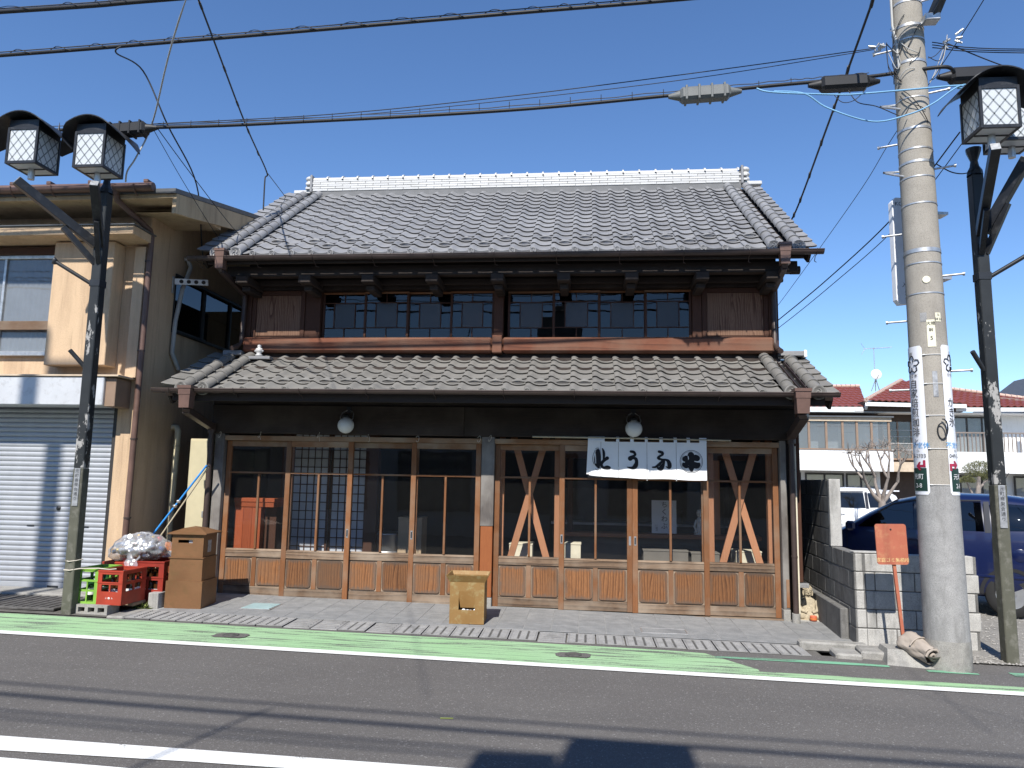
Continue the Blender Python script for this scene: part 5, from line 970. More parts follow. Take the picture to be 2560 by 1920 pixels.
mb = MB(); mb.tube([(-4.885, -1.58, 0.50), (-4.80, -1.605, 0.50), (-4.72, -1.55, 0.515), (-4.55, -1.48, 0.515), (-4.42, -1.47, 0.505), (-4.36, -1.44, 0.51)], 0.007, 6); tag(obj('rope', mb, M('string')), 'pale rope tying the crates to the lamp post', 'rope')
mb = MB(); mb.tube([(-4.885, -1.57, 0.60), (-4.82, -1.602, 0.595), (-4.745, -1.585, 0.605), (-4.742, -1.48, 0.61)], 0.006, 6); tag(obj('rope', mb, M('string')), 'pale rope looped round the lamp post above the crates', 'rope')
# bag of cans
rr = random.Random(11); BC = Vector((-4.50, -0.80, 0.66)); BR_ = Vector((0.36, 0.26, 0.155))
def bagz(x): return 0.04 * math.sin((x + 4.9) * 5) + 0.13 * (x - BC.x)
mats = ['can_silver'] * 6 + ['can_red', 'can_blue', 'can_gold', 'can_silver']
mbs = MB()
for k in range(95):
    while True:
        p = Vector((rr.uniform(-1, 1), rr.uniform(-1, 1), rr.uniform(-1, 1)))
        if p.length < 0.93: break
    c = Vector((BC.x + p.x * (BR_.x - 0.03), BC.y + p.y * (BR_.y - 0.03), BC.z + p.z * (BR_.z - 0.02) + bagz(BC.x + p.x * 0.3))); d = Vector((rr.uniform(-1, 1), rr.uniform(-1, 1), rr.uniform(-0.7, 0.7))).normalized(); L = rr.uniform(0.035, 0.06)
    mi = rr.choice([0] * 13 + [1, 2, 3]); r_ = rr.uniform(0.024, 0.032); mbs.tube([c - d * L, c - d * L * 0.85, c + d * L * 0.85, c + d * L], [r_ * 0.78, r_, r_, r_ * 0.78], 9, True, mi)
cans = obj('empty_cans', mbs, [M('can_silver'), M('can_red'), M('can_blue'), M('can_gold')]); tag(cans, 'jumble of crushed drink cans inside the clear bag', 'cans', kind='stuff')
bag = thing('rubbish_bag', 'clear plastic bag stuffed with crushed cans lying on the red crates', 'bag', (-4.5, -0.8, 0.52))
mb = MB()
def bagf(u, v):
    t = 2 * math.pi * u; f = math.pi * (v - 0.5); c = math.cos(f); q = 1 + 0.05 * math.sin(t * 5 + v * 9) + 0.045 * math.sin(t * 9 - v * 17) + 0.03 * math.sin(v * 40 + t * 3)
    x = BC.x + BR_.x * q * c * math.cos(t); y = BC.y + BR_.y * q * c * math.sin(t); z = BC.z + BR_.z * 1.03 * q * math.sin(f); return (x, y, max(0.525, z + bagz(x)))
mb.grid(48, 28, bagf, True); obj('film', mb, M('bag_film'), bag)
mb = MB(); mb.grid(10, 6, lambda u, v: (-4.52 + 0.16 * u + 0.015 * math.sin(v * 9), -1.02 - 0.05 * v, 0.60 - 0.13 * v + 0.03 * math.sin(u * 7)), True); obj('bag_corner', mb, M('bag_film'), bag)
# poles leaning across the gap
mb = MB(); mb.tube([(-4.86, -0.34, 0.49), (-4.0, -0.29, 1.69)], 0.013, 8); po = obj('laundry_pole', mb, M('blue_pole')); tag(po, 'long blue laundry pole leaning against the shop\'s left corner', 'pole')
for k in range(2):
    c = Vector((-4.86, -0.34, 0.49)).lerp(Vector((-4.0, -0.29, 1.69)), 0.56 + 0.05 * k); mb = MB(); mb.lathe(c, [(0.014, -0.02), (0.026, -0.012), (0.020, 0.0), (0.03, 0.012), (0.014, 0.02)], 10); obj('clip', mb, M('galv'), po)
mb = MB(); mb.tube([(-4.72, -0.32, 0.50), (-3.99, -0.26, 1.67)], 0.011, 8); po = obj('laundry_pole', mb, M('pole_tan')); tag(po, 'brown pole leaning just below the blue one', 'pole'); obj('pole_cap', MB().tube([(-3.99, -0.26, 1.67), (-3.983, -0.2595, 1.681)], 0.013, 8), M('black_rubber'), po)
cn = thing('traffic_cone', 'small faded orange cone with white band behind the letter box', 'cone', (-4.36, -0.42, 0.02), local=True)
obj('cone_body', MB().lathe((0, 0, 0), [(0.16, 0.0), (0.16, 0.03), (0.115, 0.035), (0.04, 0.70), (0.0, 0.70)], 18), M('cone_orange'), cn); obj('white_band', MB().lathe((0, 0, 0), [(0.0705, 0.44), (0.053, 0.60)], 18), M('white_plastic'), cn)
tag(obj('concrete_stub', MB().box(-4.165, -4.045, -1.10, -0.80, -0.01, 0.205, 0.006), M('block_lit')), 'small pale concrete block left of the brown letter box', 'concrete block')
tag(obj('brick_stack', MB().box(-4.17, -4.05, -0.72, -0.50, 0.02, 0.50, 0.006), M('terracotta')), 'pinkish brick pile behind the letter box', 'bricks')
wd = thing('weed', 'small green weed growing at the kerb beside the red crates', 'weed', (-4.22, -1.13, gz(-4.2, -1.1)), local=True); rr = random.Random(5)
for k in range(34):
    t = rr.uniform(0, 6.28); L = rr.uniform(0.06, 0.13); e = rr.uniform(0.25, 1.2); d = Vector((math.cos(t) * math.cos(e), math.sin(t) * math.cos(e), math.sin(e))); s = d.cross(ZA).normalized() * rr.uniform(0.008, 0.016); o = Vector((rr.uniform(-0.06, 0.06), rr.uniform(-0.03, 0.03), 0.0)); n_ = s.cross(d).normalized() * 0.006
    mb = MB(); mb.add([o, o + d * L * 0.4 + s + n_, o + d * L - ZA * 0.012, o + d * L * 0.4 - s + n_, o + d * L * 0.45 - n_], [(0, 1, 2, 4), (0, 4, 2, 3), (0, 3, 2, 1)]); obj('leaf', mb, M('leaf_weed'), wd)
tag(obj('gutter_rubble', MB().box(-4.32, -4.12, -1.62, -1.14, -0.03, 0.035, 0.015), M('kerb_concrete')), kind='structure')
# ------------------------------------------------------------------ brown letter box
pb = thing('letter_box', 'three-tier brown metal letter box with pitched lid left of the doors', 'letter box', (-3.80, -0.82, 0.02), R(4), local=True)
def shell(nm, w, d, z0, z1, tp, mat, par): 
    mb = MB(); vs = [(-w, -d, z0), (w, -d, z0), (w, d, z0), (-w, d, z0), (-w * tp, -d * tp, z1), (w * tp, -d * tp, z1), (w * tp, d * tp, z1), (-w * tp, d * tp, z1)]
    mb.add(vs, [(0, 3, 2, 1), (4, 5, 6, 7), (0, 1, 5, 4), (1, 2, 6, 5), (2, 3, 7, 6), (3, 0, 4, 7)]); return obj(nm, mb, M(mat), par)
shell('base_box', 0.215, 0.205, -0.01, 0.318, 1.0, 'copper_box', pb); shell('middle_box', 0.197, 0.190, 0.3185, 0.575, 0.99, 'copper_box', pb); shell('collar', 0.207, 0.199, 0.5755, 0.588, 1.0, 'copper_box', pb)
hd = obj('head_box', plate(MB(), (-0.188, -0.176, 0.5885), XA, ZA, [0, 0.075, 0.245, 0.376], [0, 0.165, 0.200, 0.265], {(1, 1)}, 0.012), M('copper_box'), pb)
obj('head_side', MB().box(0.176, 0.188, -0.1695, 0.182, 0.5885, 0.853), M('copper_box'), hd); obj('head_side', MB().box(-0.188, -0.176, -0.1695, 0.182, 0.5885, 0.853), M('copper_box'), hd); obj('head_back', MB().box(-0.1755, 0.1755, 0.170, 0.182, 0.5885, 0.853), M('copper_box'), hd)
obj('inner_paper', MB().box(0.0, 0.045, -0.150, -0.148, 0.73, 0.79), M('paper'), hd); st_ = obj('side_sticker', MB().box(0.1882, 0.190, -0.06, 0.03, 0.64, 0.78), M('plate_grey'), pb)
mb = MB(); w, d = 0.232, 0.222; mb.add([(-w, -d, 0.8535), (w, -d, 0.8535), (w, d, 0.8535), (-w, d, 0.8535), (-w, -d, 0.866), (w, -d, 0.866), (w, d, 0.866), (-w, d, 0.866), (-0.10, -0.08, 0.918), (0.10, -0.08, 0.918), (0.10, 0.08, 0.918), (-0.10, 0.08, 0.918), (0, 0, 0.938)], [(0, 3, 2, 1), (0, 1, 5, 4), (1, 2, 6, 5), (2, 3, 7, 6), (3, 0, 4, 7), (4, 5, 9, 8), (5, 6, 10, 9), (6, 7, 11, 10), (7, 4, 8, 11), (8, 9, 12), (9, 10, 12), (10, 11, 12), (11, 8, 12)]); obj('pitched_lid', mb, M('copper_box'), pb)
# ------------------------------------------------------------------ brown metal stove on the porch
sv = thing('metal_stove', 'mustard brown metal stove box with square opening before the centre post', 'stove', (-0.453, -0.90, gz(-0.45, -0.9) + 0.012), R(3), local=True)
fw_ = obj('front_wall', plate(MB(), (-0.192, -0.19, 0.0), XA, ZA, [0, 0.100, 0.282, 0.384], [0, 0.150, 0.355, 0.485], {(1, 1)}, 0.014), M('stove_metal'), sv)
obj('side_wall', MB().box(0.178, 0.192, -0.1825, 0.19, 0, 0.485), M('stove_metal'), sv); obj('side_wall', MB().box(-0.192, -0.178, -0.1825, 0.19, 0, 0.485), M('stove_metal'), sv); obj('back_wall', MB().box(-0.1775, 0.1775, 0.176, 0.19, 0, 0.485), M('stove_metal'), sv); obj('grate_floor', MB().box(-0.1775, 0.1775, -0.1825, 0.1755, 0.085, 0.10), M('dark_metal'), sv)
mb = MB(); a_, b_ = 0.192, 0.235; 
A = [(-a_, -a_, 0.44), (a_, -a_, 0.44), (a_, a_, 0.44), (-a_, a_, 0.44)]; B = [(-b_, -b_, 0.525), (b_, -b_, 0.525), (b_, b_, 0.525), (-b_, b_, 0.525)]; B2 = [(x * 0.94, y * 0.94, 0.525) for x, y, z in B]; A2 = [(x * 0.95, y * 0.95, 0.44) for x, y, z in A]
mb.add(A + B + B2 + A2, [(q, (q + 1) % 4, 4 + (q + 1) % 4, 4 + q) for q in range(4)] + [(4 + q, 4 + (q + 1) % 4, 8 + (q + 1) % 4, 8 + q) for q in range(4)] + [(8 + q, 8 + (q + 1) % 4, 12 + (q + 1) % 4, 12 + q) for q in range(4)]); obj('flared_rim', mb, M('stove_metal'), sv)
rr = random.Random(2)
for k in range(7):
    c = Vector((rr.uniform(-0.06, 0.08), rr.uniform(-0.15, -0.05), 0.115 + rr.uniform(0, 0.015))); mb = MB(); mb.lathe(c, [(0, -0.014), (0.02, -0.008), (0.024, 0.004), (0.012, 0.016), (0, 0.018)], 7, smooth=False); obj('ash_lump', mb, M('paper'), sv)
# ------------------------------------------------------------------ stone figure by the right-hand corner
bd = thing('stone_buddha', 'small seated stone Buddha on the porch beside the right drainpipe', 'statue', (3.585, 0.22, gz(3.6, 0.2) + 0.012), R(-6), local=True, scale=1.0)
prof = [(0.0, 0.125, 0.10, 0.0), (0.035, 0.135, 0.105, 0.0), (0.075, 0.128, 0.098, 0.0), (0.10, 0.098, 0.075, 0.01), (0.14, 0.088, 0.062, 0.015), (0.19, 0.092, 0.058, 0.018), (0.225, 0.082, 0.05, 0.018), (0.245, 0.052, 0.04, 0.014), (0.258, 0.032, 0.032, 0.010), (0.272, 0.036, 0.040, 0.006), (0.295, 0.046, 0.048, 0.004), (0.325, 0.050, 0.052, 0.004), (0.350, 0.049, 0.052, 0.004), (0.372, 0.042, 0.046, 0.006), (0.388, 0.026, 0.030, 0.006), (0.396, 0.004, 0.004, 0.006)]
mb = MB(); mb.grid(24, len(prof) - 1, lambda u, v: (prof[round(v * (len(prof) - 1))][1] * math.cos(2 * math.pi * u) * (1 + (0.10 * math.cos(4 * math.pi * u) if v < 0.18 else 0)), prof[round(v * (len(prof) - 1))][3] + prof[round(v * (len(prof) - 1))][2] * math.sin(2 * math.pi * u), prof[round(v * (len(prof) - 1))][0]), True); obj('body', mb, M('stone_tan'), bd)
for s in (-1, 1):
    obj('arm', MB().tube([(s * 0.082, 0.0, 0.215), (s * 0.108, -0.01, 0.16), (s * 0.095, -0.055, 0.105), (s * 0.03, -0.095, 0.085)], [0.024, 0.026, 0.024, 0.018], 10), M('stone_tan'), bd)
    obj('knee', MB().lathe((s * 0.082, -0.055, 0.035), [(0, -0.04), (0.035, -0.03), (0.048, 0.0), (0.035, 0.03), (0, 0.038)], 12), M('stone_tan'), bd)
    obj('ear', MB().tube([(s * 0.050, 0.0, 0.335), (s * 0.055, 0.0, 0.31), (s * 0.050, 0.0, 0.275)], [0.008, 0.010, 0.008], 8), M('stone_tan'), bd)
    obj('eye_lid', MB().tube([(s * 0.010, -0.047, 0.328), (s * 0.022, -0.045, 0.324), (s * 0.033, -0.038, 0.328)], 0.004, 6), M('stone_tan'), bd); obj('brow', MB().tube([(s * 0.006, -0.049, 0.338), (s * 0.022, -0.047, 0.345), (s * 0.038, -0.036, 0.338)], 0.004, 6), M('stone_tan'), bd)
obj('nose', MB().tube([(0, -0.046, 0.338), (0, -0.056, 0.312), (0, -0.046, 0.307)], [0.005, 0.009, 0.007], 8), M('stone_tan'), bd); obj('mouth', MB().tube([(-0.018, -0.043, 0.294), (0, -0.050, 0.290), (0.018, -0.043, 0.294)], 0.005, 6), M('stone_tan'), bd)
for r_ in range(4):
    n = 14 - 2 * r_
    for k in range(n):
        t = 2 * math.pi * k / n; rad = (0.050, 0.046, 0.036, 0.022)[r_]; z = (0.352, 0.366, 0.382, 0.393)[r_]
        mb = MB(); mb.lathe((rad * math.cos(t), 0.006 + rad * math.sin(t), z), [(0, -0.008), (0.008, -0.004), (0.008, 0.004), (0, 0.009)], 6); obj('hair_curl', mb, M('stone_tan'), bd)
obj('plinth', MB().box(-0.14, 0.14, -0.11, 0.11, -0.02, 0.004, 0.008), M('stone_tan'), bd)
cup = thing('offering_cup', 'small red-orange cup in front of the stone Buddha', 'cup', (3.60, 0.07, gz(3.6, 0.07) + 0.012), local=True); obj('cup_body', MB().lathe((0, 0, 0), [(0, 0), (0.036, 0), (0.041, 0.01), (0.042, 0.045), (0.038, 0.058), (0.032, 0.058), (0.032, 0.02), (0, 0.02)], 18), M('terracotta'), cup); obj('cup_band', MB().lathe((0, 0, 0), [(0.0425, 0.02), (0.0435, 0.026), (0.0425, 0.032)], 18), M('cone_orange'), cup)

# ------------------------------------------------------------------ street lamps
def clip_line(p, d, x0, x1, y0, y1):
    t0, t1 = -1e9, 1e9
    for pc, dc, lo, hi in ((p[0], d[0], x0, x1), (p[1], d[1], y0, y1)):
        a, b_ = (lo - pc) / dc, (hi - pc) / dc
        if a > b_: a, b_ = b_, a
        t0, t1 = max(t0, a), min(t1, b_)
    return (t0, t1) if t1 - t0 > 0.01 else None
def lattice(mb, o, ax, ay, w, h, n, step=0.105, bw=0.012):
    o, ax, ay, n = Vector(o), Vector(ax), Vector(ay), Vector(n)
    for sgn in (1, -1):
        for k in range(-9, 10):
            d = (0.62, 0.785 * sgn); p = (w / 2 + k * step, h / 2); r_ = clip_line(p, d, 0, w, 0, h)
            if not r_: continue
            a = o + ax * (p[0] + d[0] * r_[0]) + ay * (p[1] + d[1] * r_[0]); b_ = o + ax * (p[0] + d[0] * r_[1]) + ay * (p[1] + d[1] * r_[1])
            mb.bar(a + n * 0.001, b_ + n * 0.001, bw, 0.001, upv=n)
    return mb
def lantern(par, cx, cy, zb, w=0.365, h=0.42):
    ln = obj('lantern', MB().box(cx - w / 2 + 0.01, cx + w / 2 - 0.01, cy - w / 2 + 0.01, cy + w / 2 - 0.01, zb + h + 0.001, zb + h + 0.085), M('lamp_paint'), par); e = w / 2; b_ = 0.014
    for sx in (-1, 1):
        for sy in (-1, 1): obj('corner_post', MB().box(cx + sx * (e - b_) - b_, cx + sx * (e - b_) + b_, cy + sy * (e - b_) - b_, cy + sy * (e - b_) + b_, zb, zb + h, 0.002), M('lamp_paint'), ln)
    for s in (-1, 1):
        for zz in (zb, zb + h - 0.03):
            obj('frame_bar', MB().box(cx - e + 2 * b_ + 0.0005, cx + e - 2 * b_ - 0.0005, cy + s * (e - b_) - b_ * 0.9, cy + s * (e - b_) + b_ * 0.9, zz, zz + 0.03), M('lamp_paint'), ln)
            obj('frame_bar', MB().box(cx + s * (e - b_) - b_ * 0.9, cx + s * (e - b_) + b_ * 0.9, cy - e + 2 * b_ + 0.0005, cy + e - 2 * b_ - 0.0005, zz, zz + 0.03), M('lamp_paint'), ln)
    g = 2 * b_; W_ = w - 2 * g; H_ = h - 0.06
    for (o, ax, n) in (((cx - e + g, cy - e + b_, zb + 0.03), XA, -YA), ((cx - e + g, cy + e - b_, zb + 0.03), XA, YA), ((cx - e + b_, cy - e + g, zb + 0.03), YA, -XA), ((cx + e - b_, cy - e + g, zb + 0.03), YA, XA)):
        o = Vector(o); t = n * 0.002
        obj('glass_panel', MB().prism([(0, 0), (W_, 0), (W_, H_), (0, H_)], o, ax, ZA, 0.004), M('lamp_glass'), ln)
        tag(obj('diamond_lattice', lattice(MB(), o + n * 0.0025, ax, ZA, W_, H_, n), M('lattice_grey'), ln), kind='stuff')
    obj('base_glass', MB().box(cx - e + g, cx + e - g, cy - e + g, cy + e - g, zb + 0.006, zb + 0.010), M('lamp_glass'), ln)
    obj('base_bar', MB().box(cx - e + g, cx + e - g, cy - 0.008, cy + 0.008, zb - 0.004, zb + 0.0055), M('lamp_paint'), ln)
    # curved roof sheet with pointed tips
    def rf(u, v, o=0.0):
        s = 2 * u - 1; x = s * 0.47; z = 0.565 - 1.55 * x * x; dy = 0.27 - 0.25 * (max(0, abs(x) - 0.26) / 0.21)
        return (cx + x, cy + (2 * v - 1) * dy, zb + z + o)
    mb = MB(); mb.grid(20, 3, lambda u, v: rf(u, v, 0.006), True); mb.grid(20, 3, lambda u, v: rf(u, v, -0.006), True, flip=True)
    for v in (0, 1): mb.grid(20, 1, lambda u, q: rf(u, v, -0.006 + 0.012 * q), True, flip=(v == 1))
    obj('curved_roof', mb, M('lamp_paint'), ln)
    sp = MB(); sp.tube([(cx + 0.10, cy + 0.22, zb + h + 0.12), (cx + 0.10, cy + 0.22, zb + h + 0.25)], [0.016, 0.002], 6); obj('roof_spike', sp, M('lamp_paint'), ln)
    obj('stem', MB().tube([(cx, cy, zb + 0.02), (cx, cy, zb - 0.115)], 0.034, 10), M('galv'), ln)
    return ln
def street_lamp(lab, px, py, heads, lean, banner_side, plaque):
    z0 = gz(px, py); L_ = thing('street_lamp', lab, 'street lamp', (px, py, z0), 0, 'black twin-lantern street lamps')
    tx = px + lean; top = 4.86; s = 0.082
    def at(z): return px + lean * z / top
    obj('post_base', MB().bar((px, py, z0 - 0.05), (at(1.62), py, 1.62), 0.118, 0.118, upv=(0, 1, 0), b=0.008), M('post_olive'), L_)
    po = obj('post', MB().bar((at(1.621), py, 1.621), (at(top), py, top), 0.116, 0.116, upv=(0, 1, 0), b=0.008), M('lamp_post_paint'), L_)
    obj('post_cap', MB().lathe((at(top), py, top), [(0.078, 0.0), (0.072, 0.05), (0.045, 0.10), (0.035, 0.16), (0.07, 0.26), (0.075, 0.30), (0.0, 0.33)], 10, smooth=False), M('dark_metal'), L_)
    for (hx, hy, zb) in heads:
        d = Vector((hx - tx, hy - py, 0)); d.normalize(); end = Vector((hx, hy, zb - 0.165)) + d * 0.13; st_ = Vector((at(4.2), py, 4.22)) + d * 0.05
        obj('arm', MB().bar(st_, end, 0.084, 0.100, b=0.004), M('lamp_paint'), L_); dr_ = (end - st_).normalized()
        obj('arm_end_cap', MB().bar(end + dr_ * 0.0005, end + dr_ * 0.006, 0.080, 0.096, b=0.001), M('plate_grey'), L_)
        obj('arm_gusset', MB().bar(st_ + Vector((0, 0, -0.22)), st_ + dr_ * 0.42 + Vector((0, 0, -0.10)), 0.05, 0.06), M('lamp_paint'), L_)
        lantern(L_, hx, hy, zb)
    zq = 3.86
    if banner_side:
        s_ = banner_side; obj('banner_arm', MB().tube([(at(zq) + s_ * 0.07, py - 0.03, zq - 0.10), (at(zq) + s_ * 0.42, py - 0.16, zq + 0.12)], 0.022, 8), M('dark_metal'), L_); obj('arm_finial', MB().lathe((at(zq) + s_ * 0.44, py - 0.165, zq + 0.13), [(0, -0.04), (0.03, -0.03), (0.022, 0.0), (0.034, 0.02), (0.0, 0.05)], 8), M('dark_metal'), L_); obj('arm_clamp', MB().box(at(zq) - 0.064, at(zq) + 0.064, py - 0.064, py + 0.064, zq - 0.14, zq - 0.06, 0.003), M('dark_metal'), L_)
    obj('stub_arm', MB().tube([(at(2.85) - 0.06, py - 0.02, 2.78), (at(2.85) - 0.20, py - 0.10, 2.96)], 0.024, 8), M('dark_metal'), L_)
    x = at(1.30) + plaque
    pq = obj('name_plaque', MB().box(x - 0.034, x + 0.034, py - 0.068, py - 0.0605, 1.20, 1.62, 0.002), M('plate_grey'), L_)
    for k, ch_ in enumerate('元町商栄会通り'): text('plaque_lettering', ch_, 0.044, M('dark_metal'), pq, Matrix.Translation((x, py - 0.0692, 1.585 - 0.0505 * k)) @ Matrix.Rotation(R(90), 4, 'X'))
    return L_
street_lamp('black twin-lantern street lamp left of the shop with crates at its foot', -4.815, -1.53, ((-5.345, -2.085, 4.93), (-4.62, -1.99, 4.91)), -0.02, -1, 0.0)
street_lamp('black twin-lantern street lamp at the right edge beside the concrete pole', 4.975, -1.52, ((4.715, -2.275, 4.945), (5.17, -1.78, 5.05)), -0.04, 1, 0.0)
# ------------------------------------------------------------------ concrete utility pole
PX, PY = 4.275, -1.80
UPo = thing('utility_pole', 'tall concrete utility pole wrapped with white advertising banners', 'utility pole', (PX, PY, gz(PX, PY)))
prad = lambda z: 0.194 - 0.0073 * z; pxz = lambda z: PX - 0.010 * z
def pring(za, zb_, off=0.0, n=40, k=8):
    mb = MB(); mb.grid(n, k, lambda u, v: (pxz(za + (zb_ - za) * v) + (prad(za + (zb_ - za) * v) + off) * math.cos(2 * math.pi * u), PY + (prad(za + (zb_ - za) * v) + off) * math.sin(2 * math.pi * u), za + (zb_ - za) * v), True); return mb
obj('shaft', pring(1.59, 11.0), M('pole_concrete'), UPo); obj('ribbed_sleeve', pring(-0.1, 1.60, 0.003, 40, 6), M('pole_wrap'), UPo); obj('ground_band', pring(-0.1, 0.17, 0.006, 40, 2), M('kerb_concrete'), UPo)
VA = math.degrees(math.atan2(0.85 - PX, 9.4 + PY))         # bearing of the street opposite, from -Y
def pp(phi, z, off=0.0):
    t = R(phi + VA); r_ = prad(z) + off; return Vector((pxz(z) + r_ * math.sin(t), PY - r_ * math.cos(t), z))
def wrap(nm, p0, p1, z0, z1, off, mat, par, rnd=0.0):
    mb = MB(); n = 18; m = 16; hw = (p1 - p0) / 2; hz = (z1 - z0) / 2
    def fn(u, v, o=0.0):
        a, b_ = 2 * u - 1, 2 * v - 1; zz = (z0 + z1) / 2 + hz * b_; cut = max(0.0, abs(b_) - (1 - rnd / hz)) / (rnd / hz) if rnd else 0; sc = 1 - (1 - math.sqrt(max(0, 1 - cut * cut))) * 0.13 if rnd else 1
        return pp((p0 + p1) / 2 + hw * a * sc, zz, off + o)
    mb.grid(n, m if not rnd else 60, fn, True, flip=False); return obj(nm, mb, M(mat), par)
BZ0, BZ1 = 1.515, 2.965
for side, p0, p1 in (('left', -106, -18), ('right', 36, 122)):
    bn_ = wrap('advert_banner', p0, p1, BZ0, BZ1, 0.006, 'banner_white', UPo, 0.035); bn_['label'] = 'white banner wrapped round the %s side of the pole' % side; mid = (p0 + p1) / 2
    wrap('green_field', p0 + 6, p1 - 6, BZ0 + 0.035, BZ0 + 0.255, 0.0085, 'banner_green', bn_)
    def bend(cphi, cz, off=0.011):
        return lambda p: pp(cphi + math.degrees(p.x / prad(cz)), cz + p.y, off)
    cphi = mid + (10 if side == 'left' else -10)
    for k, ch_ in enumerate('自家焙煎珈琲と' if side == 'left' else '  かき氷'): 
        if ch_ != ' ': text('lettering', ch_, 0.098 if ch_ != 'と' else 0.075, M('ink'), bn_, None, bend(cphi if side == 'left' else mid - 18, 2.585 - 0.0945 * k))
    text('small_lettering', '川越', 0.036, M('ink'), bn_, None, bend(mid, 2.89)); text('small_lettering', 'かき氷', 0.040, M('ink'), bn_, None, bend(mid + (8 if side == 'left' else -8), 2.67))
    # blossom outline
    for q in range(5):
        mb = MB(); pts = []
        for j in range(7):
            t = R(90 + 72 * q) + (j - 3) * 0.17; rr_ = 0.062 + 0.022 * math.cos((j - 3) * 0.55) + (0.006 if abs(j - 3) == 1 else 0); v_ = Vector((rr_ * math.cos(t), rr_ * math.sin(t), 0)); pts.append(bend(mid + (6 if side == 'left' else -8), 2.785, 0.010)(v_))
        c_ = bend(mid + (6 if side == 'left' else -8), 2.785, 0.010); t0 = R(90 + 72 * q - 36); pts = [c_(Vector((0.03 * math.cos(t0), 0.03 * math.sin(t0), 0)))] + pts
        mb.tube(pts, 0.005, 5); obj('blossom_outline', mb, M('ink'), bn_)
    text('blue_lettering', '不定休', 0.062, M('banner_blue'), bn_, None, bend(p1 - 22 if side == 'left' else p0 + 24, 1.985)); text('small_lettering', 'TEL', 0.026, M('ink'), bn_, None, bend(p1 - 30 if side == 'left' else p0 + 28, 1.935)); text('phone_number', '26-2703' if side == 'left' else '049-226', 0.052, M('ink'), bn_, None, bend(p1 - 32 if side == 'left' else p0 + 30, 1.885))
    s_ = -1 if side == 'left' else 1; c_ = bend(p1 - 22 if side == 'left' else p0 + 16, 1.795)
    poly = [(s_ * -0.022, 0.05), (s_ * -0.045, 0.05), (s_ * -0.045, -0.018), (s_ * 0.012, -0.018), (s_ * 0.0, -0.045), (s_ * 0.02, -0.045), (s_ * 0.058, -0.006), (s_ * 0.02, 0.034), (s_ * 0.0, 0.034), (s_ * 0.012, 0.006), (s_ * -0.022, 0.006)]
    if side == 'right': poly = [(x, -y) for x, y in poly]
    mb = MB(); P_ = [c_(Vector((x, y, 0))) for x, y in poly]
    for tri in ((0, 1, 2, 10), (2, 3, 9, 10), (4, 5, 6, 3), (6, 7, 8, 9), (3, 6, 9)): mb.add([P_[i] for i in tri], [tuple(range(len(tri)))])
    obj('red_arrow', mb, M('banner_red'), bn_)
    text('address_lettering', '元町' if side == 'right' else '元町', 0.060, M('arrow_white'), bn_, None, bend(p1 - 34 if side == 'left' else p0 + 30, BZ0 + 0.17)); text('address_lettering', '2-8', 0.060, M('arrow_white'), bn_, None, bend(p1 - 34 if side == 'left' else p0 + 32, BZ0 + 0.085))
    text('address_heading', '○○○○○○', 0.018, M('arrow_white'), bn_, None, bend(mid, BZ0 + 0.235)) if False else None
for z in (2.87, 2.585, 2.275, 1.955, 1.61): 
    mb = MB(); mb.tube([pp(-18 + 54 * k / 8, z, 0.006) for k in range(9)], 0.003, 5); obj('banner_tie', mb, M('white_plastic'), UPo); mb = MB(); mb.tube([pp(-16, z, 0.008), pp(-9, z, 0.008)], 0.006, 6); obj('tie_buckle', mb, M('white_plastic'), UPo)
pl = wrap('number_plate', 0, 24, 2.945, 3.215, 0.004, 'plate_yellow', UPo); text('plate_lettering', '大橋', 0.04, M('ink'), pl, None, bend(12, 3.175, 0.007)); text('plate_lettering', '幹', 0.04, M('ink'), pl, None, bend(12, 3.11, 0.007)); text('plate_number', '5', 0.055, M('ink'), pl, None, bend(12, 3.03, 0.007))
pl = wrap('tag_plate', 27, 45, 3.195, 3.285, 0.004, 'plate_yellow', UPo); text('plate_lettering', 'ル', 0.03, M('ink'), pl, None, bend(36, 3.262, 0.007)); text('plate_number', '28 24', 0.03, M('ink'), pl, None, bend(36, 3.22, 0.007))
wrap('grey_plate', 7, 21, 2.455, 2.705, 0.004, 'plate_grey', UPo); wrap('tape_patch', -18, 2, 3.20, 3.29, 0.002, 'pole_wrap', UPo)
obj('round_tag', MB().prism([(0.035 * math.cos(2 * math.pi * k / 16), 0.035 * math.sin(2 * math.pi * k / 16)) for k in range(16)], pp(8, 3.62, 0.004), Vector((math.cos(R(8 + VA)), math.sin(R(8 + VA)), 0)), ZA, 0.004), M('plate_yellow'), UPo)
mb = MB(); mb.tube([pp(20 + 11 * math.cos(0.45 * k) + 0.3 * k, 2.10 + 0.085 * math.sin(0.45 * k) + 0.003 * k, 0.02 + 0.015 * math.sin(0.45 * k + 1)) for k in range(19)], 0.0065, 6); obj('iron_loop', mb, M('dark_metal'), UPo)
for z, w_ in ((3.49, 0.006), (3.80, 0.006), (3.93, 0.02), (4.42, 0.007), (4.70, 0.006), (4.86, 0.012), (5.0, 0.008), (5.22, 0.012), (5.55, 0.006), (5.95, 0.014), (6.2, 0.008), (6.35, 0.014), (6.62, 0.012), (6.80, 0.02)):
    obj('steel_band', pring(z - w_, z + w_, 0.005, 32, 1), M('galv'), UPo)
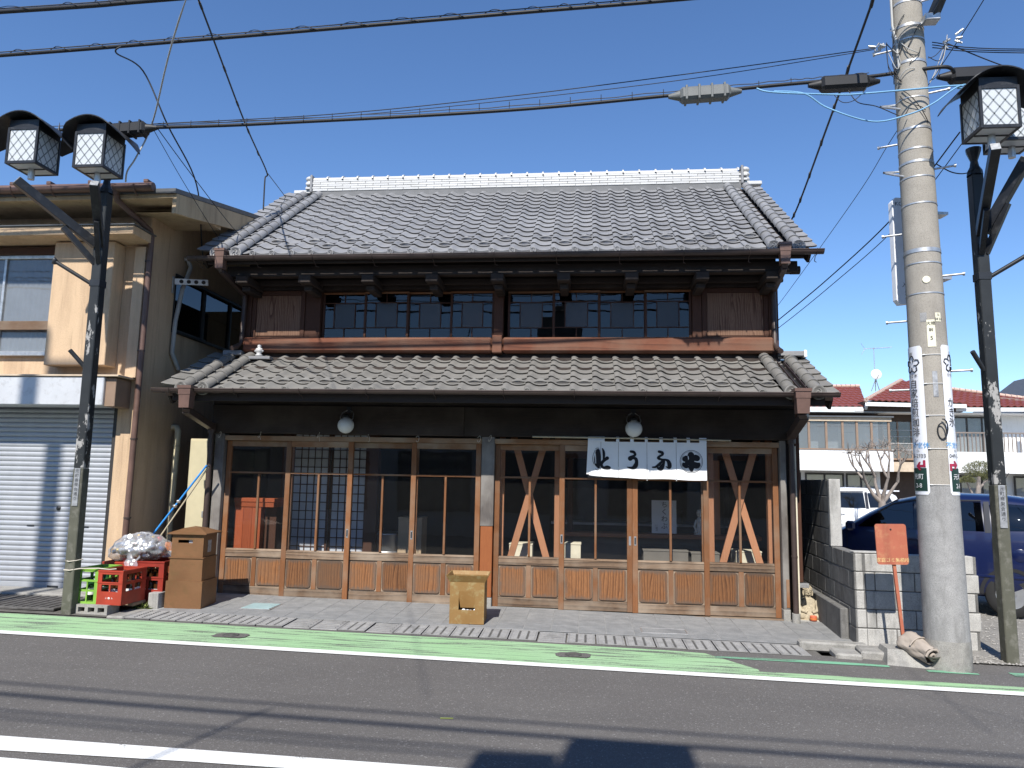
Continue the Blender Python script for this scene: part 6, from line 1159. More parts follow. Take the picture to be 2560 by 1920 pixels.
for k, (s_, z) in enumerate(((-1, 3.25), (1, 3.68), (-1, 4.16), (1, 2.72), (-1, 2.55), (1, 4.80), (-1, 5.13), (-1, 6.18), (1, 5.62), (1, 6.65))):
    a = pp(s_ * 90, z, -0.02); d = Vector((s_ * math.cos(R(VA)), s_ * math.sin(R(VA)), 0)); bt = obj('step_bolt', MB().tube([a, a + d * 0.19], 0.011, 8), M('galv'), UPo); obj('bolt_head', MB().tube([a + d * 0.1905, a + d * 0.21], 0.019, 8), M('galv'), bt)
for z in (4.82, 5.55):
    a = pp(-80, z, -0.01); mb = MB(); d = Vector((-math.cos(R(VA)), -math.sin(R(VA)), 0)); mb.tube([a, a + d * 0.16 + ZA * 0.02, a + d * 0.16 + Vector((0.02, -0.03, 0.0)), a + Vector((0.02, -0.10, -0.10))], 0.012, 6); obj('foot_step', mb, M('galv'), UPo)
obj('cross_arm', MB().bar((4.36, -2.02, 6.35), (4.75, -2.75, 7.6), 0.085, 0.085, b=0.004), M('dark_metal'), UPo); obj('cross_arm_clamp', MB().box(4.27, 4.42, -2.08, -1.96, 6.30, 6.38, 0.01), M('galv'), UPo)
sb = thing('hanging_sign', 'white vertical sign board hung behind the left of the pole', 'sign', (4.345, -1.42, 3.5), R(9), local=True)
obj('board', MB().prism([(-0.26, 0.03), (-0.22, -0.02), (0.20, 0.04), (0.24, 0.09), (0.24, 1.10), (0.20, 1.15), (-0.22, 1.15), (-0.26, 1.10)], (0, 0, 0), XA, ZA, 0.07), M('banner_white'), sb)
for ch_, z, s_ in (('よ', 0.86, 0.20), ('し', 0.62, 0.22), ('ず', 0.40, 0.20)): pass
for k, ch_ in enumerate('よしずし'[:3]): text('brush_lettering', ch_, 0.25, M('ink'), sb, Matrix.Translation((-0.06, -0.0365, 0.90 - 0.235 * k)) @ Matrix.Rotation(R(90), 4, 'X'))
text('small_lettering', 'KOHS', 0.06, M('ink'), sb, Matrix.Translation((-0.15, -0.0365, 1.08)) @ Matrix.Rotation(R(90), 4, 'X')); text('small_lettering', '入口', 0.055, M('ink'), sb, Matrix.Translation((-0.14, -0.0365, 0.19)) @ Matrix.Rotation(R(90), 4, 'X')); text('small_lettering', '224-', 0.055, M('ink'), sb, Matrix.Translation((-0.12, -0.0365, 0.10)) @ Matrix.Rotation(R(90), 4, 'X'))
for z in (0.25, 0.95): obj('sign_bracket', MB().box(-0.02, 0.30, -0.12, 0.02, z, z + 0.03), M('galv'), sb)
# ------------------------------------------------------------------ rusty sign and rolled sack
sg = thing('notice_sign', 'faded rust-red square notice sign on a thin post before the block wall', 'sign', (3.93, -1.62, gz(3.93, -1.62)))
obj('sign_post', MB().bar((3.965, -1.615, -0.06), (3.875, -1.615, 1.10), 0.03, 0.03, upv=(0, 1, 0), b=0.002), M('rust_sign'), sg)
ax_ = Vector((math.cos(R(3)), 0, 0.02)).normalized(); ay_ = Vector((-0.035, 0, 1)).normalized()
obj('sign_plate', MB().prism(rrect(0.295, 0.395, 0.025), (3.873, -1.638, 1.02), ax_, ay_, 0.012), M('rust_sign'), sg)
text('lettering', '家庭ゴミ集積所', 0.0445, M('sign_text'), sg, Matrix(((ax_.x, ay_.x, 0, 3.878), (0, 0, -1, -1.6462), (ax_.z, ay_.z, 0, 0.865), (0, 0, 0, 1))))
obj('bolt', MB().lathe((3.868, -1.646, 1.165), [(0, -0.006), (0.008, -0.004), (0.009, 0.003)], 8, 'Y'), M('dark_metal'), sg)
sk = thing('rolled_sack', 'rolled grey-brown cloth sack lying against the pole foot', 'sack', (4.0, -1.74, 0.04))
A, B = Vector((3.955, -1.60, 0.115)), Vector((4.085, -1.93, 0.030)); dd = (B - A).normalized(); sx = dd.cross(ZA).normalized(); sz = sx.cross(dd)
mb = MB(); rr = random.Random(8); ph = [rr.uniform(0, 6) for _ in range(6)]
def sackf(u, v):
    t = 2 * math.pi * u; r_ = (0.118 - 0.03 * v) * (1 + 0.10 * math.sin(3 * t + ph[0] + v * 4) + 0.05 * math.sin(7 * t + ph[1] - v * 9) + 0.03 * math.sin(13 * t + v * 20)) * (math.sin(min(1, v * 6 + 0.02) * math.pi / 2)) ; p = A.lerp(B, v) + sx * r_ * 1.05 * math.cos(t) + sz * r_ * 0.85 * math.sin(t); return p
mb.grid(40, 18, sackf, True); obj('cloth_roll', mb, M('cloth_sack'), sk)
mb = MB(); mb.tube([B + dd * 0.004 + sx * (0.085 - 0.0105 * k * 0.5) * math.cos(k * 0.62) + sz * (0.075 - 0.009 * k * 0.5) * math.sin(k * 0.62) for k in range(15)], 0.013, 6); obj('rolled_edge', mb, M('cloth_sack'), sk)
mb = MB(); mb.tube([A.lerp(B, 0.55) + sx * 0.113 * math.cos(t) * 1.03 + sz * 0.10 * math.sin(t) * 1.03 for t in [0.3 + 0.3 * k for k in range(12)]], 0.008, 6); obj('tie_cord', mb, M('cloth_sack'), sk)
mb = MB(); mb.lathe(B - dd * 0.012, [(0.0, -0.02), (0.06, -0.02), (0.07, 0.0)], 12, smooth=True); obj('end_fold', mb, M('cloth_sack'), sk)

# ------------------------------------------------------------------ concrete block wall on the right
BW = thing('block_wall', 'stained concrete block wall stepping down to the street right of the shop', 'wall', (3.75, -1.1, -0.08))
d1 = Vector((0.058, 1, 0)).normalized(); n1 = Vector((d1.y, -d1.x, 0))          # along the side run; n1 points right
P0 = Vector((3.69, -1.10, -0.085)); pit = 0.1925
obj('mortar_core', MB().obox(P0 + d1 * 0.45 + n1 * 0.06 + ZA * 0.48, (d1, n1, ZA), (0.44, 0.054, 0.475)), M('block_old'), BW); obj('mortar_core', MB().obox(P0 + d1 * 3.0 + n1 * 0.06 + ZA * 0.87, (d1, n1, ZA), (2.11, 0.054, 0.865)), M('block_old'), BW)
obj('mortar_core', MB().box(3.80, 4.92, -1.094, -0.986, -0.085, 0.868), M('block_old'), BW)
bm_ = MB().box(-0.194, 0.194, -0.06, 0.06, -0.091, 0.091, 0.006).mesh('concrete_block'); hm_ = MB().box(-0.094, 0.094, -0.06, 0.06, -0.091, 0.091, 0.006).mesh('concrete_block')
bl_ = bm_.copy(); hl_ = hm_.copy()
rotm = Matrix(((d1.x, n1.x, 0), (d1.y, n1.y, 0), (0, 0, 1))).to_4x4()
for r_ in range(9):
    s = 0.0; first = True
    while s < 5.1:
        L = 0.39
        if first: L = 0.39 if r_ % 2 == 0 else 0.19
        first = False
        if r_ >= 5 and s < 0.93: s = 0.94 + (0.0 if r_ % 2 else 0.0) if s + L + 0.008 > 0.93 else s + L + 0.008; continue
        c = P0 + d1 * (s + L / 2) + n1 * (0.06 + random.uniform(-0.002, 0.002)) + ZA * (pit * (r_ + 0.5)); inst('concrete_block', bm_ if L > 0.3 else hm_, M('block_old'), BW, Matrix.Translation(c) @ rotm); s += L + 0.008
# end pillar of the tall part and the street face
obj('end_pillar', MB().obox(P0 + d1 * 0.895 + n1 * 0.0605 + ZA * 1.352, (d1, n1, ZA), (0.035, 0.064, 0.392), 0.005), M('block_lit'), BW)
for r_ in range(5):
    x = 3.706; first = True
    while x < 4.90:
        L = 0.39
        if first and r_ % 2: L = 0.19
        first = False; L2 = min(L, 4.935 - x)
        if L2 > 0.05:
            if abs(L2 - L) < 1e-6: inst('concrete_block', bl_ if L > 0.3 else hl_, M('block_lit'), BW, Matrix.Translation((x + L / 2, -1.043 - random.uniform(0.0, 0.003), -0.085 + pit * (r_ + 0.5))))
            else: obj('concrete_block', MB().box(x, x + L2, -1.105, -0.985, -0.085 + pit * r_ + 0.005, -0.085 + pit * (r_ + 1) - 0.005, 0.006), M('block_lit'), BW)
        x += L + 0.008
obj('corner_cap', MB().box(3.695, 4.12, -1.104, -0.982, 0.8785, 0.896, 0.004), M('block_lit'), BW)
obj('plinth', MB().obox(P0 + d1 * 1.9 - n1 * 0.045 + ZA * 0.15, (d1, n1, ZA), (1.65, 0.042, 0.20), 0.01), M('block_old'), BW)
# ------------------------------------------------------------------ cars
def make_car(nm, lab, loc, rot, paint, H=1.55):
    c = thing(nm, lab, 'car', loc, rot, local=True); Wd = 1.66; k = H / 1.55
    S_ = [(-1.18, 0.45, 0.30), (-1.16, 0.66, 0.22), (-1.02, 0.78, 0.12), (-0.55, 0.92, 0.05), (-0.08, 1.02, 0.02), (0.30, 1.26, 0.0), (0.62, 1.43, 0.0), (1.00, 1.525, 0.0), (1.45, 1.55, 0.0), (1.95, 1.54, 0.0), (2.28, 1.50, 0.01), (2.45, 1.40, 0.03), (2.56, 1.10, 0.06), (2.60, 0.80, 0.08), (2.60, 0.42, 0.12)]
    def ring(x, zr, ins):
        belt = min(1.05, zr - 0.04); zr2 = zr; g = max(0.0, zr - 1.05)
        half = [(0.10 + ins, 0.24), (0.03 + ins, 0.30), (0.0 + ins, 0.48), (0.0 + ins, 0.74), (0.015 + ins, belt), (0.025 + ins + g * 0.30, max(belt + 0.005, zr - 0.075)), (0.07 + ins + g * 0.34, zr - 0.025), (0.20 + ins + g * 0.34, zr), (0.5, zr + 0.012), (Wd / 2, zr + 0.016)]
        half = [(y, min(z, zr + 0.02) * k) for y, z in half]
        return [(x, y, z) for y, z in half] + [(x, Wd - y, z) for y, z in half[::-1][1:]]
    rings = [ring(*s) for s in S_]; n = len(rings[0]); mb = MB(); vs = sum(rings, [])
    fs = [(i * n + j, i * n + j + 1, (i + 1) * n + j + 1, (i + 1) * n + j)[::-1] for i in range(len(rings) - 1) for j in range(n - 1)]; fs += [(i * n, (i + 1) * n, (i + 1) * n + n - 1, i * n + n - 1)[::-1] for i in range(len(rings) - 1)]
    fs += [tuple(range(n)), tuple(range((len(rings) - 1) * n, len(rings) * n))[::-1]]; mb.add(vs, [f[::-1] for f in fs], True); body = obj('body', mb, M(paint), c)
    def side(x, z, far=False):
        g = 0.5; y = 0.017 + max(0, z / k - 1.05) * 0.285 - 0.004; return (x, (Wd - y) if far else y, z)
    for far in (False, True):
        for poly in ([(0.16, 1.075), (0.86, 1.075), (0.86, 1.43), (0.62, 1.38), (0.38, 1.25)], [(0.95, 1.075), (1.68, 1.075), (1.66, 1.45), (0.95, 1.445)], [(1.78, 1.085), (2.36, 1.12), (2.24, 1.42), (1.76, 1.45)]):
            mb = MB(); P_ = [side(x, z * k, far) for x, z in poly]; mb.add(P_, [tuple(range(len(P_)))]); obj('side_window', mb, M('car_glass'), c)
    mb = MB(); mb.add([(2.585, 0.22, 1.08 * k), (2.585, Wd - 0.22, 1.08 * k), (2.46, Wd - 0.33, 1.42 * k), (2.46, 0.33, 1.42 * k)], [(0, 1, 2, 3)]); obj('rear_window', mb, M('car_glass'), c)
    mb = MB(); mb.add([(-0.02, 0.18, 1.06 * k), (-0.02, Wd - 0.18, 1.06 * k), (0.66, Wd - 0.30, 1.46 * k), (0.66, 0.30, 1.46 * k)], [(3, 2, 1, 0)]); obj('windscreen', mb, M('car_glass'), c)
    for x in (0.905, 1.72): obj('door_pillar', MB().add([side(x - 0.035, 1.06 * k), side(x + 0.035, 1.06 * k), side(x + 0.03, 1.46 * k), side(x - 0.03, 1.46 * k)], [(0, 1, 2, 3)]), M('car_black_trim'), c)
    mb = MB(); mb.tube([side(0.42, 1.275 * k), side(0.62, 1.40 * k), side(0.88, 1.455 * k), side(1.66, 1.47 * k)], 0.014, 6); obj('rain_visor', mb, M('car_black_trim'), c)
    for x in (0.80, 1.02): obj('door_handle', MB().tube([(x, -0.004, 0.93 * k), (x + 0.05, -0.022, 0.935 * k), (x + 0.12, -0.022, 0.935 * k), (x + 0.16, -0.004, 0.93 * k)], 0.010, 6), M(paint), c)
    for x in (0.02, 0.90, 1.76): obj('door_seam', MB().box(x - 0.003, x + 0.003, -0.0025, 0.002, 0.32, 1.0 * k), M('black_rubber'), c)
    obj('side_moulding', MB().box(-0.3, 2.2, -0.012, 0.002, 0.50, 0.53, 0.003), M(paint), c)
    obj('fuel_flap', MB().lathe((2.05, -0.002, 0.80), [(0.0, -0.003), (0.075, -0.003), (0.082, 0.001)], 20, 'Y'), M(paint), c)
    for x in (-0.62, 1.93):
        for y in (0.10, Wd - 0.10):
            w_ = obj('wheel', MB().lathe((x, y, 0.29), [(0.17, -0.09), (0.27, -0.095), (0.29, -0.06), (0.29, 0.06), (0.27, 0.095), (0.17, 0.09)], 26, 'Y'), M('tyre'), c); obj('rim', MB().lathe((x, y, 0.29), [(0.0, -0.06), (0.06, -0.075), (0.165, -0.08), (0.172, -0.09), (0.172, 0.09), (0.0, 0.06)], 20, 'Y', smooth=False), M('alloy'), w_)
            if y < 0.5: obj('wheel_arch', MB().lathe((x, -0.004, 0.29), [(0.30, 0.0), (0.345, 0.0)], 24, 'Y', arc=(0, math.pi)), M('black_rubber'), c)
    for y in (0.09, Wd - 0.09): obj('tail_lamp', MB().box(2.46, 2.585, y - 0.09, y + 0.09, 0.92 * k, 1.30 * k, 0.02), M('tail_red'), c)
    mr = obj('mirror', MB().box(0.02, 0.14, -0.18, -0.02, 1.02 * k, 1.15 * k, 0.03), M(paint), c)
    obj('antenna', MB().tube([(1.85, Wd / 2 - 0.3, 1.55 * k), (2.02, Wd / 2 - 0.3, 1.55 * k + 0.30)], [0.010, 0.004], 6), M('black_rubber'), c); obj('rear_spoiler', MB().box(2.30, 2.56, 0.30, Wd - 0.30, 1.48 * k, 1.51 * k, 0.01), M(paint), c)
    for y in (0.45, 1.2): obj('head_rest', MB().box(0.95, 1.03, y - 0.12, y + 0.12, 1.05, 1.25, 0.03), M('interior_dark'), c)
    return c
make_car('parked_car', 'dark navy blue hatchback parked behind the block wall and the pole', (4.56, 1.72, -0.07), R(-25), 'car_navy', 1.565)
make_car('parked_car', 'white car parked further back, seen past the navy car\'s windscreen', (6.05, 9.8, -0.07), R(-4), 'car_white', 1.58)
# ------------------------------------------------------------------ white house with red roof at the back
FH = thing('white_house', 'white two-storey house with red tiled roof beyond the car park', 'house', (14.5, 26.0, -0.3))
g0 = -0.4
obj('front_wall', MB().box(6.0, 14.2, 25.8, 26.0, g0, 4.9), M('white_siding'), FH); obj('porch_wall', MB().box(14.25, 16.8, 26.1, 26.3, g0, 5.0), M('house_brown'), FH); obj('front_wall', MB().box(16.85, 24.0, 25.9, 26.1, g0, 4.9), M('white_siding'), FH)
obj('parapet', MB().box(6.0, 14.28, 24.45, 25.79, 2.19, 3.10), M('white_siding'), FH); obj('parapet', MB().box(16.8, 24.0, 24.45, 25.85, 2.19, 3.09), M('white_siding'), FH)
for z in (2.42, 2.65, 2.88):
    for a, b_ in ((6.0, 14.28), (16.8, 24.0)): obj('siding_joint', MB().box(a, b_, 24.443, 24.449, z, z + 0.012), M('curtain'), FH)
# enclosed balcony
eb = obj('balcony_glazing', MB().box(6.0, 14.22, 24.42, 24.52, 3.10, 3.16), M('sash_brown'), FH); obj('head_fascia', MB().box(6.0, 14.24, 24.36, 24.55, 4.37, 4.53), M('beige_metal'), eb); obj('balcony_roof', MB().box(6.0, 14.3, 24.25, 25.8, 4.535, 4.60), M('roof_metal'), eb)
xs = [6.0, 8.6, 10.1, 10.74, 11.48, 12.18, 12.79, 13.41, 14.14]
for x in xs: obj('mullion', MB().box(x - 0.045, x + 0.045, 24.42, 24.52, 3.1605, 4.3695), M('sash_brown'), eb)
for a, b_ in zip(xs[:-1], xs[1:]): obj('window_pane', MB().add([(a, 24.47, 3.16), (b_, 24.47, 3.16), (b_, 24.47, 4.37), (a, 24.47, 4.37)], [(0, 1, 2, 3)]), M('house_glass'), eb)
for x in (11.0, 11.9, 12.5): obj('inner_rail', MB().box(x - 0.3, x + 0.3, 24.9, 24.93, 3.9, 3.93), M('galv'), eb)
for x in (9.2, 11.1, 12.0): obj('inner_curtain', MB().box(x - 0.25, x + 0.25, 25.2, 25.22, 3.1, 4.3), M('curtain'), eb)
# brown stair window
sw_ = obj('stair_window', MB().box(14.45, 16.7, 26.02, 26.09, 2.75, 2.83), M('sash_brown'), FH)
for x in (14.5, 15.15, 15.75, 16.35): obj('mullion', MB().box(x - 0.03, x + 0.03, 26.02, 26.09, 2.831, 4.50), M('sash_brown'), sw_)
for a, b_ in ((14.53, 15.12), (15.18, 15.72), (15.78, 16.32)): obj('window_pane', MB().add([(a, 26.05, 2.83), (b_, 26.05, 2.83), (b_, 26.05, 4.5), (a, 26.05, 4.5)], [(0, 1, 2, 3)]), M('house_glass'), sw_)
for z in (3.2, 3.5, 3.8, 4.1): obj('screen_slat', MB().box(14.53, 16.32, 26.00, 26.015, z, z + 0.02), M('curtain'), sw_)
obj('porch_canopy', MB().box(14.3, 16.8, 24.8, 26.0, 2.20, 2.62), M('beige_metal'), FH)
# right-hand balcony rail and window
rl = obj('balcony_rail', MB().box(16.82, 24, 24.50, 24.56, 3.90, 3.96), M('balcony_rail'), FH)
for k in range(42): obj('baluster', MB().box(16.95 + 0.165 * k, 16.985 + 0.165 * k, 24.515, 24.545, 3.09, 3.899), M('balcony_rail'), rl)
dw = obj('balcony_door', MB().box(17.5, 19.3, 25.85, 25.899, 4.68, 4.76), M('sash_dark'), FH)
for x in (17.5, 18.1, 18.75, 19.25): obj('door_stile', MB().box(x - 0.035, x + 0.035, 25.85, 25.898, 2.9, 4.679), M('sash_dark'), dw)
for a, b_ in ((17.535, 18.065), (18.135, 18.715), (18.785, 19.215)): obj('door_pane', MB().add([(a, 25.87, 2.9), (b_, 25.87, 2.9), (b_, 25.87, 4.68), (a, 25.87, 4.68)], [(0, 1, 2, 3)]), M('house_glass'), dw)
mb = MB(); mb.grid(30, 1, lambda u, v: (18.14 + 0.56 * u, 25.888 - 0.006 * math.sin(u * 70), 3.0 + 1.66 * v)); obj('curtain', mb, M('curtain'), dw)
obj('balcony_post', MB().box(20.05, 20.25, 24.5, 24.7, 3.091, 4.9), M('white_siding'), FH); obj('wall_return', MB().box(19.6, 23.9, 25.2, 25.85, 3.10, 4.75), M('house_glass'), FH) if False else None
# ground-floor windows
for (a, b_) in ((8.0, 10.7), (10.9, 12.6), (12.7, 14.0), (17.6, 19.5), (19.9, 22.5)):
    w_ = obj('ground_window', MB().box(a, b_, 25.72, 25.79, 2.02, 2.10), M('sash_dark'), FH)
    for x in (a + 0.03, (a + b_) / 2, b_ - 0.03): obj('window_stile', MB().box(x - 0.03, x + 0.03, 25.72, 25.79, 0.5, 2.019), M('sash_dark'), w_)
    obj('window_pane', MB().add([(a, 25.76, 0.5), (b_, 25.76, 0.5), (b_, 25.76, 2.02), (a, 25.76, 2.02)], [(0, 1, 2, 3)]), M('house_glass'), w_); obj('shutter_lower', MB().box(a + 0.03, b_ - 0.03, 25.77, 25.785, 0.5, 1.35), M('white_plastic'), w_)
# red tiled roofs (rows of pantiles as ribs)
def red_roof(pts, nm, rows, cols):
    "quad eave-left, eave-right, ridge-right, ridge-left; tiles as an uneven pantile surface"
    A, B, C_, D = [Vector(p) for p in pts]; N_ = (B - A).cross(D - A).normalized(); r_ = obj(nm, MB().add([A - N_ * 0.12, B - N_ * 0.12, C_ - N_ * 0.12, D - N_ * 0.12], [(0, 1, 2, 3), (3, 2, 1, 0)]), M('sash_brown'), FH)
    W_ = (B - A).length; nc = max(2, int(W_ / 0.28)); nr = rows; mb = MB()
    def f(u, v, lift): 
        a = A.lerp(D, v); b_ = B.lerp(C_, v); p = a.lerp(b_, u); return p + N_ * (0.055 * (0.5 + 0.5 * math.cos(2 * math.pi * (p - A).dot((B - A).normalized()) / 0.28)) + lift)
    for j in range(nr):
        mb.grid(nc * 5, 1, lambda u, v: f(u, (j + v) / nr, 0.05 * (1 - v)), True)
        mb.grid(nc * 5, 1, lambda u, v: f(u, j / nr, 0.05 * v), False)
    o = obj('tile_courses', mb, M('red_roof_tile'), r_); tag(o, kind='stuff'); return r_
red_roof([(5.0, 25.0, 5.02), (13.45, 25.0, 5.06), (15.2, 30.6, 6.66), (5.0, 30.6, 6.60)], 'main_roof', 9, 30)
red_roof([(13.3, 24.6, 5.30), (17.6, 24.6, 5.20), (17.55, 29.6, 6.85), (16.9, 29.6, 6.88)], 'hip_roof', 9, 14)
red_roof([(17.15, 24.9, 5.08), (24.5, 24.9, 5.14), (24.5, 28.6, 5.55), (17.55, 29.6, 6.60)], 'right_roof', 8, 24)
for (a, b_, n_) in (((9.0, 30.6, 6.68), (15.2, 30.6, 6.74), 26), ((13.3, 24.6, 5.36), (16.9, 29.6, 6.94), 26), ((17.55, 29.6, 6.72), (24.5, 28.6, 5.64), 28)):
    a, b_ = Vector(a), Vector(b_)
    for k in range(n_): obj('ridge_cap', MB().tube([a.lerp(b_, k / n_), a.lerp(b_, (k + 0.93) / n_)], [0.10, 0.085], 8), M('red_roof_cap'), FH)
obj('fascia', MB().bar((5.0, 25.02, 4.93), (13.4, 25.02, 4.98), 0.12, 0.17), M('white_siding'), FH); obj('fascia', MB().bar((13.3, 24.62, 5.16), (17.5, 24.62, 5.10), 0.12, 0.17), M('white_siding'), FH); obj('fascia', MB().bar((17.2, 24.92, 4.98), (24.4, 24.92, 5.03), 0.12, 0.17), M('white_siding'), FH); obj('fascia', MB().bar((13.4, 25.0, 4.98), (13.32, 24.62, 5.16), 0.1, 0.17), M('white_siding'), FH)
obj('soffit', MB().box(5.0, 24.4, 24.98, 26.0, 4.83, 4.86), M('white_siding'), FH)
obj('upper_wall', MB().box(13.3, 17.5, 24.9, 26.1, 4.87, 5.32), M('house_brown'), FH); obj('eave_shade_strip', MB().box(6.0, 14.2, 25.75, 25.799, 4.62, 4.83), M('house_brown'), FH)  # the last brown strip stands in for the eave's shade on the wall
ds = thing('satellite_dish', 'white satellite dish on the red roof ridge', 'dish', (15.0, 28.0, 6.3)); mb = MB(); mb.grid(20, 6, lambda u, v: (15.0 + 0.25 * v * math.cos(6.2832 * u), 27.8 + 0.06 * v * v - 0.06, 6.96 + 0.25 * v * math.sin(6.2832 * u)), True, flip=True); mb.grid(20, 6, lambda u, v: (15.0 + 0.25 * v * math.cos(6.2832 * u), 27.82 + 0.06 * v * v - 0.06, 6.96 + 0.25 * v * math.sin(6.2832 * u)), True); obj('reflector', mb, M('white_plastic'), ds)
for dx in (-0.2, 0.0, 0.2): obj('stand_leg', MB().tube([(15.0, 27.9, 6.75), (15.0 + dx, 27.9 + 0.1, 6.15)], 0.02, 6), M('galv'), ds)
obj('feed_arm', MB().tube([(15.0, 27.8, 6.72), (14.98, 27.45, 6.90)], 0.015, 6), M('galv'), ds)
an = thing('tv_antenna', 'thin television antenna on a mast above the red roof', 'antenna', (15.04, 28.1, 6.2)); obj('mast', MB().tube([(15.04, 28.1, 6.2), (15.04, 28.1, 8.35)], 0.018, 6), M('galv'), an); obj('boom', MB().tube([(14.55, 28.1, 8.27), (15.87, 28.0, 8.35)], 0.012, 6), M('galv'), an)
for k in range(11): x = 14.75 + 0.10 * k; obj('element', MB().tube([(x, 27.95, 8.29 + 0.004 * k), (x, 28.25, 8.29 + 0.004 * k)], 0.006, 4), M('galv'), an)
for s in (-1, 1): obj('reflector_rod', MB().tube([(14.62, 28.1, 8.27), (14.45, 28.1, 8.27 + s * 0.28)], 0.01, 4), M('galv'), an)
dh = thing('dark_house', 'dark grey gabled roof peeking over the red roof at the far right', 'house', (27.0, 36.0, -0.5)); obj('wall', MB().box(25.3, 31.7, 33.2, 40.0, -0.5, 5.9), M('house_brown'), dh)
mb = MB(); mb.prism([(24.9, 5.75), (28.3, 8.4), (32.1, 5.75), (32.1, 5.55), (28.3, 8.2), (24.9, 5.55)], (0, 36.5, 0), XA, ZA, 8.0); obj('gable_roof', mb, M('roof_metal'), dh)
obj('gable', MB().prism([(25.4, 5.90), (28.3, 8.15), (31.6, 5.90)], (0, 33.3, 0), XA, ZA, 0.15), M('house_brown'), dh)
# ------------------------------------------------------------------ bare tree and clipped pine
def branch(mb, p, d, r, L, depth, rr):
    pts = [p]; rs = [r]; n = 5; q = Vector(p); dd_ = Vector(d)
    for k in range(n):
        dd_ = (dd_ + Vector((rr.uniform(-.22, .22), rr.uniform(-.22, .22), rr.uniform(-0.02, .22)))).normalized(); q = q + dd_ * L / n; pts.append(q); rs.append(r * (1 - 0.10 * (k + 1)))
    mb.tube(pts, rs, 8); mb.lathe(q, [(0, -r * 0.55), (r * 0.55, 0), (0, r * 0.6)], 7)
    if depth == 0:
        for k in range(9):
            t = Vector((rr.uniform(-1, 1), rr.uniform(-1, 1), rr.uniform(-0.2, 1))).normalized(); e = q + t * rr.uniform(0.15, 0.35); mb.tube([q, q.lerp(e, 0.5) + Vector((rr.uniform(-.03, .03), 0, rr.uniform(0, .03))), e], [0.008, 0.005, 0.002], 4)
        return
    for k in range(2):
        t = (dd_ + Vector((rr.uniform(-1.0, 1.0), rr.uniform(-.8, .8), rr.uniform(-.1, .7))) * 0.95).normalized(); branch(mb, q, t, r * 0.62, L * 0.72, depth - 1, rr)
bt_ = thing('bare_tree', 'leafless pollarded tree behind the navy car', 'tree', (7.45, 8.0, -0.1)); rr = random.Random(21)
mb = MB(); mb.tube([(7.45, 8, -0.2), (7.43, 8, 0.6), (7.47, 8.0, 1.25)], [0.11, 0.085, 0.075], 10); obj('trunk', mb, M('bark'), bt_)
for k, (dx, dy, dz) in enumerate(((-0.8, 0.0, 0.7), (-0.25, 0.3, 1.0), (0.35, -0.2, 1.0), (0.85, 0.1, 0.65))):
    mb = MB(); branch(mb, Vector((7.47, 8.0, 1.20)), Vector((dx, dy, dz)).normalized(), 0.052, 0.60, 2, rr); obj('limb', mb, M('bark'), bt_)
pn = thing('clipped_pine', 'small clipped garden pine with a cloud-shaped crown right of the pole', 'tree', (10.5, 10.0, -0.1)); mb = MB(); mb.tube([(10.45, 10, -0.2), (10.38, 10, 0.9), (10.52, 10, 1.5), (10.55, 10.0, 1.85)], [0.09, 0.08, 0.06, 0.04], 8); obj('trunk', mb, M('bark'), pn); rr = random.Random(4)
for (cx, cy, cz, rx, rz) in ((10.60, 10.0, 1.98, 0.40, 0.20), (10.22, 9.9, 1.72, 0.18, 0.08), (10.85, 10.1, 1.82, 0.22, 0.12)):
    mb = MB()
    for k in range(2600 if rx > 0.3 else 900):
        while True:
            p = Vector((rr.uniform(-1, 1), rr.uniform(-1, 1), rr.uniform(-1, 1)))
            if 0.35 < p.length < 1.02: break
        o = Vector((cx + p.x * rx, cy + p.y * rx, cz + p.z * rz + 0.05 * (1 - p.x * p.x))); d = (Vector((p.x, p.y, abs(p.z) + 0.5)) + Vector((rr.uniform(-.6, .6), rr.uniform(-.6, .6), rr.uniform(-.2, .6)))).normalized() * rr.uniform(0.025, 0.055); s = d.cross(Vector((rr.uniform(-1, 1), rr.uniform(-1, 1), rr.uniform(-1, 1)))).normalized() * 0.007
        mb.add([o - s, o + s, o + d], [(0, 1, 2)])
    tag(obj('crown', mb, M('leaf_pine'), pn), kind='stuff')
for (a, b_) in (((10.40, 10, 1.35), (10.22, 9.92, 1.70)), ((10.50, 10, 1.5), (10.85, 10.1, 1.80))): obj('limb', MB().tube([a, ((a[0] + b_[0]) / 2, 10, (a[2] + b_[2]) / 2 + 0.06), b_], [0.03, 0.025, 0.015], 7), M('bark'), pn)

# ------------------------------------------------------------------ overhead cables
def smooth_path(pts, n=8):
    P_ = [Vector(p) for p in pts]; out = []
    for i in range(len(P_) - 1):
        p0, p1, p2, p3 = P_[max(0, i - 1)], P_[i], P_[i + 1], P_[min(len(P_) - 1, i + 2)]
        for k in range(n):
            t = k / n; out.append(0.5 * ((2 * p1) + (p2 - p0) * t + (2 * p0 - 5 * p1 + 4 * p2 - p3) * t * t + (3 * p1 - p0 - 3 * p2 + p3) * t ** 3))
    out.append(P_[-1]); return out
def cable(lab, pts, r, mat='black_rubber', n=8, nm='overhead_cable', grp='overhead cables', thin=None):
    P_ = smooth_path(pts, n); o = obj(nm, MB().tube(P_, [r if thin is None or p.y > -3.4 else thin for p in P_], 6), M(mat)); return tag(o, lab, 'cable', grp)  # thin: unseen near stretch slimmed so that its shadow weakens
CY = -1.80
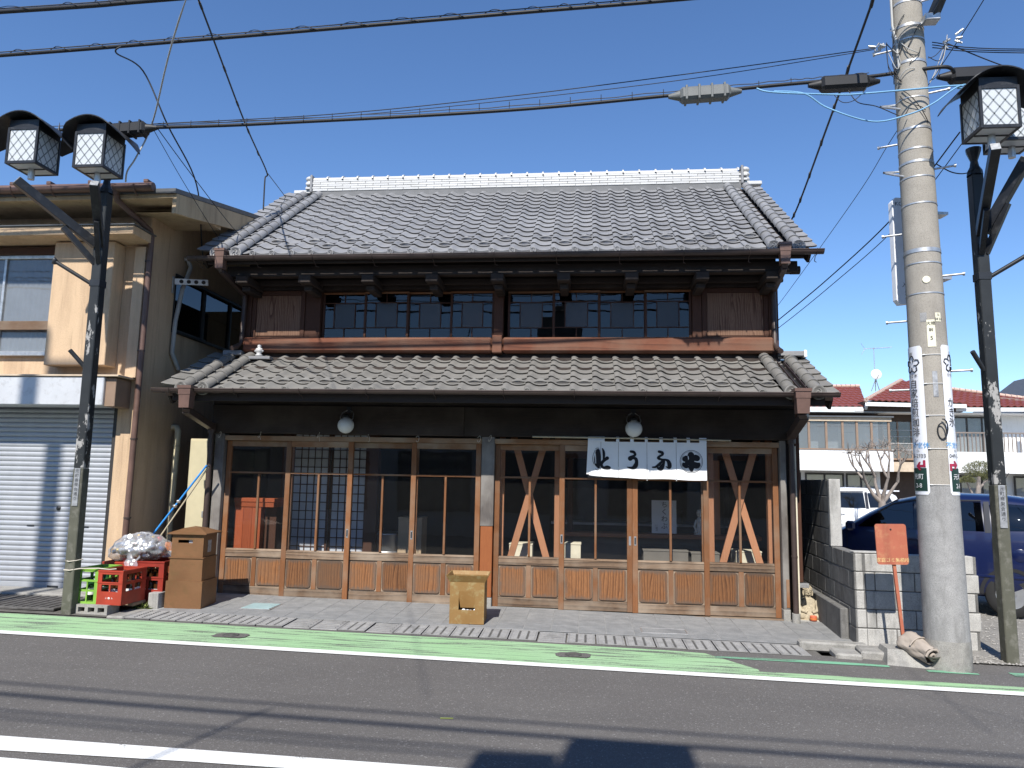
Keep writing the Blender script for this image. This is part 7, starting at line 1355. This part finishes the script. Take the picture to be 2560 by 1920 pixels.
low = [(-14, CY, 5.75), (-9, CY, 5.58), (-4.17, CY, 5.535), (-2.37, CY, 5.55), (0.0, CY, 5.612), (1.78, CY, 5.725), (2.87, CY, 5.80), (3.3, CY, 5.825), (3.8, CY, 5.86), (4.08, CY - 0.02, 5.88), (4.45, CY - 0.21, 5.82), (4.60, CY - 0.1, 5.82)]
lc = cable('thick black cable crossing low over the shop roof to the pole', low, 0.019)
obj('messenger_wire', MB().tube([p + Vector((0, 0.0, 0.045 + 0.006 * math.sin(i * 1.7))) for i, p in enumerate(smooth_path(low[1:9], 10))], 0.005, 5), M('wire_dark'), lc)
for k in range(22):
    t = k / 21; x = -4.0 + 7.0 * t; z = 5.545 + (0.27 * t ** 1.7); obj('cable_tie', MB().tube([(x, CY - 0.022, z - 0.02), (x, CY - 0.02, z + 0.05)], 0.004, 4), M('black_rubber'), lc)
cable('thin service wire running just above the thick low cable', [(-4.15, CY, 5.58), (-2.0, CY, 5.63), (0.025, CY, 5.776), (2.0, CY, 5.97), (3.884, CY, 6.179)], 0.005); cable('second thin wire sagging above the thick low cable', [(-4.1, CY, 5.56), (-2.0, CY, 5.60), (0.025, CY, 5.73), (2.0, CY, 5.91), (3.884, CY, 6.165)], 0.004)
UY = -2.33; TY = -2.56
upb = [(-14, UY, 6.05), (-9, UY, 6.10), (-5.66, UY, 6.166), (-2.97, UY, 6.269), (0.06, UY, 6.40), (1.83, UY, 6.473), (4.25, UY, 6.60), (9, UY, 6.8)]
uc = cable('black bundled cable with spiral hanger high over the roof', upb, 0.020); obj('messenger_wire', MB().tube([p + Vector((0, 0.01, 0.046)) for p in smooth_path(upb, 8)], 0.0065, 5), M('wire_dark'), uc)
def hanger(path, step, par):
    hp = []
    for i, p in enumerate(smooth_path(path, 60)): t = i * step; hp.append(p + Vector((0, 0.032 * math.cos(t), 0.020 + 0.034 * math.sin(t))))
    obj('spiral_hanger', MB().tube(hp, 0.0038, 4), M('black_rubber'), par)
hanger(upb[1:7], 0.62, uc)
tpb = [(-14, TY, 6.40), (-5.50, TY, 6.528), (-3.70, TY, 6.577), (0.1, TY, 6.71), (4.25, TY, 6.9)]
tc = cable('topmost thick cable in the upper left corner of the sky', tpb, 0.024); obj('messenger_wire', MB().tube([p + Vector((0, 0.01, 0.046)) for p in smooth_path(tpb)], 0.0065, 5), M('wire_dark'), tc)
hanger(tpb[:4], 0.55, tc)
d2 = [(-1.29, -11, 7.51), (-2.1, -7.3, 7.0), (-3.253, -2.5, 6.53), (-3.75, -0.4, 6.30), (-4.06, 1.0, 6.218)]
dc = cable('dark taped cable dropping to the left end of the shop roof', d2 + [(-4.09, 1.03, 6.10), (-4.08, 1.02, 5.60)], 0.011, thin=0.005)
for k in range(5): p = smooth_path(d2, 8)[16 + 3 * k]; obj('tape_wrap', MB().tube([p - Vector((-0.012, 0.05, -0.005)), p + Vector((-0.012, 0.05, -0.005))], 0.015, 6), M('black_rubber'), dc)
cable('thin wire branching off to the back of the shop roof\'s left end', [(-4.06, 1.0, 6.21), (-4.35, 2.5, 6.35), (-4.6, 4.0, 6.4)], 0.006)
d3 = [(2.75, -11, 7.44), (3.12, -7, 6.85), (3.589, -2.5, 6.23), (3.80, -0.4, 5.95), (3.985, 1.5, 5.70), (4.0, 2.2, 5.6)]
dc = cable('black taped cable dropping behind the right end of the shop roof', d3, 0.013, thin=0.005)
for k in range(7): p = smooth_path(d3, 8)[16 + 3 * k]; obj('tape_wrap', MB().tube([p - Vector((0.01, 0.06, -0.01)), p + Vector((0.01, 0.06, -0.01))], 0.018, 6), M('black_rubber'), dc)
cable('grey wire coming down to the lamp lanterns on the left', [(3.3, -11, 7.6), (-0.2, -6.2, 6.7), (-2.85, -3.4, 6.02), (-4.14, CY, 5.628), (-4.30, CY, 5.20), (-4.40, CY, 5.02), (-4.48, -1.7, 4.93)], 0.009, 'grey_pipe', thin=0.004)
cable('black wire dropping from the bundle to the beige house', [(-4.22, UY, 6.22), (-4.30, UY + 0.02, 6.15), (-4.385, -1.7, 6.30), (-4.15, -1.5, 5.72), (-4.25, -0.6, 5.35), (-4.62, 0.3, 4.80), (-4.9, 0.9, 4.72)], 0.009)
cable('thin black wire slanting from the splice to the shop gable', [(-4.1, CY, 5.55), (-4.0, -1.2, 5.25), (-4.05, 0.0, 5.0), (-4.2, 1.2, 4.95)], 0.005); cable('very thin wire beside the slanting one', [(-4.12, CY, 5.50), (-4.15, -1.0, 5.15), (-4.35, 0.4, 4.85), (-4.45, 1.2, 4.8)], 0.004)
cable('fine wire descending from upper right far behind the pole', [(5.6, -3.0, 8.2), (5.45, -1.0, 7.25), (5.6, 2.0, 6.99), (5.7, 4, 6.75), (5.28, 8.0, 5.667), (5.0, 10, 5.2)], 0.006)
cable('upper of two wires running behind the pole to the shop\'s right side', [(5.326, -0.5, 5.839), (5.142, 1.0, 5.34), (4.75, 2.5, 4.90), (4.299, 4.0, 4.511), (3.9, 5.2, 4.2)], 0.009); cable('lower of two wires running behind the pole to the shop\'s right side', [(5.42, -0.5, 5.80), (5.2, 1.0, 5.22), (4.75, 2.5, 4.75), (4.295, 4.0, 4.364), (3.9, 5.2, 4.1)], 0.006)
for k, (dz, e) in enumerate(((0.0, 6.02), (-0.03, 5.97), (-0.06, 5.93))): cable('thin service wire leaving the pole towards the right, %s of three' % ('top', 'middle', 'bottom')[k], [(4.45, CY, 6.22 + dz), (5.35, CY, 6.105 + dz * 0.7), (9.0, CY, e)], 0.005)
cable('thin black wire sloping down right from the pole insulators', [(4.6, CY, 6.2), (5.143, CY, 5.927), (5.6, CY, 5.78)], 0.006)
bl = [(2.60, -2.0, 5.66), (2.769, -2.02, 5.60), (3.423, -2.02, 5.552), (3.698, -2.03, 5.553), (4.126, -2.04, 5.573), (4.589, -2.03, 5.603), (5.0, -1.95, 5.62), (9, -1.9, 5.8)]
b1_ = cable('light blue cable passing straight in front of the pole', bl, 0.009, 'blue_cable'); cable('light blue slack cable looping below the straight one', [(2.769, -2.02, 5.612), (3.068, -2.02, 5.576), (3.3, -2.02, 5.411), (3.724, -2.04, 5.242), (4.074, -2.06, 5.30), (4.311, -2.05, 5.412), (4.589, -2.03, 5.603), (4.817, -2.0, 5.595)], 0.008, 'blue_cable')
# splice closures
def closure(lab, x0, x1, z0, z1, mat, nm='splice_closure', ribs=True):
    zc = (z0 + z1) / 2; h = 0.075; c = thing(nm, lab, 'splice box', ((x0 + x1) / 2, CY, zc), group='cable splice boxes')
    obj('casing', MB().bar((x0, CY, z0), (x1, CY, z1), 0.15, 0.15, b=0.03), M(mat), c); d = (Vector((x1, 0, z1)) - Vector((x0, 0, z0))).normalized()
    for s, x, z in ((-1, x0, z0), (1, x1, z1)): obj('end_cone', MB().tube([(x, CY, z), (x + s * 0.12, CY, z + s * 0.12 * d.z / d.x)], [0.055, 0.022], 10), M('black_rubber' if mat != 'grey_plastic' else mat), c)
    for k in range(4):
        t = (k + 0.5) / 4; x = x0 + (x1 - x0) * t; z = z0 + (z1 - z0) * t
        if ribs: obj('rib', MB().box(x - 0.012, x + 0.012, CY - 0.082, CY + 0.082, z - 0.082, z + 0.082, 0.01), M(mat), c)
closure('grey splice closure hanging on the cable left of the pole', 1.84, 2.37, 5.712, 5.738, 'grey_plastic'); closure('black splice box on the cable just left of the pole', 3.30, 3.785, 5.785, 5.80, 'black_rubber', ribs=False); closure('black splice box on the cable right of the pole behind the lantern', 4.60, 5.10, 5.83, 5.84, 'black_rubber', ribs=False); closure('slim black splice case behind the left lanterns', -4.68, -4.20, 5.50, 5.525, 'black_rubber')
# insulators and loose loops on the pole
for (x, z, s_, lab) in ((3.93, 6.18, -1, 'left'), (4.62, 6.24, 1, 'right')):
    it = thing('wire_clamp', 'tangle of metal wire clamps on the %s side of the pole' % lab, 'clamp', (x, CY, z)); rr = random.Random(int(x * 10))
    for k in range(7): a = Vector((x + rr.uniform(-.08, .08), CY + rr.uniform(-.05, .05), z + rr.uniform(-.07, .06))); b_ = a + Vector((rr.uniform(-.08, .08), rr.uniform(-.03, .03), rr.uniform(-.05, .05))); obj('clamp_body', MB().tube([a, b_], rr.uniform(0.008, 0.018), 6), M('galv'), it)
    for k in range(5):
        a = Vector((x - s_ * 0.04, CY - 0.05, z + rr.uniform(-.05, .03))); e = Vector((pxz(5.9) + (-0.14 if s_ < 0 else 0.14), CY - 0.10, 5.95 + rr.uniform(-0.25, 0.15))); m_ = a.lerp(e, 0.5) + Vector((rr.uniform(-.06, .06), rr.uniform(-.05, 0), rr.uniform(-.18, 0.0))); obj('jumper_wire', MB().tube(smooth_path([a, m_, e], 6), 0.004, 5), M('grey_pipe' if k % 2 else 'black_rubber'), it)
lw = thing('pole_wiring', 'tangled thin wires wound round the pole below the cross arm', 'wires', (PX, PY, 5.9)); rr = random.Random(9)
for k in range(12):
    z = rr.uniform(5.6, 6.5); p0 = rr.uniform(-85, 20); p1 = p0 + rr.uniform(30, 90); dz = rr.uniform(-.35, .35); obj('loose_wire', MB().tube([pp(p0 + (p1 - p0) * j / 10, z + dz * j / 10 + 0.05 * math.sin(j * 0.35 + k), 0.010 + 0.02 * math.sin(math.pi * j / 10)) for j in range(11)], 0.0045, 5), M('black_rubber' if k % 3 else 'grey_pipe'), lw)
obj('riser_conduit', MB().tube([pp(-55, 7.6, 0.02), pp(-55, 6.4, 0.02), pp(-40, 6.2, 0.02), pp(-35, 5.9, 0.02)], 0.014, 6), M('grey_pipe'), lw)
obj('hanging_loop', MB().tube(smooth_path([(3.55, -1.9, 5.66), (3.62, -1.95, 5.50), (3.80, -1.95, 5.45), (3.98, -1.95, 5.36), (4.05, -1.97, 5.32), (4.10, -1.99, 5.40)], 6), 0.005, 5), M('black_rubber'), lw); obj('hanging_loop', MB().tube(smooth_path([(3.4, -1.9, 5.62), (3.48, -1.92, 5.52), (3.6, -1.92, 5.54), (3.72, -1.92, 5.66)], 6), 0.004, 5), M('black_rubber'), lw)
cb = cable('thin black wire slung between the pole and the right lamp post', [(4.45, -1.75, 4.90), (4.62, -1.70, 4.83), (4.80, -1.62, 4.85), (4.93, -1.55, 4.95)], 0.006)
# ------------------------------------------------------------------ the other side of the street (behind the viewer: seen in reflections and shadows)
np_ = thing('transformer_pole', 'concrete pole with a boxy transformer on the opposite pavement', 'utility pole', (0.05, -11.15, -0.2)); mb = MB(); mb.tube([(0.05, -11.35, -0.3), (0.05, -11.35, 6.1)], [0.19, 0.15], 16); obj('shaft', mb, M('pole_concrete'), np_)
obj('transformer_case', MB().box(-0.10, 0.70, -11.15, -10.75, 5.60, 6.66, 0.07), M('grey_plastic'), np_); obj('platform', MB().box(-0.55, 0.72, -11.16, -10.74, 5.50, 5.599), M('galv'), np_); obj('switch_box', MB().box(-0.62, -0.12, -11.1, -10.80, 5.60, 6.33, 0.02), M('grey_plastic'), np_)
for k, (ys, h, r) in enumerate(((-3.92, 6.6, 0.015), (-4.16, 6.4, 0.026), (-4.47, 6.9, 0.015), (-4.59, 7.2, 0.013))):
    y = ys - h / 1.03; xo = -0.13 * h / 1.03; cable('cable along the opposite pavement, %s of four' % ('first', 'second', 'third', 'fourth')[k], [(-30, y + 0.9, h + 0.5), (-8, y + 0.25, h + 0.05), (-3.5 + xo, y, h), (0.3 + xo, y - 0.2, h + 0.03), (8, y - 0.65, h + 0.2), (30, y - 2.2, h + 0.6)], r)
cable('service wire running from the opposite shop to the pavement cables', [(-3.1, -13.6, 6.0), (-2.75, -12.3, 6.35), (-2.52, -11.45, 6.5), (-2.29, -10.63, 6.5), (-2.2, -10.37, 6.42)], 0.014)
tp_ = thing('tall_pole', 'tall concrete pole on the opposite pavement to the left', 'utility pole', (-7.36, -9.6, -0.1)); obj('shaft', MB().tube([(-7.36, -9.6, -0.2), (-7.36, -9.6, 12.6)], [0.19, 0.12], 16), M('pole_concrete'), tp_); obj('thin_pole', MB().tube([(-7.05, -9.62, -0.2), (-7.05, -9.62, 11.2)], 0.045, 8), M('grey_pipe'), tp_); obj('cross_arm', MB().box(-8.1, -6.6, -9.65, -9.55, 12.1, 12.2), M('galv'), tp_)  # unseen thin second pole, added for its narrow shadow on the shutter
sw2 = obj('grass_stalk', MB().tube([(-0.15, -4.05, gz(-0.15, -4.05) + 0.006), (-0.06, -4.04, gz(-0.06, -4.04) + 0.007)], 0.005, 5), M('leaf_weed')); tag(sw2, 'single pale green stalk lying on the road', 'stalk')
oh = thing('opposite_shop', 'grey rendered shop on the opposite side of the street', 'shop building', (2.0, -15.0, -0.3)); obj('wall', MB().box(-24, 16, -19, -14.2, -0.4, 4.6), M('white_siding'), oh); obj('roof', MB().prism([(-19.4, 4.6), (-16.6, 5.9), (-13.7, 4.6)], (-4.0, 0, 0), YA, ZA, 41), M('kawara'), oh)
for k in range(11):
    x = -22.2 + 3.4 * k; w_ = obj('shop_window', MB().box(x, x + 2.4, -14.199, -14.15, 0.5, 2.4), M('sash_dark'), oh); obj('window_pane', MB().box(x + 0.08, x + 2.32, -14.149, -14.14, 0.58, 2.32), M('house_glass'), w_)
    obj('upper_window', MB().box(x + 0.3, x + 1.9, -14.199, -14.15, 3.0, 4.1), M('sash_dark'), oh)
